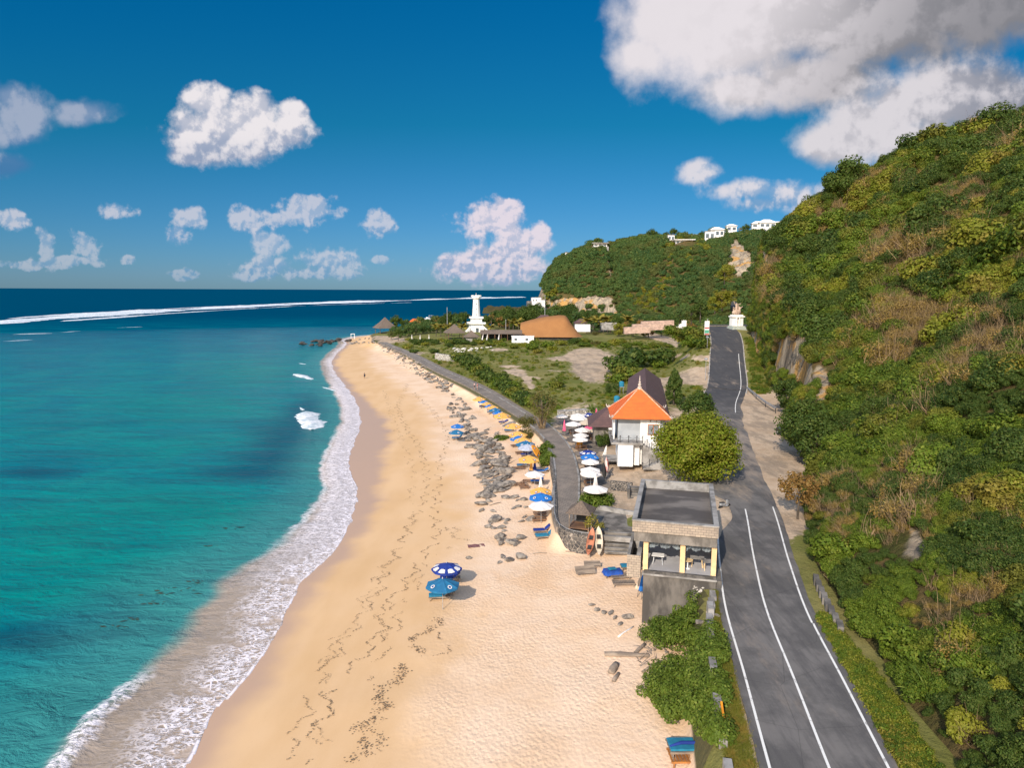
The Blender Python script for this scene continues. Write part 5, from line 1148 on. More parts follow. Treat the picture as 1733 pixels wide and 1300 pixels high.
for k, (x, py) in enumerate([(985, 549), (1030, 546)]):
    a, b = PY(x-12, py, 370), PY(x+14, py, 370); mb = MB(); mb.beam((a.x, a.y, a.z-2), (b.x, b.y, b.z-2), .5, 4); tag(mb.build('boundary_wall', m_white if k == 0 else m_conc_l), ['long white boundary wall right of the golden thatched roof', 'pale wall under the grey roofed house'][k], 'wall')
p, q = P(738, 606, 3.6), P(768, 611, 3.6); mb = MB(); mb.beam((p.x, p.y, 4.2), (q.x, q.y, 4.2), .9, 2.4); tag(mb.build('limestone_wall', m_pale_stone), 'pale limestone wall stub facing the walkway', 'wall')

# --- villas along the top of the headland
hf = lambda x, y: head_z(x, y)
def villa(p, w, h, kind, lab):
    t = thing('clifftop_villa', lab, 'villa', (p.x, p.y, p.z), random.uniform(-.2, .1)); d_ = w*.6
    mb = MB(); mb.bx(-w/2, w/2, 0, d_, -7, h); wl_ = mb.build('wall', m_white, t)
    n = max(2, int(w/3.2))
    for k in range(n):
        x = -w/2+w*(k+.5)/n; mb = MB(); mb.bx(x-w/n*.33, x+w/n*.33, -.08, 0, h*.28, h*.78); mb.build('window', m_glass, wl_)
    if kind == 'hip': hip_roof(MB(), -w/2-1, w/2+1, -1, d_+1, h, h+w*.22).build('roof', m_white, t)
    elif kind == 'flat': mb = MB(); mb.bx(-w/2-1.5, w/2+1.5, -2.5, d_+1, h, h+.5); mb.build('roof', m_white if 'white' in lab else m_conc_l, t); mb = MB(); mb.bx(-w/2-1.2, w/2+1.2, -2.4, -.1, -3, .3); mb.build('terrace', m_conc_l, t)
    else: mb = MB(); mb.bx(-w/2-.3, w/2+.3, -.3, d_+.3, h, h+.6); mb.build('roof', m_conc_l, t)
    return t
for (vp, _w), (px, py, w, h, kind, lab) in zip(VSPOT, VILLAS): villa(vp, w, h, kind, lab)
for k, (px, py, w, h) in enumerate([(908, 506, 7, 3), (916, 509, 6, 2.4), (898, 511, 5, 2.6)]):
    p = PY(px, py, 520); t = thing('shore_building', ['white building at the foot of the headland cliff', 'low white annex right of the building under the headland', 'grey unfinished frame left of the building under the headland'][k], 'building', (p.x, p.y, p.z-3), .1)
    mb = MB(); mb.bx(-w/2, w/2, 0, 5, -4, h+1); mb.build('wall', m_white if k < 2 else m_conc, t)
    for j in range(3): mb = MB(); mb.bx(-w*.4+j*w*.3, -w*.4+j*w*.3+w*.16, -.1, 0, 1.5, h*.8); mb.build('window', m_glass, t)

# --- statue at the head of the road
p = PY(1246, 553, 226); stt = thing('roadside_monument', 'pale stone monument with carved figures on a white plinth at the top of the road', 'monument', (p.x, p.y, 15.2), rad(8))
mb = MB(); mb.bx(-2.9, 2.4, -3.2, 2, 0, .45); mb.bx(-2.5, 2.1, -2.9, 1.8, .45, .9); mb.bx(-2.2, 1.9, -2.6, 1.6, .9, 1.35); mb.build('steps', mat('pale_green_stone', (0.42, 0.45, 0.40), (0.32, 0.35, 0.31), 1.5, .9), stt)
mb = MB(); mb.bx(-1.9, -.7, -.9, 1.2, 1.35, 4.2); mb.bx(.7, 1.9, -.9, 1.2, 1.35, 4.2); mb.bx(-.7, .7, -.2, 1.2, 1.35, 4.2); mb.lathe([(.35, 1.35), (.25, 1.7), (.25, 3.9), (.4, 4.2)], 8, (-.45, -1.1, 0)); mb.lathe([(.35, 1.35), (.25, 1.7), (.25, 3.9), (.4, 4.2)], 8, (.45, -1.1, 0)); mb.build('plinth', m_white, stt)
mb = MB(); mb.bx(-2.2, 2.2, -1.4, 1.4, 4.2, 4.6); mb.bx(-1.7, 1.7, -1.1, 1.2, 4.6, 5.0); mb.build('cornice', m_white, stt)
def skin_body(name, joints, edges, radii, m, parent=None, loc=(0, 0, 0), rz=0.0, sub=1):
    """one continuous figure grown over a skeleton"""
    me = bpy.data.meshes.new(name); me.from_pydata(joints, edges, []); o = link(name, me, None, parent, loc, rz)
    md = o.modifiers.new('skin', 'SKIN'); md.use_smooth_shade = True
    if not me.skin_vertices: 
        bpy.context.view_layer.objects.active = o
    for v, r in zip(me.skin_vertices[0].data, radii): v.radius = (r, r)
    me.skin_vertices[0].data[0].use_root = True
    o.modifiers.new('sub', 'SUBSURF').levels = sub; o.modifiers['sub'].render_levels = sub
    me.materials.append(m); return o
BODY_E = [(0, 1), (1, 2), (2, 3), (3, 4), (2, 5), (5, 6), (6, 7), (2, 8), (8, 9), (9, 10), (0, 11), (11, 12), (12, 13), (13, 14), (0, 15), (15, 16), (16, 17), (17, 18)]
def body_joints(s=1.0, la=(-.42, -.05, 1.05), ra=(.42, .05, 1.05), stride=0.15, lean=0.0):
    J = [(0, 0, .92), (0, lean*.5, 1.18), (0, lean, 1.42), (0, lean, 1.53), (0, lean+.02, 1.68), (-.19, lean, 1.40), ((-.19+la[0])/2-.05, (lean+la[1])/2, (1.4+la[2])/2+.02), la, (.19, lean, 1.40), ((.19+ra[0])/2+.05, (lean+ra[1])/2, (1.4+ra[2])/2+.02), ra,
         (-.10, 0, .86), (-.12, -stride*.6, .48), (-.12, -stride, .09), (-.13, -stride-.14, .04), (.10, 0, .86), (.12, stride*.5, .48), (.12, stride, .09), (.13, stride-.14, .04)]
    R_ = [.13, .12, .13, .06, .105, .065, .05, .04, .065, .05, .04, .09, .065, .045, .04, .09, .065, .045, .04]
    return [tuple(c*s for c in j) for j in J], [r*s for r in R_]
m_sst = mat('pinkish_statue_stone', (0.56, 0.42, 0.33), (0.36, 0.26, 0.20), 2.5, .9, .4, 6)
for k, (x, y, s, la, ra, rz) in enumerate([(-.2, 0, 2.3, (-.6, -.1, 1.9), (.6, -.2, 1.6), .2), (-1.1, .2, 1.55, (-.6, -.1, 1.5), (.3, -.3, 1.3), .8), (.95, .1, 1.6, (-.3, -.3, 1.3), (.6, 0, 1.7), -.5)]):
    J, R_ = body_joints(s, la, ra, .3); skin_body('carved_figure', J, BODY_E, [r*1.35 for r in R_], m_sst, stt, (x, y, 5.0), rz)
mb = MB(); mb.blob((0, .4, 5.9), (1.5, .7, 1.0), 5, .3, 2); mb.blob((.3, .5, 7.2), (.8, .5, 1.0), 6, .3, 2); mb.build('carved_rock', m_sst, stt, True)
# --- board on a pole, street lamps, guard rail, drain pipe
p = PY(1196, 582, 206); t = thing('roadside_board', 'tall white roadside board with red and green panels at the bend', 'sign', (p.x, p.y, p.z-1.5), rad(5))
mb = MB(); mb.bx(-.1, .1, 0, .15, 0, 9.0); mb.build('pole', m_metal, t); mb = MB(); mb.bx(-.9, .55, -.12, 0, 4.2, 8.4); pn = mb.build('panel', m_white, t)
m_red = mat('red_paint', (0.50, 0.05, 0.04), (0.4, .04, .035), 2, .6); m_grn = mat('green_paint', (0.10, 0.38, 0.26), (.08, .3, .2), 2, .6)
mb = MB(); mb.bx(-.85, .5, -.14, -.12, 6.1, 6.5); mb.bx(-.85, .5, -.14, -.12, 4.25, 4.6); mb.build('red_band', m_red, pn)
mb = MB(); mb.bx(-.85, .5, -.14, -.12, 4.7, 5.7); mb.build('green_band', m_grn, pn)
for k, (px, py, Y, h, lab) in enumerate([(1193, 655, 165, 7.2, 'thin street lamp on the verge nearest the brown roofed hall'), (1196, 607, 196, 6.5, 'slim lamp post farther up the left verge of the road'), (922, 541, 400, 15, 'bare pole rising behind the golden thatched roof'), (856, 565, 380, 8.5, 'pale pole between the tower and the thatched hall'), (757, 560, 390, 14, 'thin pole among the trees left of the tower'), (1236, 402, 560, 10, 'dark antenna mast between the clifftop villas')]):
    p = PY(px, py, Y); t = thing('street_lamp' if k < 2 else 'utility_pole', lab, 'lamp' if k < 2 else 'pole', (p.x, p.y, p.z-.5))
    mb = MB(); mb.tube([(0, 0, -3), (0, 0, h)], [.09 if k < 2 else .2, .05 if k < 2 else .14], 6); mb.build('pole', m_metal, t)
    if k < 2: mb = MB(); mb.lathe([(.05, h-.1), (.45, h), (.5, h+.15), (.3, h+.35), (.05, h+.4)], 10); mb.build('lamp_head', m_metal, t)
gr = thing('guard_rail', 'dark steel guard rail along the bend below the cliff', 'guard rail', (0, 0, 0)); rl = [(1264, 655), (1280, 668), (1296, 680), (1313, 690)]
mb = MB(); pts = [P(a, b, 6.0) for a, b in rl]; mb.tube(pts, .12, 6); mb.tube([q+Vector((0, 0, -.3)) for q in pts], .08, 6); mb.build('rail', m_metal, gr)
for q in pts: mb = MB(); mb.tube([(q.x, q.y, 4.3), (q.x, q.y, 6.0)], .08, 6); mb.build('post', m_iron, gr)
mb = MB(); q = [P(1200, 655, 5.85), P(1230, 657, 5.85), P(1262, 659, 5.85)]; mb.tube([Vector((v.x, v.y, float(road_z(v.y))+.06)) for v in q], .11, 8)
tag(mb.build('drain_pipe', m_iron), 'black hose laid across the road at the foot of the climb', 'hose')
# low seawall of blocks between shrubs and road verge
mb = MB()
for k, y in enumerate(np.arange(20, 49, 1.25)):
    if k in (9, 16): continue
    x = float(wall_x(y)); z = gz(x, y); hh = .55+.3*((k*7) % 3 == 0); mb.box((x, y, z+hh/2-.35), (.42, 1.22, hh+.5), rad(-11))
tag(mb.build('stone_seawall', m_conc_l), 'broken low block wall along the grassy verge left of the road', 'wall')
mb = MB()
for k, y in enumerate(np.arange(44, 52, 1.1)):
    x = float(road_c(y)+road_w(y)/2)+1.15; mb.box((x, y, 5.1), (.4, 1.14, .75), rad(-20))
tag(mb.build('block_wall', m_conc), 'low mossy block wall at the foot of the hillside right of the road', 'wall')
# ------------------------------------------------------------------ umbrellas, daybeds, boats, people
m_yel = mat('yellow_canvas', (0.78, 0.42, 0.10), (0.62, 0.32, 0.075), 1.5, 0.85)
m_cloth = mat('white_canvas', (0.78, 0.74, 0.71), (0.62, 0.58, 0.55), 1.2, 0.85)
m_beige = mat('beige_canvas', (0.62, 0.52, 0.40), (0.5, 0.41, 0.31), 1.2, 0.85)
m_tealc = mat('teal_blue_canvas', (0.012, 0.150, 0.30), (0.010, 0.11, 0.235), 1.5, 0.85)
m_blueb = mat('bright_blue_canvas', (0.012, 0.17, 0.50), (0.010, 0.12, 0.40), 1.5, 0.85)
m_navy = mat('navy_canvas', (0.008, 0.035, 0.25), (0.006, 0.025, 0.19), 1.5, 0.85)
m_pink = mat('pink_canvas', (0.75, 0.12, 0.24), (0.60, 0.09, 0.18), 1.5, 0.85)
m_orng = mat('orange_canvas', (0.72, 0.30, 0.02), (0.58, 0.22, 0.015), 1.5, 0.85)
m_grey = mat('faded_canvas', (0.46, 0.49, 0.58), (0.36, 0.39, 0.47), 1.5, 0.85)
CAN = {'yellow': m_yel, 'white': m_cloth, 'beige': m_beige, 'teal': m_tealc, 'blue': m_blueb, 'navy': m_navy, 'pink': m_pink, 'orange': m_orng, 'grey': m_grey}
U_PROTO = {}
def umbrella_meshes(r, sides=8, marks=0, key=None):
    n = sides*4; mb = MB(); V = [(0, 0, .52)]; prof = [(.28, .40), (.62, .215), (1.0, 0.0), (1.0, -.16)]
    for q, z in prof:
        for k in range(n):
            a = 2*math.pi*k/n; f = (k % 4)/4; sag = 4*f*(1-f); ed = 1-(1-math.cos(math.pi/sides))*sag*.92
            V.append((r*q*ed*math.cos(a), r*q*ed*math.sin(a), z-.075*sag*q*(1 if z > -.1 else .3)))
    F = [(0, 1+k, 1+(k+1) % n) for k in range(n)]
    for j in range(3): F += [(1+j*n+k, 1+(j+1)*n+k, 1+(j+1)*n+(k+1) % n, 1+j*n+(k+1) % n) for k in range(n)]
    mb.add(V, F); can = mb
    rb = MB()
    for k in range(sides):
        a = 2*math.pi*k/sides; rb.beam((0, 0, .42), (r*.97*math.cos(a), r*.97*math.sin(a), -.03), .025); rb.beam((0, 0, -.25), (r*.5*math.cos(a), r*.5*math.sin(a), .19), .02)
    po = MB(); po.tube([(0, 0, -2.15), (0, 0, .55)], .028, 8); po.lathe([(.06, .52), (.04, .60), (.01, .66)], 8)
    mk = None
    if marks:
        mk = MB()
        for k in range(sides):
            a = 2*math.pi*(k+.5)/sides
            if marks == 1:                                             # round emblems
                if k % 2: continue
                c0 = Vector((.70*r*math.cos(a), .70*r*math.sin(a), .115)); u = Vector((-math.sin(a), math.cos(a), 0)); w = Vector((math.cos(a), math.sin(a), -.60)).normalized(); R1, R2_ = r*.13, r*.13
                ring = [c0+u*(R1*math.cos(t))+w*(R2_*math.sin(t))+Vector((0, 0, .012)) for t in np.linspace(0, 2*math.pi, 15)[:-1]]
                mk.add(ring, [tuple(range(14))], 0)
                ring = [c0+u*(R1*.6*math.cos(t))+w*(R2_*.6*math.sin(t))+Vector((0, 0, .016)) for t in np.linspace(0, 2*math.pi, 11)[:-1]]; mk.add(ring, [tuple(range(10))], 1)
            elif marks == 2:                                           # white scalloped panels near the rim
                t0, t1 = a-.30, a+.30; L = []
                for q, da in ((.62, -.25), (.92, -.27), (.95, 0), (.92, .27), (.62, .25), (.57, 0)): L.append((r*q*.965*math.cos(a+da), r*q*.965*math.sin(a+da), .40-.40*(q-.28)/.72-.045+.03))
                mk.add(L, [(0, 1, 2, 3, 4, 5)], 0)
    return can, rb, po, mk
m_navym = mat('logo_blue', (0.01, 0.05, 0.2), None, 2, .8)
def new_umbrella(key, r=1.3, sides=8, marks=0, c='white', mc=(None, None)):
    t = link('beach_umbrella', None); can, rb, po, mk = umbrella_meshes(r, sides, marks)
    o = can.build('canopy', CAN[c], t)
    if mk: mk.build('printed_emblem', list(mc), o)
    po.build('pole', m_metal, t); rb.build('rib', m_metal, t); U_PROTO[key] = t; t['used'] = 0; return t
new_umbrella('yellow', 1.3, 8, 1, 'yellow', (m_navym, m_cloth)); new_umbrella('blue', 1.3, 8, 1, 'blue', (m_cloth, m_navym)); new_umbrella('teal', 1.4, 8, 1, 'teal', (m_cloth, m_navym))
new_umbrella('navy', 1.4, 8, 2, 'navy', (m_cloth, m_cloth)); new_umbrella('white', 1.5, 8, 0, 'white'); new_umbrella('beige', 1.5, 8, 0, 'beige'); new_umbrella('pink', 1.3, 8, 0, 'pink'); new_umbrella('orange', 1.3, 8, 1, 'orange', (m_navym, m_cloth)); new_umbrella('grey', 1.4, 8, 0, 'grey')
FIRST = set()
def fit(px, py, zg, off):
    """height of the ground below a thing whose marked point is off metres above it"""
    for _ in range(6):
        p = P(px, py, zg+off); zg = gz(p.x, p.y)
    return zg, P(px, py, zg+off)
def umbrella(key, px, py, zg, label, group, scale=1.0, h=2.15, tilt=None):
    zg, p = fit(px, py, zg, h*scale); proto = U_PROTO[key]; rz = random.uniform(0, .8)
    if key not in FIRST: FIRST.add(key); o = proto; o.location = p; o.rotation_euler = (0, 0, rz); o.scale = (scale,)*3
    else: o = dup(proto, p, rz, scale=scale)
    for q in ('used',):
        if q in o: del o[q]
    tag(o, label, 'umbrella', group)
    if tilt: o.rotation_euler = (tilt[0], tilt[1], rz)
    return o
def folded(px, py, zg, c, label, h=2.6, lean=(0, 0)):
    zg, p = fit(px, py, zg, h*.6); t = thing('folded_umbrella', label, 'umbrella', (p.x, p.y, zg), 0, 'closed umbrellas'); t.rotation_euler = (lean[0], lean[1], random.uniform(0, 1))
    mb = MB(); n = 16; prof = [(.03, h), (.09, h*.86), (.16, h*.62), (.24, h*.36), (.20, h*.33)]; V = []
    for r, z in prof:
        for k in range(n): rr = r*(1.25 if k % 2 else .8); V.append((rr*math.cos(2*math.pi*k/n), rr*math.sin(2*math.pi*k/n), z))
    mb.add(V, [(i*n+k, (i+1)*n+k, (i+1)*n+(k+1) % n, i*n+(k+1) % n) for i in range(4) for k in range(n)]); mb.build('canopy', CAN[c], t)
    mb = MB(); mb.tube([(0, 0, 0), (0, 0, h+.12)], .03, 6); mb.build('pole', m_woodg, t); return t
GB = 'umbrellas along the top of the beach'; GC = 'umbrellas on the walkway terrace'; GM = 'umbrellas out on the open sand'
umbrella('navy', 756, 962, 1.55, 'dark blue umbrella with white scalloped panels alone on the open sand', GM, 1.0)
umbrella('teal', 749, 990, 1.5, 'teal blue umbrella with round emblems shading the daybed nearest the viewer', GM, 1.05)
umbrella('blue', 774, 722, 1.6, 'farther of two plain blue umbrellas between the dark rocks and the shore', GM, .95)
umbrella('teal', 772, 732, 1.6, 'nearer of two blue umbrellas between the dark rocks and the shore', GM, .95)
for key, px, py, sc, lab in [
 ('yellow', 811, 676, 1.15, 'farthest yellow umbrella at the far end of the beach row'), ('blue', 817, 680, .9, 'blue umbrella overlapping the farthest yellow one'), ('yellow', 824, 684, .9, 'second yellow umbrella from the far end of the beach row'),
 ('blue', 828, 688, .8, 'pale edged blue umbrella just in front of the second yellow one'), ('yellow', 834, 690, .95, 'third yellow umbrella from the far end of the beach row'), ('teal', 838, 694, .9, 'teal umbrella behind the big yellow one at the bend'), ('blue', 842, 699, .85, 'small blue umbrella tucked behind the big yellow one'),
 ('yellow', 850, 704, 1.3, 'big yellow umbrella where the beach row leaves the walkway'), ('yellow', 868, 722, 1.15, 'yellow umbrella standing apart beside bare shrubs'), ('yellow', 877, 736, 1.2, 'yellow umbrella with a blue one tucked under its front edge'), ('blue', 877, 743, 1.05, 'blue umbrella squeezed between two yellow ones'),
 ('yellow', 885, 746, 1.15, 'yellow umbrella just behind the teal and grey pair'), ('teal', 889, 752, 1.1, 'teal umbrella touching the faded grey one'), ('grey', 893, 758, 1.1, 'faded grey white umbrella in the middle of the beach row'), ('yellow', 895, 778, 1.2, 'yellow umbrella over dark blue daybeds beside the green shrub'),
 ('yellow', 915, 832, 1.05, 'nearest yellow umbrella, behind the blue and white pair'), ('blue', 915, 842, 1.1, 'blue umbrella with white emblems between a yellow and a white one')]:
    umbrella(key, px, py, 2.0, lab, GB, sc)
umbrella('orange', 908, 764, 2.1, 'deep orange umbrella tipped on its side beside the shrub', GB, .95, tilt=(.5, .9))
umbrella('white', 905, 803, 2.0, 'white umbrella beside the blue chairs by the walkway wall', GB, .92); umbrella('white', 916, 856, 2.0, 'nearest white umbrella of the beach row over a brown daybed', GB, .98)
for key, px, py, sc, lab in [
 ('white', 1008, 828, .98, 'nearest white umbrella on the terrace beside the sandy yard'), ('white', 1000, 802, .92, 'lower of two overlapping white umbrellas behind the nearest one'), ('white', 999, 796, .9, 'upper of two overlapping white umbrellas behind the nearest one'), ('white', 999, 782, .85, 'white umbrella in front of the blue pair on the terrace'),
 ('blue', 998, 774, 1.0, 'plain blue umbrella between white and navy ones on the terrace'), ('navy', 995, 767, .9, 'navy umbrella with white panels on the terrace'), ('white', 982, 744, .85, 'white umbrella by the orange fabric beside the paving'), ('white', 983, 737, .85, 'white umbrella just behind the one by the orange fabric'),
 ('white', 986, 728, .9, 'white umbrella with the pink one peeping out behind'), ('pink', 998, 724, .75, 'bright pink umbrella among the white terrace umbrellas'), ('beige', 1007, 729, .75, 'beige umbrella right of the pink one below the brown roof'), ('white', 970, 718, .95, 'white umbrella in front of the pebble wall beside the pink folded one'),
 ('beige', 991, 716, .85, 'beige umbrella left of the brown roof corner'), ('white', 979, 708, 1.05, 'front one of two stacked white umbrellas by the pebble wall'), ('white', 978, 704, .95, 'rear one of two stacked white umbrellas by the pebble wall'), ('navy', 997, 703, .9, 'navy and white umbrella at the far corner of the terrace'), ('beige', 1000, 711, .9, 'cream umbrella in front of the navy one at the far corner'),
 ('white', 951, 705, .75, 'leftmost small white umbrella with pointed flaps by the bare tree')]:
    umbrella(key, px, py, 3.3, lab, GC, sc)
folded(955, 722, 3.2, 'pink', 'closed pink umbrella standing at the walkway edge', 2.9); folded(1009, 701, 3.6, 'pink', 'closed pink umbrella beside the brown roof corner', 2.6); folded(1008, 813, 3.3, 'white', 'closed white umbrella behind the nearest white terrace umbrella', 2.5)
folded(899, 789, 2.1, 'yellow', 'closed yellow umbrella hanging below the open yellow one', 2.3); folded(905, 789, 2.1, 'navy', 'closed dark blue umbrella beside the closed yellow one', 2.2); folded(915, 818, 2.1, 'white', 'closed white umbrella behind the nearest yellow one', 2.5)
folded(1021, 765, 3.8, 'white', 'closed white umbrella leaning by the white house corner', 2.4, (.0, .25)); folded(1086, 991, 1.8, 'blue', 'closed blue umbrella leaning on the pavilion foundation', 2.2, (-.1, .28)); folded(1079, 988, 1.8, 'beige', 'closed tan umbrella leaning at the left corner of the pavilion foundation', 2.1, (-.1, .22))
for px, lab in ((697, 'leftmost of three closed white umbrellas on the beach club lawn'), (711, 'middle one of three closed white umbrellas on the beach club lawn'), (726, 'rightmost of three closed white umbrellas on the beach club lawn')): folded(px, 571, 3.7, 'white', lab, 3.2)
for px, lab in ((815, 'closed pale umbrella left under the long thatched shelter'), (823, 'leaning closed white umbrella under the long thatched shelter'), (843, 'closed white umbrella at the right under the long thatched shelter')): folded(px, 571, 3.8, 'white', lab, 4.2, (0, .2))

# daybeds: slatted frame on legs with a mattress and a raised head
def daybed(label, px, py, zg, rz, mattress=None, frame=m_wood, wide=1.0, length=1.95, back=.5, group='daybeds on the sand', name='daybed'):
    zg, p = fit(px, py, zg, .35); t = thing(name, label, 'daybed', (p.x, p.y, zg), rz, group)
    mb = MB(); L, w = length, wide
    for y in (-w/2, w/2-.07): mb.bx(-L/2, L/2, y, y+.07, .26, .36)
    k = int(L/.14)
    for i in range(k): x = -L/2+.02+i*L/k; mb.bx(x, x+.09, -w/2+.073, w/2-.073, .30, .335)
    mb.build('slatted_frame', frame, t)
    for x in (-L/2+.1, L/2-.16):
        for y in (-w/2+.01, w/2-.07): mb = MB(); mb.bx(x, x+.06, y, y+.06, 0, .26); mb.build('leg', frame, t)
    if back: mb = MB(); mb.beam((L/2-.62, -w/2+.08, .37), (L/2-.05, -w/2+.08, .37+back), .06); mb.beam((L/2-.62, w/2-.08, .37), (L/2-.05, w/2-.08, .37+back), .06); [mb.beam((L/2-.62+i*.11, -w/2+.08, .40+i*.11*back/.57), (L/2-.62+i*.11, w/2-.08, .40+i*.11*back/.57), .05, .03) for i in range(1, 6)]; mb.build('backrest', frame, t)
    if mattress:
        mb = MB(); mb.box((-.33, 0, .42), (L-.72, w*.88, .11)); q = math.atan2(back, .57); mb.beam((L/2-.62, 0, .45), (L/2-.06, 0, .45+back), w*.88, .10); mb.build('mattress', mattress, t, bevel=.03)
    return t
daybed('blue daybed with raised head under the teal umbrella nearest the viewer', 744, 1008, 1.5, .1, m_teal, m_woodg, .8); daybed('blue daybed behind the one under the teal umbrella', 752, 1001, 1.5, .1, m_teal, m_woodg, .7)
daybed('wooden daybed in the shade of the navy scalloped umbrella', 762, 978, 1.55, .15, m_navy, m_woodg, .7)
daybed('blue daybed below the two blue umbrellas by the rocks', 774, 741, 1.6, .1, m_tealc, m_woodg, .9)
daybed('dark blue daybed with white piping on the sand left of the rubble wall', 917, 897, 1.8, .12, m_navy, m_woodg, .75); daybed('wooden daybed with bright teal mattress beside the curved rubble wall', 922, 906, 1.8, .2, m_teal, m_woodg, .95, 2.1)
daybed('brown timber daybed under the nearest white beach umbrella', 917, 877, 1.85, .05, None, m_wood, 1.2, 2.3, .3); daybed('second brown timber daybed at the back under the nearest white umbrella', 918, 868, 1.85, .05, None, m_wood, 1.0, 2.2, .3)
daybed('left brown daybed standing free between rocks and white umbrella', 879, 818, 1.85, .1, None, m_wood, .9, 1.5, .3); daybed('right brown daybed standing free between rocks and white umbrella', 887, 823, 1.85, .1, None, m_wood, .9, 1.3, .2)
for px, py, mt, lab in [(818, 687, m_navy, 'dark daybed under the farthest yellow and blue umbrellas'), (832, 697, m_tealc, 'blue daybed under the third yellow umbrella'), (842, 704, m_navy, 'navy daybed left of the big yellow umbrella'), (852, 714, m_navy, 'navy daybed in the shade of the big yellow umbrella'), (862, 728, m_tealc, 'green blue daybed under the yellow umbrella by the bare shrubs'),
                        (874, 753, None, 'bare brown daybed left of the teal umbrella'), (882, 765, None, 'bare brown daybed under the faded grey umbrella'), (891, 769, m_navy, 'navy daybed under the faded grey umbrella'), (885, 787, m_tealc, 'blue daybed below the yellow umbrella by the green shrub'), (878, 791, None, 'grey timber daybed left of the closed yellow umbrella'),
                        (896, 813, None, 'brown daybed under the white umbrella by the walkway wall'), (909, 814, m_blueb, 'blue mattress daybed right under the white umbrella by the wall'), (918, 797, m_blueb, 'blue daybed set on edge beside the green shrub')]:
    daybed(lab, px, py, 1.95, random.uniform(-.1, .4), mt, m_wood if mt is None else m_woodg, .8, 1.9, .35)
# things by the pavilion foot
def pallet(label, px, py, zg, rz, l, w, tilt=.5):
    zg, p = fit(px, py, zg, .1); t = thing('wooden_platform', label, 'platform', (p.x, p.y, zg), rz); mb = MB()
    n = int(w/.14)
    for i in range(n): y = -w/2+i*w/n; mb.bx(-l/2, l/2, y, y+w/n-.02, .04, .07)
    for x in (-l*.4, 0, l*.4): mb.bx(x-.05, x+.05, -w/2, w/2, -.02, .038)
    mb.build('boards', m_woodg, t)
    for x in (-l*.4, l*.4): mb = MB(); mb.beam((x, w*.4, 0), (x, w*.45, -.6), .06); mb.build('prop', m_woodg, t)
    t.rotation_euler = (tilt, 0, rz); t.location.z += .45; return t
pallet('weathered board platform lying tilted farthest out on the sand', 990, 971, 1.75, .15, 1.9, .9, .55); pallet('grey board platform behind the farthest out one', 1002, 960, 1.8, .05, 1.6, .6, .5)
t = thing('covered_table', 'low table heaped with a bright blue sheet beside the pavilion foot', 'table', tuple(fit(1037, 972, 1.8, 0.2)[1]-Vector((0, 0, .2))), .15)
mb = MB(); q = random.Random(4); n = 12; V = []
for i in range(n+1):
    for j in range(9):
        x = -.95+1.9*i/n; y = -.6+1.2*j/8; e = max(abs(x)/.95, abs(y)/.6); V.append((x+q.uniform(-.03, .03), y, (.62+q.uniform(-.03, .06)) if e < .85 else (.62-.5*(e-.85)/.15*q.uniform(.5, 1))))
mb.add(V, [(i*9+j, i*9+9+j, i*9+10+j, i*9+j+1) for i in range(n) for j in range(8)]); mb.build('sheet', m_blue, t, True)
for x in (-.7, .7):
    for y in (-.4, .4): mb = MB(); mb.bx(x-.04, x+.04, y-.04, y+.04, 0, .6); mb.build('leg', m_woodg, t)
mb = MB(); mb.bx(-.75, .75, -.45, .45, .56, .60); mb.build('table_top', m_woodg, t)
mb = MB(); mb.box((-.05, .1, .72), (.75, .5, .1), .1); tag(mb.build('cushion', m_teal, None, loc=t.location, rz=.15, bevel=.03), 'teal cushion lying on the blue sheet of the low table', 'cushion')
daybed('blue daybed tucked behind the brick planter of the pavilion', 1068, 958, 1.85, .05, m_teal, m_woodg, .9, 2.0, .3); daybed('grey slatted daybed right of the blue sheeted table', 1050, 974, 1.8, .1, None, m_woodg, .8, 1.8, .25)
daybed('grey slatted daybed nearest the pavilion foundation', 1055, 985, 1.8, .02, None, m_woodg, .9, 2.0, .0)
for k, (dx, dy, dz, mt, lab) in enumerate([(0, 0, 0, None, 'orange brown daybed at the bottom of the stack by the green shrubs'), (.02, .42, .36, None, 'grey daybed lying on the stacked orange brown one by the shrubs'), (-.04, .15, .62, m_teal, 'teal mattress daybed topmost of the stack by the green shrubs')]):
    t = daybed(lab, 1163, 1279, 1.75, .02, mt, mat('orange_wood_frame', (0.42, 0.17, 0.04), (0.28, 0.11, 0.03), 2, .7) if k == 0 else m_woodg, 1.0, 1.95, .2, 'stacked daybeds'); t.location += Vector((dx+.15, dy, dz*.75)); t.scale = (1.22, 1.22, 1.1)
mb = MB(); mb.tube([(-.9, 0, 0), (-.2, .15, .06), (.6, .1, .04), (.9, -.05, 0)], [.05, .10, .10, .05], 8); p = fit(1160, 1262, 1.8, 1.15)[1]; tag(mb.build('umbrella_roll', m_navy, None, True, loc=tuple(p), rz=.1), 'rolled navy umbrella lying across the stacked daybeds', 'umbrella')
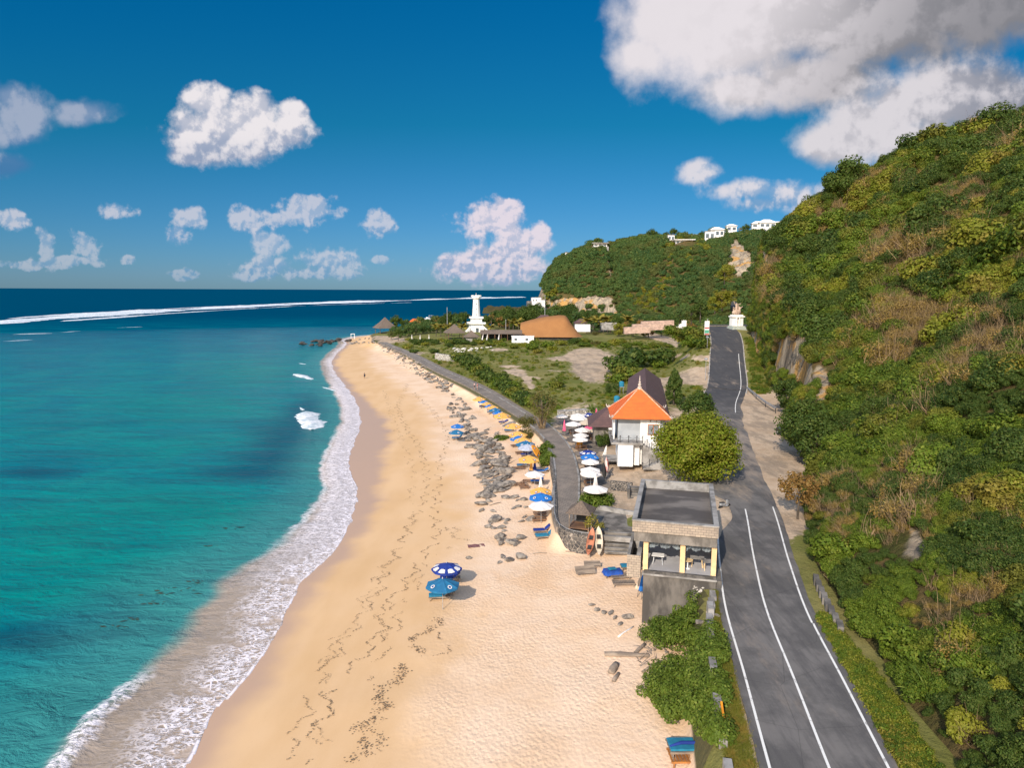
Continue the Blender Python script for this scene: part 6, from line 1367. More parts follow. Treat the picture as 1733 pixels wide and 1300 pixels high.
# two kayaks leaning against the steps
def kayak(label, px, py, rz, tilt, mo, mi_):
    p = Vector((px, py, 0)); t = thing('kayak', label, 'kayak', (p.x, p.y, 2.95), 0, 'kayaks beside the steps'); n = 20; L = 3.1
    V = []; V2 = []
    for i in range(n+1):
        s = i/n*2-1; w = .40*(1-abs(s)**2.6)+.015; h = .30*(1-abs(s)**3)+.02; x = s*L/2; rise = .10*abs(s)**2
        for a in np.linspace(0, math.pi, 9): V.append((x, w*math.cos(a), -h*math.sin(a)+rise))
        for k in range(5): f = -1+k/2; V2.append((x, w*.93*f, rise+.03-(.14*(1-f*f) if abs(s) < .75 else -.04*(1-f*f))))
    hb_ = MB(); hb_.add(V, [(i*9+k, i*9+k+1, i*9+10+k, i*9+9+k) for i in range(n) for k in range(8)]); hb_.build('hull', mo, t, True)
    db = MB(); db.add(V2, [(i*5+k, i*5+5+k, i*5+6+k, i*5+k+1) for i in range(n) for k in range(4)]); dk = db.build('deck', mi_, t, True)
    for x in (-.55, .5): mb = MB(); mb.box((x, 0, .0), (.34, .4, .05)); mb.beam((x-.25, 0, .02), (x-.34, 0, .28), .45, .05); mb.build('seat', m_dark, t)
    t.rotation_euler = Euler((0, tilt, rz), 'XYZ'); return t
kayak('white kayak with pale deck leaning on the lowest beach steps', 8.82, 66.0, rad(86), rad(-46), m_white, m_beige); kayak('orange brown kayak leaning in the corner of the rubble wall', 7.95, 65.75, rad(72), rad(-44), m_conc_l, mat('faded_red_deck', (0.46, 0.17, 0.09), (0.30, 0.11, 0.06), 1.5, .7))
for k, (x0, y0, x1, y1, r, lab) in enumerate([(957, 937, 1003, 941, .05, 'long thin plank lying on sand under the rubble wall'), (902, 940, 925, 938, .05, 'single pale stick on the sand right of the biggest boulder'), (1048, 1105, 1093, 1103, .0, ''), (829, 858, 848, 853, .06, 'reddish driftwood branch among the upper rocks'), (832, 800, 842, 832, .09, 'pale bleached trunk lying over the dark rocks')]):
    if not lab: continue
    a, b = on_ground(x0, y0)+Vector((0, 0, r)), on_ground(x1, y1)+Vector((0, 0, r)); mb = MB(); mb.tube([a, a.lerp(b, .5)+Vector((0, .1, .03)), b], [r, r*.9, r*.6], 7); tag(mb.build('driftwood', m_woodg, None, True), lab, 'driftwood')
# driftwood logs and washed up branches by the shrubs
for x0, y0, x1, y1, r, z, lab in [(1023, 1116, 1098, 1116, .19, 1.95, 'thick brown log lying on the sand left of the shrubs'), (1075, 1112, 1091, 1098, .13, 2.1, 'short log propped against the thick brown one'), (1034, 1142, 1043, 1130, .26, 1.95, 'stubby grey wood block standing near the long log'), (1038, 1158, 1047, 1145, .14, 1.9, 'pale short plank below the stubby wood block'), (1046, 1083, 1072, 1062, .07, 1.95, 'white bleached branch on the sand by the upper shrub'), (1087, 1140, 1115, 1130, .10, 2.0, 'half buried plank at the edge of the lower shrub')]:
    a, b = on_ground(x0, y0)+Vector((0, 0, r*.6)), on_ground(x1, y1)+Vector((0, 0, r*.6+z-1.95)); mb = MB(); mb.tube([a, a.lerp(b, .35)+Vector((0, 0, .04)), a.lerp(b, .7), b], [r, r*1.04, r*.95, r*.85], 9); tag(mb.build('driftwood_log', m_woodg if 'white' not in lab else m_cloth, None, True), lab, 'log')
q = random.Random(3); mb = MB()
for k in range(46):
    a = on_ground(q.uniform(1080, 1136), q.uniform(1082, 1140))+Vector((0, 0, q.uniform(.05, .3))); d = Vector((q.uniform(-1, 1), q.uniform(-.6, .6), q.uniform(0, .5))); L = q.uniform(.5, 1.6); mb.tube([a, a+d*L*.5+Vector((0, 0, .08)), a+d*L], [.035, .025, .008], 5)
tag(mb.build('driftwood_branches', m_woodg), 'tangle of thin washed up branches between the two shrubs', 'branches', kind='stuff')

# people
m_skin = mat('skin', (0.36, 0.21, 0.14), None, 3, .6); m_shirt = mat('pale_pink_shirt', (0.60, 0.42, 0.40), None, 3, .8); m_short = mat('dark_shorts', (0.03, 0.035, 0.05), None, 3, .8); m_hair = mat('dark_hair', (0.015, 0.012, 0.01), None, 3, .6)
def person(label, pos, rz, shirt, shorts, stride=.2, hat=None):
    t = thing('person', label, 'person', tuple(pos), rz); J, R_ = body_joints(1.0, (-.30, -.12, .85), (.30, .12, .85), stride)
    skin_body('body', J, BODY_E, R_, m_skin, t, sub=2)
    mb = MB(); mb.lathe([(.17, .88), (.18, 1.05), (.20, 1.35), (.16, 1.47), (.07, 1.52)], 14); mb.xf(Matrix.Diagonal((1.15, .8, 1, 1))); mb.build('shirt', shirt, t, True)
    mb = MB(); mb.tube([(-.09, 0, .95), (-.12, -stride*.35, .62)], [.125, .11], 10); mb.tube([(.09, 0, .95), (.12, stride*.3, .62)], [.125, .11], 10); mb.build('shorts', shorts, t, True)
    mb = MB(); mb.blob((0, .03, 1.745), (.115, .12, .10), 1, .05, 2); mb.build('hair', m_hair, t, True); return t
person('person in dark clothes walking alone on the far empty sand', on_ground(617, 641), .4, m_short, m_short)
person('person in pale pink shirt walking on the walkway, left of a pair', P(803, 659, 3.3), .8, m_shirt, m_short); person('person in reddish shirt walking on the walkway, right of a pair', P(808, 660, 3.3), .8, mat('reddish_shirt', (0.40, 0.16, 0.15), None, 3, .8), m_shirt)
mb = MB(); n = 8; V = [(i/n*1.8-.9, j*.45-.45, .03+.03*math.sin(i*1.7+j)) for i in range(n+1) for j in range(3)]; mb.add(V, [(i*3+j, i*3+3+j, i*3+4+j, i*3+j+1) for i in range(n) for j in range(2)])
tag(mb.build('towel', mat('maroon_cloth', (0.17, 0.05, 0.06), (0.25, .13, .11), 4, .9), None, True, loc=tuple(on_ground(806, 926)), rz=.2), 'crumpled maroon towel on the sand left of the rocks', 'towel')
# small outrigger boat, gate frame on the groyne, parked car and scooter
p = P(730, 539, 0); t = thing('outrigger_boat', 'small white outrigger boat anchored offshore left of the tower', 'boat', (p.x, p.y, .15), rad(5)); L = 10
mb = MB(); V = []
for i in range(13):
    s = i/6-1; w = .9*(1-abs(s)**2.4)+.05
    V += [(s*L/2, -w, .9+.5*s*s), (s*L/2, 0, -.2+.4*s*s), (s*L/2, w, .9+.5*s*s)]
mb.add(V, [(i*3+k, i*3+3+k, i*3+4+k, i*3+k+1) for i in range(12) for k in (0, 1)]+[(i*3+2, i*3+5, i*3+3, i*3) for i in range(12)]); mb.build('hull', m_white, t)
mb = MB(); mb.bx(-2.5, 2, -1.2, 1.2, 2.6, 2.75)
for x in (-2.3, 1.8):
    for y in (-.8, .8): mb.tube([(x, y, .8), (x, y, 2.6)], .06, 5)
mb.build('canopy', m_cloth, t)
for y in (-3.2, 3.2): mb = MB(); mb.tube([(-4, y, .25), (0, y, .12), (4, y, .3)], .14, 6); mb.tube([(-1.5, 0, 1.0), (-1.5, y, .2)], .07, 5); mb.tube([(1.5, 0, 1.0), (1.5, y, .2)], .07, 5); mb.build('outrigger', m_white, t)
p = P(597, 572, 1.6); t = thing('gate_frame', 'pale timber arch standing on the stone groyne', 'arch', (p.x, p.y, 1.0), .2); t.scale = (.62,)*3; mb = MB(); mb.beam((-1.6, 0, 0), (-1.4, 0, 4.4), .35); mb.beam((1.6, 0, 0), (1.4, 0, 4.4), .35); mb.build('post', m_white, t); mb = MB(); mb.beam((-1.8, 0, 4.5), (1.8, 0, 4.5), .4); mb.build('crossbeam', m_white, t)
m_carp = mat('dark_car_paint', (0.025, 0.027, 0.03), None, 2, .25); m_rub = mat('tyre_rubber', (0.02, 0.02, 0.02), None, 4, .85)
def car(label, pos, rz):
    t = thing('parked_car', label, 'car', tuple(pos), rz); mb = MB(); prof = [(-2.1, .35), (-2.15, .75), (-1.9, .95), (-1.2, 1.02), (-.6, 1.48), (.9, 1.5), (1.7, 1.05), (2.05, .95), (2.1, .4)]; V = []
    for y, k in ((-.86, 1), (.86, 1)): V += [(x, y*(0.82 if z > 1.2 else 1), z) for x, z in prof]
    n = len(prof); mb.add(V, [tuple(range(n)), tuple(range(2*n-1, n-1, -1))]+[(i, n+i, n+(i+1) % n, (i+1) % n) for i in range(n)]); mb.build('body', m_carp, t, bevel=.05)
    for s in (-1, 1):
        mb = MB(); mb.add([(-1.05, s*.865, 1.06), (-.58, s*.79, 1.40), (.85, s*.79, 1.42), (1.4, s*.865, 1.08)], [(0, 1, 2, 3)]); mb.build('side_window', m_glass, t)
        for x in (-1.35, 1.3): w_ = MB(); w_.tube([(x, s*.72, .33), (x, s*.9, .33)], .33, 18); wo_ = w_.build('wheel', m_rub, t); w_ = MB(); w_.tube([(x, s*.88, .33), (x, s*.915, .33)], .19, 12); w_.build('rim', m_metal, wo_)
    mb = MB(); mb.add([(-1.19, -.72, 1.06), (-.64, -.66, 1.45), (-.64, .66, 1.45), (-1.19, .72, 1.06)], [(0, 3, 2, 1)]); mb.build('windscreen', m_glass, t)
    for y in (-.62, .62): mb = MB(); mb.box((-2.13, y, .75), (.08, .3, .16)); mb.build('headlight', m_metal, t)
    return t
car('dark parked car half hidden beneath the roadside trees', P(1331, 738, 5.0), rad(95))
p = P(1226, 862, 4.7); t = thing('parked_scooter', 'scooter parked in the shade of the big tree beside the road', 'scooter', tuple(p), rad(30))
for x in (-.6, .6): mb = MB(); mb.tube([(x, -.05, .27), (x, .05, .27)], .27, 16); mb.build('wheel', m_rub, t)
mb = MB(); mb.beam((-.7, 0, .65), (.0, 0, .55), .26, .3); mb.beam((0, 0, .35), (.4, 0, .35), .3, .1); mb.beam((.45, 0, .3), (.35, 0, 1.0), .3, .12); mb.build('body', m_metal, t, bevel=.04); mb = MB(); mb.beam((-.75, 0, .84), (-.05, 0, .76), .26, .1); mb.build('seat', m_dark, t, bevel=.03)
mb = MB(); mb.tube([(.33, -.35, 1.05), (.36, 0, 1.0), (.33, .35, 1.05)], .02, 6); mb.build('handlebar', m_dark, t)
# ------------------------------------------------------------------ rocks
m_rock = mat('grey_rock', (0.29, 0.25, 0.21), (0.115, 0.10, 0.088), 1.6, 0.95, 0.9, 7, space='World', bdist=.08)
m_rockd = mat('dark_wet_rock', (0.085, 0.072, 0.06), (0.035, 0.03, 0.027), 1.0, 0.9, 0.9, 6, space='World', bdist=.1)
ROCKS = []
for i in range(9):
    mb = MB(); q = random.Random(900+i); bm = bmesh.new(); sz = (1, q.uniform(.55, .8), q.uniform(.45, .7))
    for k in range(20 if i < 6 else 34): d = Vector((q.gauss(0, 1), q.gauss(0, 1), q.gauss(0, 1))).normalized()*q.uniform(.82, 1.05); bm.verts.new((d.x*sz[0], d.y*sz[1], d.z*sz[2]))
    hr_ = bmesh.ops.convex_hull(bm, input=bm.verts[:]); bmesh.ops.delete(bm, geom=[e for e in hr_['geom_interior'] if isinstance(e, bmesh.types.BMVert)], context='VERTS'); bmesh.ops.bevel(bm, geom=bm.edges[:], offset=.05, segments=1, affect='EDGES')
    me = bpy.data.meshes.new('rock'); bm.to_mesh(me); bm.free(); me.materials.append(m_rock); ROCKS.append(me)
def rock(pos, s, label, group, q, me=None, m=None, slab=False, name='rock'):
    o = bpy.data.objects.new(name, me or q.choice(ROCKS)); COL.objects.link(o); o.location = pos
    o.scale = (s*q.uniform(.9, 1.5), s*q.uniform(.7, 1.0), s*(q.uniform(.55, .95) if slab else q.uniform(.7, 1.0))); o.rotation_euler = (q.uniform(-.55, .3), q.uniform(-.4, .4), q.uniform(0, .9) if slab else q.uniform(0, 6.28))
    if m: o.material_slots[0].link = 'OBJECT'; o.material_slots[0].material = m
    tag(o, label, 'rock', group); return o
q = random.Random(21)
def in_poly(x, y, poly):
    r = False; j = len(poly)-1
    for i in range(len(poly)):
        (a, b), (c, d) = poly[i], poly[j]
        if (b > y) != (d > y) and x < (c-a)*(y-b)/(d-b)+a: r = not r
        j = i
    return r
def zone(poly, n, smin, smax, label, group, slab=False, m=None):
    xs_ = [p[0] for p in poly]; ys_ = [p[1] for p in poly]; k = 0; tries = 0
    while k < n and tries < n*40:
        tries += 1; a, b = q.uniform(min(xs_), max(xs_)), q.uniform(min(ys_), max(ys_))
        if not in_poly(a, b, poly): continue
        p = on_ground(a, b) if m is not m_rockd else P(a, b, .3); s = smin+(smax-smin)*q.random()**2
        p.z += s*.2; rock(p, s, label, group, q, None, m, slab); k += 1
RUB = [(640, 586), (662, 584), (700, 606), (735, 632), (768, 655), (758, 668), (715, 640), (668, 612)]
mb = MB(); k = 0
while k < 190:
    a, b = q.uniform(636, 770), q.uniform(583, 668)
    if not in_poly(a, b, RUB): continue
    p = on_ground(a, b); s = .4+.9*q.random()**2; mm_ = ROCKS[q.randrange(6)]; M_ = Matrix.Translation(p+Vector((0, 0, s*.15))) @ Euler((q.uniform(-.4, .4), q.uniform(-.4, .4), q.uniform(0, 6))).to_matrix().to_4x4() @ Matrix.Diagonal((s*1.2, s*.9, s*.7, 1))
    mb.add([M_ @ v.co for v in mm_.vertices], [tuple(f.vertices) for f in mm_.polygons]); k += 1
tag(mb.build('rubble', m_rock), 'grey rubble slope between the far beach and the walkway', 'rubble', kind='stuff')
zone([(766, 668), (790, 686), (806, 716), (775, 716), (757, 696)], 30, .6, 1.2, 'grey slab in the small rock patch between walkway bend and two blue umbrellas', 'upper rock patch')
zone([(782, 722), (842, 728), (852, 770), (872, 800), (868, 834), (818, 846), (812, 800), (796, 760)], 150, .6, 1.45, 'tilted grey slab in the dense rubble band beside the yellow umbrellas', 'rubble band', True)
zone([(812, 850), (895, 838), (905, 870), (880, 925), (840, 935), (825, 890)], 26, .4, 1.0, 'loose grey rock scattered over the sand below the rubble band', 'loose rocks', True)
zone([(575, 577), (600, 573), (640, 572), (640, 582), (590, 584), (560, 583)], 18, .8, 1.5, 'grey boulder where the stone groyne joins the beach', 'groyne root')
zone([(497, 581), (530, 577), (590, 573), (596, 580), (540, 586), (500, 585)], 34, 1.0, 1.9, 'dark wet boulder of the groyne reaching into the sea', 'groyne', True, m=m_rockd)
for px, py, s, lab in [(881, 948, 1.15, 'largest grey boulder at the lower end of the loose rocks'), (862, 950, .75, 'dark boulder just left of the largest one'), (851, 946, .5, 'left end boulder of the cluster round the largest one'), (848, 925, .75, 'long grey boulder above the cluster of the largest one'), (838, 880, .8, 'grey boulder pair standing alone left of the loose rocks'),
                       (836, 869, .7, 'rock leaning on the lone boulder pair'), (815, 867, .7, 'flat slab lying apart at the left edge of the rocks'), (793, 948, .5, 'small dark rock alone on the open sand'), (826, 852, .9, 'long slab at the foot of the rubble band'), (830, 842, .9, 'second long slab at the foot of the rubble band'), (845, 955, .45, 'half buried rock left of the largest boulder'),
                       (1000, 1030, .42, 'leftmost pale rock of the short chain near the pavilion'), (1010, 1037, .45, 'second rock in the short chain near the pavilion'), (1022, 1041, .5, 'middle grey rock in the short chain near the pavilion'), (1034, 1040, .5, 'upright white rock in the short chain near the pavilion'), (1041, 1049, .42, 'rightmost rock in the short chain near the pavilion'),
                       (1062, 1050, .62, 'yellowish rock at the corner of the upper green shrub'), (1050, 1060, .5, 'low grey rock left of the upper green shrub'), (1184, 1062, .85, 'rounded brown boulder among the shrubs under the pavilion'), (1200, 1042, .7, 'dark boulder at the foot of the pavilion wall'), (1212, 1045, .6, 'small dark boulder beside the pavilion buttress'), (1160, 1085, .6, 'grey boulder between the two green shrubs'),
                       (1116, 1100, .5, 'brown rock among the washed up branches'), (1128, 1108, .45, 'dark rock right of the washed up branches')]:
    s = s*(.62 if px > 1120 else 1); p = on_ground(px, py); p.z += s*.2; rock(p, s*.72, lab, 'boulders', q, ROCKS[6+len(lab) % 3], name='boulder')
zone([(765, 590), (830, 588), (835, 594), (768, 597)], 26, .6, 1.2, 'white limestone lump in the row on the lawn before the beach club', 'white stones', m=mat('white_limestone', (0.62, 0.58, 0.52), (0.42, 0.39, 0.35), .8, .95, .4, 6, space='World'))

# ------------------------------------------------------------------ seaweed wrack on the sand
WR = [([(690, 650), (672, 690), (690, 730), (712, 760), (722, 800), (716, 850), (690, 900), (668, 945), (640, 1000), (610, 1050), (570, 1110), (530, 1170), (510, 1230), (480, 1290)], 9, .09, .12),
      ([(700, 665), (735, 700), (760, 740), (745, 780), (740, 830), (735, 880), (742, 910), (715, 945), (690, 985), (660, 1020), (640, 1080), (600, 1130), (560, 1190), (530, 1250), (520, 1300)], 10, .10, .12),
      ([(650, 660), (668, 720), (690, 770), (700, 810), (690, 870)], 7, .08, .12), ([(702, 870), (680, 920), (655, 960), (640, 1010), (645, 1060), (655, 1090)], 7, .09, .10), ([(650, 960), (620, 1010), (590, 1060), (560, 1100), (540, 1130)], 7, .08, .10),
      ([(760, 1045), (735, 1060), (705, 1085), (695, 1105), (712, 1116), (685, 1135), (660, 1165), (640, 1195), (622, 1230), (612, 1262), (600, 1300)], 15, .15, .42), ([(742, 1075), (757, 1085), (752, 1105), (735, 1115)], 12, .10, .12),
      ([(640, 1195), (655, 1215), (632, 1240), (640, 1262), (622, 1290)], 9, .12, .3), ([(560, 1110), (545, 1160), (560, 1190), (545, 1230), (555, 1260)], 7, .08, .1), ([(730, 940), (720, 975), (690, 1010), (672, 1060), (655, 1090), (635, 1140), (610, 1160)], 8, .09, .14), ([(760, 935), (790, 920), (765, 905), (775, 890), (745, 900)], 10, .10, .3)]
V = []; F = []; gq = np.random.default_rng(5)
for line, dens, size, spread in WR:
    pts = [on_ground(a, b) for a, b in line]
    for a, b in zip(pts, pts[1:]):
        L = (b-a).length; n = int(L*dens*2.8)+1; size_ = size*.46
        for i in range(n):
            t = gq.random(); c = a.lerp(b, t); spread_ = spread*.5; s0 = math.sin(c.y*1.7)*.45+math.sin(c.y*4.3+c.x)*.22
            keepn = float(vnoise(np.array(c.x*1.1), np.array(c.y*1.1), 6))
            if keepn < .34: continue
            x, y = c.x+s0+gq.normal()*spread_, c.y+gq.normal()*spread_; z = gz(x, y)+.035; an = gq.random()*6.28; l = size_*(.4+1.0*gq.random()); w = l*(.35+.4*gq.random()); k = len(V)
            ca, sa = math.cos(an), math.sin(an)
            for u, v2, h in ((-l, 0, 0), (0, -w, .02), (l, 0, .0), (0, w, .04)): V.append((x+u*ca-v2*sa, y+u*sa+v2*ca, z+h))
            F.append((k, k+1, k+2, k+3))
o = link('seaweed', np_mesh('seaweed', np.array(V), np.array(F)), mat('dry_seaweed', (0.26, 0.18, 0.11), (0.13, 0.092, 0.06), 3, .95, space='World')); tag(o, 'dark lines of dried seaweed left by the tide along the beach', 'seaweed', kind='stuff')
# clumps of weed drifting in the shallows
V = []; F = []
for (px, py, n, sp) in [(300, 1000, 12, .8), (325, 985, 7, .4), (265, 1020, 8, .4), (200, 1060, 8, .4), (220, 1050, 6, .4), (390, 895, 8, .6), (360, 925, 5, .4)]:
    c = P(px, py, 0)
    for i in range(n):
        x, y = c.x+gq.normal()*sp*1.4, c.y+gq.normal()*sp*.6; l = .12+.3*gq.random(); w = l*.4; k = len(V); an = gq.normal()*.4
        for u, v2 in ((-l, 0), (0, -w), (l, 0), (0, w)): V.append((x+u*math.cos(an)-v2*math.sin(an), y+u*math.sin(an)+v2*math.cos(an), .03))
        F.append((k, k+1, k+2, k+3))
o = link('floating_weed', np_mesh('floating_weed', np.array(V), np.array(F)), mat('drifting_weed', (0.045, 0.065, 0.04), (0.015, 0.06, 0.06), 1, .8, space='World')); tag(o, 'small brown clumps of weed drifting in the turquoise shallows', 'seaweed', kind='stuff')

# ------------------------------------------------------------------ trees and shrubs
def crown_clumps(rx, ry, rz, zc, n, leaves_n, seed, cone=0.0):
    g_ = random.Random(seed); out = []
    for i in range(n):
        u = g_.uniform(-1, 1) if i % 3 else g_.uniform(.1, 1); a = g_.uniform(0, 6.283); k = math.sqrt(1-u*u)*(1-cone*(u+1)/2); f = g_.uniform(.55, .86)
        s = g_.uniform(.22, .40)*(1-.4*cone)
        out.append((rx*k*math.cos(a)*f, ry*k*math.sin(a)*f, zc+rz*u*f, rx*s, ry*s, rz*s*.95, int(leaves_n*g_.uniform(.7, 1.3))))
    return out
def make_tree(name, label, pos, h, r, mleaf, seed, cat='tree', n=34, ln=130, leaf=.34, cone=0, rz_=None, group=None, tr=.18, low=0.30, scale_y=1.0):
    t = thing(name, label, cat, tuple(pos), 0, group); q_ = random.Random(seed); rzz = rz_ or h*(1-low)/2; zc = h-rzz
    cl = crown_clumps(r, r*scale_y, rzz, zc, n, ln, seed, cone); v, f, tt_ = leaves(cl, leaf, seed)
    o = link('crown', leaf_mesh('crown', [(v, f, tt_, 0)]), mleaf, t)
    mb = MB(); top = Vector((q_.uniform(-.2, .2), q_.uniform(-.2, .2), zc+rzz*.3)); mb.tube([(0, 0, -.4), (q_.uniform(-.1, .1), 0, zc*.5), top], [tr*1.3, tr, tr*.35], 8)
    for c in cl[::3]: p0 = Vector((0, 0, zc*.5)).lerp(top, q_.random()); e = Vector(c[:3]); mb.tube([p0, p0.lerp(e, .5)+Vector((0, 0, -.15)), e], [tr*.45, tr*.3, tr*.1], 5)
    mb.build('trunk', m_bark, t, True); return t
L_big = leaf_mat('big_tree_leaves', [(0.105, 0.140, 0.008), (0.175, 0.195, 0.014), (0.22, 0.20, 0.03)], 0.35, (0.22, 0.13, 0.03), 0.6, .35)
make_tree('broad_tree', 'big rounded yellow green tree between orange roofed house and pavilion', (22.75, 81.5, 4.5), 8.6, 5.1, L_big, 1, n=130, ln=330, leaf=.34, rz_=4.0, tr=.3, low=.1)
make_tree('round_tree', 'dark round tree behind the big yellow green one beside the road', (31.3, 113, 4.2), 7.2, 3.0, L_dark, 2, n=40, ln=170, leaf=.38, low=.1)
make_tree('conical_tree', 'dark conical tree standing right of the long brown roof', tuple(P(1140, 690, 4.1)), 8.0, 2.6, L_dark, 3, n=60, ln=120, leaf=.36, cone=.75, low=.08)
make_tree('roadside_tree', 'nearer dark tree shading the parked car at the edge of the gravel lot', tuple(P(1358, 772, 5)), 8.0, 4.0, L_dark, 4, n=60, ln=170, leaf=.38, low=.15, tr=.24)
make_tree('roadside_tree', 'farther dark tree under the rock face beside the gravel lot', tuple(P(1334, 697, 5.2)), 6.5, 3.2, L_dark, 5, n=40, ln=150, leaf=.38, low=.1)
make_tree('roadside_tree', 'dark tree between the gravel lot and the hillside, right of the parked car', tuple(P(1378, 790, 5)), 6.8, 3.2, L_dark, 15, n=40, ln=150, leaf=.36, low=.1)
make_tree('small_tree', 'small rust tinged tree alone in the gravel beside the road', tuple(P(1350, 878, 5)), 4.9, 2.0, L_rust, 6, n=24, ln=90, leaf=.28, low=.25, tr=.1)
L_mixg = leaf_mat('olive_leaves', [(0.055, 0.06, 0.012), (0.105, 0.095, 0.018), (0.14, 0.11, 0.04)], 0.6, (0.15, 0.09, 0.04), 0.5)
bt = make_tree('sparse_tree', 'half bare olive tree leaning over the walkway between beach and lawn', tuple(P(917, 725, 3.2)), 7.2, 3.1, L_mixg, 7, n=30, ln=60, leaf=.30, low=.25, tr=.13)
s, sf, st_ = stems(60, 6.0, .10, 71, .7, .3, .1, 4, .6); link('bare_branches', leaf_mesh('bare_branches', [(s, sf, st_, 0)]), m_twig, bt)
def shrub(label, px, py, w, h, mleaf, seed, n=14, ln=120, leaf=.26, name='shrub', group=None, z=None):
    p = on_ground(px, py) if z is None else P(px, py, z); q_ = random.Random(seed); cl = []
    for i in range(n): a = q_.uniform(0, 6.283); k = math.sqrt(q_.random()); s = w*q_.uniform(.16, .28); cl.append((w*.42*k*math.cos(a), w*.42*k*math.sin(a), h*q_.uniform(.25, .78)*(1-.45*k*k), s, s, min(s, h*.4), int(ln*q_.uniform(.7, 1.3))))
    v, f, tt_ = leaves(cl, leaf, seed); o = link(name, leaf_mesh(name, [(v, f, tt_, 0)]), mleaf, None, tuple(p)); tag(o, label, 'shrub', group); return o
shrub('bright green shrub between walkway and umbrellas, beside the white umbrella', 927, 792, 2.6, 3.0, L_shrub, 11, 24, 150); shrub('taller bright green shrub at the walkway edge just above the nearer one', 924, 772, 2.4, 2.6, L_shrub, 12, 20, 150)
shrub('dark shrub in the corner between brown roofed hall and white house', 1020, 757, 2.6, 3.8, L_dark, 13, 24, 140); shrub('leafy green shrub spreading behind the thatched shelter', 1012, 858, 4.2, 1.7, L_shrub, 14, 30, 150); shrub('low green creeper on the sand below the bare tree', 846, 744, 3.2, .7, L_shrub, 16, 16, 90)
shrub('low leafy shrub below the pebble wall next to the bare tree', 888, 742, 3.0, 2.0, L_mixg, 17, 18, 80); shrub('brown olive shrub beside the yellow umbrella standing apart', 893, 725, 4.0, 2.4, L_mixg, 18, 20, 80); shrub('leafy shrub under the right side of the white house', 1036, 705, 3.0, 2.0, L_shrub, 19, 14, 100)
shrub('small green bush on the lawn behind the brown roofed hall', 1006, 700, 3.4, 1.8, L_shrub, 20, 14, 100); shrub('dark bush beside the blue water tank', 1035, 668, 3.6, 3.2, L_dark, 22, 16, 100)
# spiky plant on a post at the terrace corner
p = P(999, 905, 3.1); t = thing('yucca_plant', 'spiky yellow green plant with a thin trunk at the corner of the terrace', 'plant', tuple(p)); mb = MB(); mb.tube([(0, 0, -1.2), (.05, 0, .4), (.15, .05, 1.6)], [.09, .07, .06], 7); mb.tube([(.05, 0, .4), (.9, .1, .9)], [.05, .03], 6); mb.build('trunk', m_woodg, t, True)
v1, f1, t1 = leaves([(.15, .05, 1.7, .6, .6, .5, 120), (.95, .1, 1.0, .6, .5, .35, 100), (-.2, .2, 1.1, .45, .45, .4, 70)], .5, 77, aspect=.16); link('leaves', leaf_mesh('yucca_leaves', [(v1, f1, t1, 0)]), L_palm, t)
# two shrub masses that tumble from the road to the sand
def shrub_mass(label, poly, n, seed, smin, smax, top):
    xs_ = [a for a, b in poly]; ys_ = [b for a, b in poly]; q_ = random.Random(seed); cl = []
    c0 = on_ground(sum(xs_)/len(xs_), sum(ys_)/len(ys_)); k = 0
    while k < n:
        a, b = q_.uniform(min(xs_), max(xs_)), q_.uniform(min(ys_), max(ys_))
        if not in_poly(a, b, poly): continue
        p = on_ground(a, b); s = q_.uniform(smin, smax); lift = max(0.0, 2.0-(float(wall_x(p.y))-p.x)*.42)*q_.uniform(.3, 1.0); cl.append((p.x-c0.x, p.y-c0.y, p.z-c0.z+q_.uniform(.1, top)+lift*(p.z < 3.2), s, s, s*.7, int(190*(s/.6)**1.6))); k += 1
    v, f, tt_ = leaves(cl, .16, seed, up=.6, aspect=.75, shell=.7); o = link('beach_shrub', leaf_mesh('beach_shrub', [(v, f, tt_, 0)]), L_shrub, None, tuple(c0)); tag(o, label, 'shrub', 'beach shrubs'); return o
shrub_mass('large leafy green shrub spilling over the seawall above the stacked daybeds', [(1080, 1165), (1110, 1150), (1160, 1140), (1222, 1120), (1226, 1265), (1195, 1268), (1140, 1250), (1105, 1210)], 170, 31, .34, .75, .75)
shrub_mass('smaller leafy green shrub against the foot of the pavilion wall', [(1088, 1082), (1110, 1062), (1140, 1038), (1172, 1048), (1178, 1080), (1150, 1108), (1100, 1108)], 90, 32, .32, .7, .95)
shrub_mass('dark leafy shrub joining the two beach shrubs along the seawall', [(1168, 1085), (1205, 1072), (1222, 1080), (1222, 1130), (1172, 1142), (1160, 1115)], 70, 33, .32, .7, .7)
# bushes of the plateau and along the walkway: three shapes each of two kinds, copied
BUSH = {}
for kind, mm, n_, ln_ in (('dark', L_dark, 14, 90), ('green', L_hill, 14, 90), ('olive', L_mixg, 12, 60), ('yellow', L_yel, 12, 80)):
    for j in range(2):
        v, f, tt_ = leaves(bush_clumps(500+j+len(kind), n_, 1.0, .85, ln_), .22, 520+j+len(kind)); me = leaf_mesh('bush', [(v, f, tt_, 0)]); me.materials.append(mm); BUSH.setdefault(kind, []).append(me)
def bush(kind, px, py, r, label, group, hz_=1.0, z=None, Y=None):
    p = PY(px, py, Y) if Y else (on_ground(px, py) if z is None else P(px, py, z)); o = bpy.data.objects.new('bush', q.choice(BUSH[kind])); COL.objects.link(o); o.location = p; o.scale = (r, r, r*hz_); o.rotation_euler = (0, 0, q.uniform(0, 6.28)); tag(o, label, 'bush', group); return o
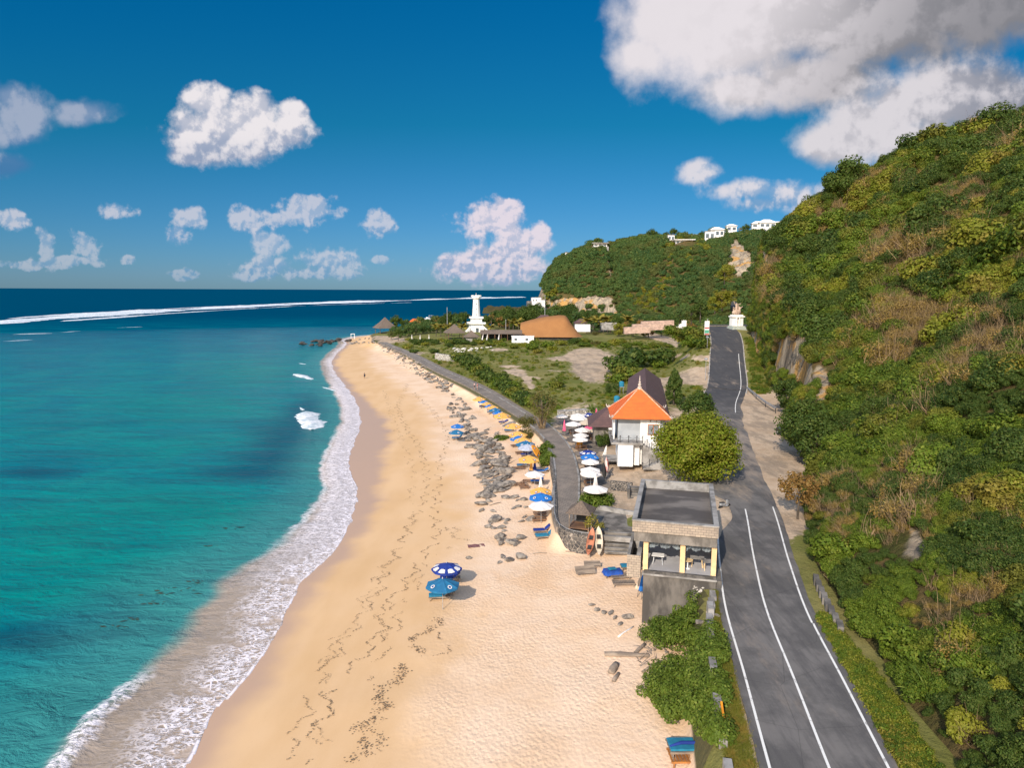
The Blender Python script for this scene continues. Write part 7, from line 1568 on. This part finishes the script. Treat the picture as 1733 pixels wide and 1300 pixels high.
for k, (px, py, r) in enumerate([(775, 612, 3.4), (788, 618, 3.6), (800, 626, 3.8), (812, 636, 3.4), (822, 642, 3.0), (833, 648, 3.0), (843, 656, 2.8), (853, 660, 2.8), (862, 668, 2.6), (872, 673, 2.6), (882, 680, 2.6), (893, 686, 2.6), (905, 690, 2.8), (920, 690, 2.6), (850, 650, 2.6), (868, 662, 2.4)]):
    bush('dark' if k % 3 else 'green', px, py, r, 'dense green bush in the hedge between walkway and lawn', 'hedge bushes along the walkway', .95)
for px, py, r, kd, lab in [(1050, 632, 5.5, 'dark', 'left lobe of the big dark thicket on the plateau'), (1080, 622, 7.0, 'dark', 'middle and tallest lobe of the big dark thicket on the plateau'), (1112, 618, 6.0, 'dark', 'right lobe of the big dark thicket on the plateau'), (1062, 645, 4.5, 'green', 'front lobe of the big thicket above the long brown roof'), (1040, 648, 3.2, 'green', 'small bush in front of the big thicket')]:
    bush(kd, px, py, r, lab, 'big thicket', .85)
for i in range(90):
    a, b = q.uniform(900, 1195), q.uniform(566, 660)
    if b > 600 and q.random() < .62: continue
    p = on_ground(a, b)
    if float(pixmask(np.array([p.x]), np.array([p.y]), np.array([p.z]), DIRT)[0]) > .35 or abs(a-933) < 60 and b < 585 and False: continue
    if p.y > 420 or p.x > float(road_c(p.y))-8: continue
    if 1035 < a < 1108 and b > 612: continue
    bush(q.choice(['green', 'green', 'yellow', 'yellow', 'olive']), a, b, q.uniform(1.2, 3.4)*(1 if b > 590 else 1.3), 'low scrub bush scattered over the grassy plateau', 'scrub on the plateau', q.uniform(.5, .8))
for px, py, r in [(760, 588, 2.4), (775, 583, 2.6), (800, 585, 2.2), (720, 585, 2.4), (690, 590, 2.8), (700, 598, 2.2), (735, 598, 2.4), (830, 586, 2.6), (850, 586, 2.4), (870, 590, 2.6), (900, 592, 3.2), (925, 588, 3.4), (950, 585, 3.6), (970, 582, 3.4), (905, 584, 3.0), (990, 580, 3.0), (885, 587, 2.6)]+[(690+i*9, 577+3*(i % 3), 1.9+.5*((i*7) % 3)) for i in range(19)]:
    bush(q.choice(['green', 'yellow', 'dark']), px, py, r, 'garden bush along the lawn in front of the beach club', 'garden bushes', .7)
for k, (px, py, r) in enumerate([(1150, 575, 3.4), (1165, 572, 3.8), (1180, 575, 4.2), (1170, 585, 3.4), (1188, 588, 3.0), (1140, 568, 3.0)]): bush('green', px, py, r, 'dense bush left of the road under the roadside board', 'bushes under the board', .9, Y=230-8*k)
# prototype trees of the wooded flat, copied
PT = {}
for kd, mm, h, r, n_, ln_, leaf_, cone in [('dark', L_dark, 10, 4.6, 26, 90, .7, 0), ('green', L_far, 9, 4.8, 26, 90, .7, 0), ('rust', L_rust, 7, 3.6, 18, 70, .6, 0), ('bare', L_dry, 8, 3.4, 16, 40, .5, 0), ('yellow', L_yel, 8, 4.4, 24, 90, .65, 0)]:
    PT[kd] = make_tree('wood_tree', '', (0, 0, 0), h, r, mm, 60+len(kd), n=n_, ln=ln_, leaf=leaf_, low=.12, tr=.25)
USED = set()
def wood(kd, px, py, Y, sc, label, group, name='wood_tree', zb=None):
    p = PY(px, py, Y); 
    if zb is not None: p.z = zb
    rz = q.uniform(0, 6.28)
    if kd not in USED: USED.add(kd); o = PT[kd]; o.location = p; o.scale = (sc,)*3; o.rotation_euler = (0, 0, rz)
    else: o = dup(PT[kd], p, rz, scale=sc)
    tag(o, label, 'tree', group); return o
for px, py, sc in [(668, 572, .8), (680, 573, .85), (692, 572, .95), (704, 571, .95), (716, 570, 1.0), (728, 570, 1.0), (740, 569, .95), (752, 570, .8), (686, 566, .95), (712, 563, 1.05), (736, 561, 1.05), (699, 568, .95), (723, 566, 1.0), (746, 566, .9), (662, 574, .6), (674, 575, .7)]:
    wood('dark' if q.random() < .3 else 'green', px, py, 330+(575-py)*9, sc*.78, 'broad leaved garden tree in the row left of the beach club', 'garden trees', zb=3.6)
wood('dark', 672, 560, 395, .95, 'dark round tree just behind the seaside pavilion', 'trees by the shore', zb=3.4); wood('bare', 708, 556, 420, .8, 'bare greyish tree behind the small orange roof', 'trees by the shore', zb=3.4)
for i in range(26):
    px = 738+i*6.2+q.uniform(-3, 3)
    if 794 < px < 818: continue
    wood(q.choice(['dark', 'dark', 'green', 'bare', 'rust', 'dark']), px, 553, q.uniform(425, 470), q.uniform(.8, 1.15)+(.25 if px > 850 else 0), 'tree in the belt behind the white tower', 'trees behind the tower', zb=3.6)
for i in range(40):
    px = q.uniform(850, 1010); wood(q.choice(['dark', 'dark', 'green', 'dark', 'rust']), px, 545, q.uniform(400, 500), q.uniform(.95, 1.5), 'tall dark tree in the wood at the foot of the headland', 'wood under the headland', zb=3.8)
for i in range(46):
    px = q.uniform(1000, 1200); Y = q.uniform(345, 450); wood(q.choice(['green', 'rust', 'yellow', 'green', 'bare', 'dark']), px, 545, Y, q.uniform(.6, 1.1), 'mixed green and rusty tree on the flat below the headland', 'trees below the headland', zb=4.0)
for px, py, Y, sc, kd, lab in [(1222, 525, 252, .95, 'yellow', 'yellow green tree on the bank left of the monument'), (1210, 530, 256, .8, 'yellow', 'lower yellow green tree left of the bank tree'), (1236, 515, 262, .7, 'yellow', 'yellow green tree just behind the monument'), (1185, 545, 262, .8, 'dark', 'dark tree left of the upper road turn'), (1170, 548, 268, .8, 'green', 'round green tree behind the roadside board'), (1150, 548, 280, .75, 'green', 'green tree behind the white gate pillar'), (1226, 480, 300, .9, 'yellow', 'pale yellow tree high above the monument on the slope'), (1232, 470, 310, .8, 'yellow', 'topmost pale yellow tree above the monument')]:
    wood(kd, px, py, Y, sc, lab, None)
for px, py, sc, kd, lab in [(1104, 405, 1.35, 'dark', 'large dark tree crowning the middle of the headland'), (1092, 408, 1.0, 'bare', 'greyish tree left of the large dark crest tree'), (1140, 399, 1.0, 'dark', 'flat topped dark tree between crest tree and villas'), (1128, 402, .8, 'dark', 'small dark tree beside the beige block villa'), (1155, 400, .9, 'rust', 'pinkish brown tree behind the wide flat villa'), (1188, 402, .85, 'dark', 'dark tree between the flat villa and the cube villa'), (1206, 392, .8, 'green', 'green tree behind the cube villa'), (1252, 390, .7, 'bare', 'bare palm like tree above the middle villa'), (1262, 390, .8, 'dark', 'dark tree left of the joined white villas'), (1226, 393, .7, 'green', 'green tree right of the hipped villa'), (1315, 384, .6, 'green', 'small green tree between the last two villas')]:
    p = crest_spot(px, py); wood(kd, px, py, p.y+6, sc, lab, None, zb=p.z-3.5*sc)
for i in range(22):
    px = q.uniform(1075, 1340); p = crest_spot(px, 412-(px-1080)*.1); wood(q.choice(['dark', 'dark', 'green', 'green', 'rust']), px, 412-(px-1080)*.1-4, p.y+q.uniform(16, 34), q.uniform(.45, .85), 'tree among the clifftop villas', 'trees among the villas', zb=p.z-3.5)
# palms
def palm_mesh(seed, h):
    g_ = random.Random(seed); V = []; F = []
    for k in range(15):
        az = g_.uniform(0, 6.283); el = g_.uniform(-.1, 1.0); p = Vector((0, 0, h)); L = g_.uniform(2.2, 3.0); d = Vector((math.cos(az)*math.cos(el), math.sin(az)*math.cos(el), math.sin(el))); sd = Vector((-math.sin(az), math.cos(az), 0))
        for s_ in range(5):
            w = (.30, .55, .6, .45, .12)[s_]; V += [p-sd*w-Vector((0, 0, w*.5)), p, p+sd*w-Vector((0, 0, w*.5))]
            if s_: b = len(V)-6; F += [(b, b+1, b+4, b+3), (b+1, b+2, b+5, b+4)]
            p = p+d*L/4; d = (d+Vector((0, 0, -.28))).normalized()
    return np.array([tuple(v) for v in V]), np.array(F)
pp = thing('palm_tree', '', 'palm', (0, 0, 0)); v, f = palm_mesh(3, 4.2); link('fronds', leaf_mesh('fronds', [(v, f, np.random.default_rng(1).random(len(f)), 0)]), L_palm, pp); mb = MB(); mb.tube([(0, 0, -.5), (.1, 0, 2), (0, 0, 4.2)], [.17, .13, .11], 7); mb.build('trunk', m_bark, pp, True)
first = True
PALMS = [(x, 569, .85, 'short golden palm beside the thatched huts of the beach club', 'golden palms') for x in (738, 746, 758, 764, 781, 786, 830)]+[(x, 563, q.uniform(.9, 1.35), 'golden palm in the grove right of the golden thatched hall', 'palm grove') for x in (993, 1000, 1008, 1014, 1021, 1028, 1033, 1040, 1047, 1054, 1062)]+[(869, 566, 1.1, 'golden palm left of the golden thatched hall', None), (877, 560, 1.0, 'palm with yellow fronds touching the left edge of the golden roof', None)]
for px, py, sc, lab, grp in PALMS:
    p = P(px, py, 4.4); p.z = gz(p.x, p.y)-.2; sc *= 1.5
    if first: o = pp; o.location = p; o.scale = (sc,)*3; first = False
    else: o = dup(pp, p, q.uniform(0, 6), scale=sc)
    tag(o, lab, 'palm', grp)

# ------------------------------------------------------------------ ground cover
gp = []
for i in range(3):
    s, sf, st_ = stems(46, .34, .045, 700+i, .8, .22, .6, 3); gp.append((leaf_mesh('grass_tuft', [(s, sf, st_, 0)]), [m_grass]))
for i in range(2):
    v, f, t_ = leaves(bush_clumps(720+i, 6, .8, .5, 50), .16, 730+i); gp.append((leaf_mesh('herb', [(v, f, t_, 0)]), [L_hill if i == 0 else L_yel]))
c_gr = protos('ground_cover', gp)
gg = np.random.default_rng(31); PX = []; SC = []; IX = []
def cover(n, xf, yf, smin, smax, ids, cond):
    x = xf(n); y = yf(n); x = x if not callable(x) else x(y); z = ground_z(x, y); d_ = pixmask(x, y, z, DIRT)
    k = cond(x, y, z) & (d_+0.5*(fbm(x*.5, y*.5, 3, 8)-.5) < .42); m = int(k.sum()); PX.append(np.stack([x[k], y[k], z[k]], -1)); SC.append(smin+(smax-smin)*gg.random(m)**2); IX.append(gg.choice(ids, m))
rw2 = lambda y: road_w(y)/2
cover(5200, lambda n: (lambda y: wall_x(y)+.1+gg.random(len(y))*(road_c(y)-rw2(y)-wall_x(y)-.35)), lambda n: 14+gg.random(n)*36, .35, .75, [0, 1, 2, 2], lambda x, y, z: np.ones(len(x), bool))
cover(5200, lambda n: (lambda y: road_c(y)+rw2(y)+.3+gg.random(len(y))**1.2*(hill_b(y)-road_c(y)-rw2(y)+.3)), lambda n: 14+gg.random(n)*32, .35, .8, [0, 1, 2, 3, 4], lambda x, y, z: np.ones(len(x), bool))
inpl = lambda x, y, z: (x > path_c(y)+3) & (x < road_c(y)-rw2(y)-.5) & ~((x > 8) & (x < 34) & (y < 112)) & ~((np.abs(x-27.6-(y-139.5)*.185) < 5) & (y > 108) & (y < 172))
cover(4200, lambda n: (lambda y: path_c(y)+gg.random(len(y))*(road_c(y)-path_c(y))), lambda n: 105+gg.random(n)*220, .5, 1.5, [0, 1, 3, 4, 3], inpl)
cover(2600, lambda n: (lambda y: path_c(y)+2+gg.random(len(y))*60), lambda n: 72+gg.random(n)*60, .4, 1.0, [0, 1, 2, 3], lambda x, y, z: inpl(x, y, z) & (fbm(x*.2, y*.2, 3, 3) > .52))
cover(700, lambda n: (lambda y: road_c(y)+rw2(y)+1.5+gg.random(len(y))*4), lambda n: 150+gg.random(n)*60, .6, 1.4, [0, 1, 3], lambda x, y, z: np.ones(len(x), bool))
PX = np.concatenate(PX); SC = np.concatenate(SC); IX = np.concatenate(IX); n = len(PX)
scatter('grass_and_weeds', PX-np.array([0, 0, .03]), np.stack([gg.normal(size=n)*.1, gg.normal(size=n)*.1, gg.random(n)*6.283], -1), SC, IX, c_gr, 'grass tufts and low weeds along the road verges and over the plateau', 'grass')
# single stems and a spiky clump that stand out on the hillside
p = hit(1565, 1190, hill_z, 20, 200, .2); t = thing('spiky_clump', 'clump of long arching strap leaves low on the hillside by the road', 'plant', tuple(p)); s, sf, st_ = stems(70, 2.4, .12, 801, 1.0, .15, 1.1, 5); link('leaves', leaf_mesh('strap_leaves', [(s, sf, st_, 0)]), L_shrub, t)
p = on_ground(1219, 1238); mb = MB(); V = [(i*.05-.1+j*.10, .04*math.sin(i*2), 1.5-j*.40+.1*math.sin(i)) for i in range(5) for j in range(5)]; mb.add(V, [(i*5+j, i*5+5+j, i*5+6+j, i*5+j+1) for i in range(4) for j in range(4)]); tag(mb.build('cloth', m_orng, None, True, loc=tuple(p), rz=.5), 'orange cloth hanging over the seawall at the edge of the big shrub', 'cloth')
mb = MB(); mb.tube([on_ground(a, b)+Vector((0, 0, .04)) for a, b in [(1283, 1228), (1284, 1245), (1292, 1262), (1300, 1282), (1306, 1299)]], .025, 6); tag(mb.build('hose', m_dark, None, True), 'thin black hose lying on the pale verge beside the road', 'hose')
# café tables in the shade of the terrace umbrellas, lean-to boards and clutter
ct = None
for k, (px, py, rz, lab) in enumerate([(1008, 846, .2, 'dark timber table under the nearest white terrace umbrella'), (1000, 817, .1, 'dark timber table under the two overlapping white umbrellas'), (1000, 795, .3, 'dark timber table under the white umbrella in front of the blue pair'), (996, 783, .0, 'dark timber table under the navy and blue pair of umbrellas'), (984, 758, .2, 'dark timber table beside the orange fabric'), (971, 731, .1, 'dark timber table under the white umbrella by the pink folded one'), (990, 738, .2, 'dark timber table under the white and pink umbrellas'), (1006, 741, .0, 'dark timber table under the beige umbrella by the brown roof')]):
    p = P(px, py, 3.35); p.z = gz(p.x, p.y)
    if ct is None:
        ct = thing('cafe_table', lab, 'table', p, rz, 'tables on the walkway terrace'); mb = MB(); mb.bx(-.8, .8, -.45, .45, .70, .76); mb.build('table_top', m_wood, ct, bevel=.01)
        for x in (-.68, .68): mb = MB(); mb.beam((x, -.38, 0), (x, -.2, .7), .08); mb.beam((x, .38, 0), (x, .2, .7), .08); mb.build('leg_frame', m_wood, ct)
        for y in (-.85, .85):
            mb = MB(); mb.bx(-.8, .8, y-.14, y+.14, .40, .45)
            for x in (-.68, .68): mb.bx(x-.05, x+.05, y-.12, y+.12, 0, .40)
            mb.build('bench', m_wood, ct)
    else: dup(ct, p, rz, lab)
mb = MB(); V = [(i*.25-.5, .12*math.sin(i*2.1)+(.15 if j % 2 else 0), 1.5-j*.38) for i in range(5) for j in range(5)]; mb.add(V, [(i*5+j, i*5+5+j, i*5+6+j, i*5+j+1) for i in range(4) for j in range(4)])
p = P(981, 757, 3.4); tag(mb.build('hanging_fabric', m_orng, None, True, loc=(p.x, p.y, 3.3), rz=.2), 'orange fabric hung up at the paving edge below two white umbrellas', 'fabric')
for k, (px, py, lab) in enumerate([(1027, 790, 'red and white surfboard leaning by the wall left of the sandy yard'), (1022, 800, 'dark board leaning below the red and white surfboard')]):
    p = P(px, py+8, 3.6); t = MB(); n = 10; V = []
    for i in range(n+1):
        s = i/n*2-1; w = .28*(1-abs(s)**2.4)+.01
        V += [(s*1.1, -w, .0), (s*1.1, 0, .05), (s*1.1, w, .0), (s*1.1, 0, -.03)]
    t.add(V, [(i*4+a, i*4+4+a, i*4+4+(a+1) % 4, i*4+(a+1) % 4) for i in range(n) for a in range(4)])
    o = t.build('surfboard', mat('red_board', (0.45, 0.10, 0.08), (0.62, 0.55, 0.5), 1.2, .5) if k == 0 else m_dark, None, True, loc=(p.x, p.y, 4.5)); o.rotation_euler = (0, rad(-70), rad(100)); tag(o, lab, 'surfboard')
# worn paving under the terrace umbrellas, and the yard's dry grass
PAV = [(996, 862), (1032, 822), (1031, 792), (1012, 770), (1030, 745), (1012, 703), (948, 703), (944, 722), (968, 748), (984, 790), (984, 862)]
pv_pts = [P(a, b, 3.5) for a, b in PAV]; px_ = [v.x for v in pv_pts]; py_ = [v.y for v in pv_pts]
gx = np.arange(min(px_), max(px_), .5); gy = np.arange(min(py_), max(py_), .6); pl_ = [(v.x, v.y) for v in pv_pts]
kp = lambda cx, cy: np.array([in_poly(a+.6*math.sin(b*1.3), b, pl_) for a, b in zip(cx, cy)], bool) & (cx > path_c(cy)+path_w(cy)/2+.3)
o = link('paved_terrace', grid_mesh('paved_terrace', gx, gy, lambda X, Y: ground_z(X, Y)+.035, kp), mat('worn_paving', (0.24, 0.20, 0.165), (0.11, 0.092, 0.078), .9, .95, .5, 5, space='World', detail=9)); tag(o, kind='structure')
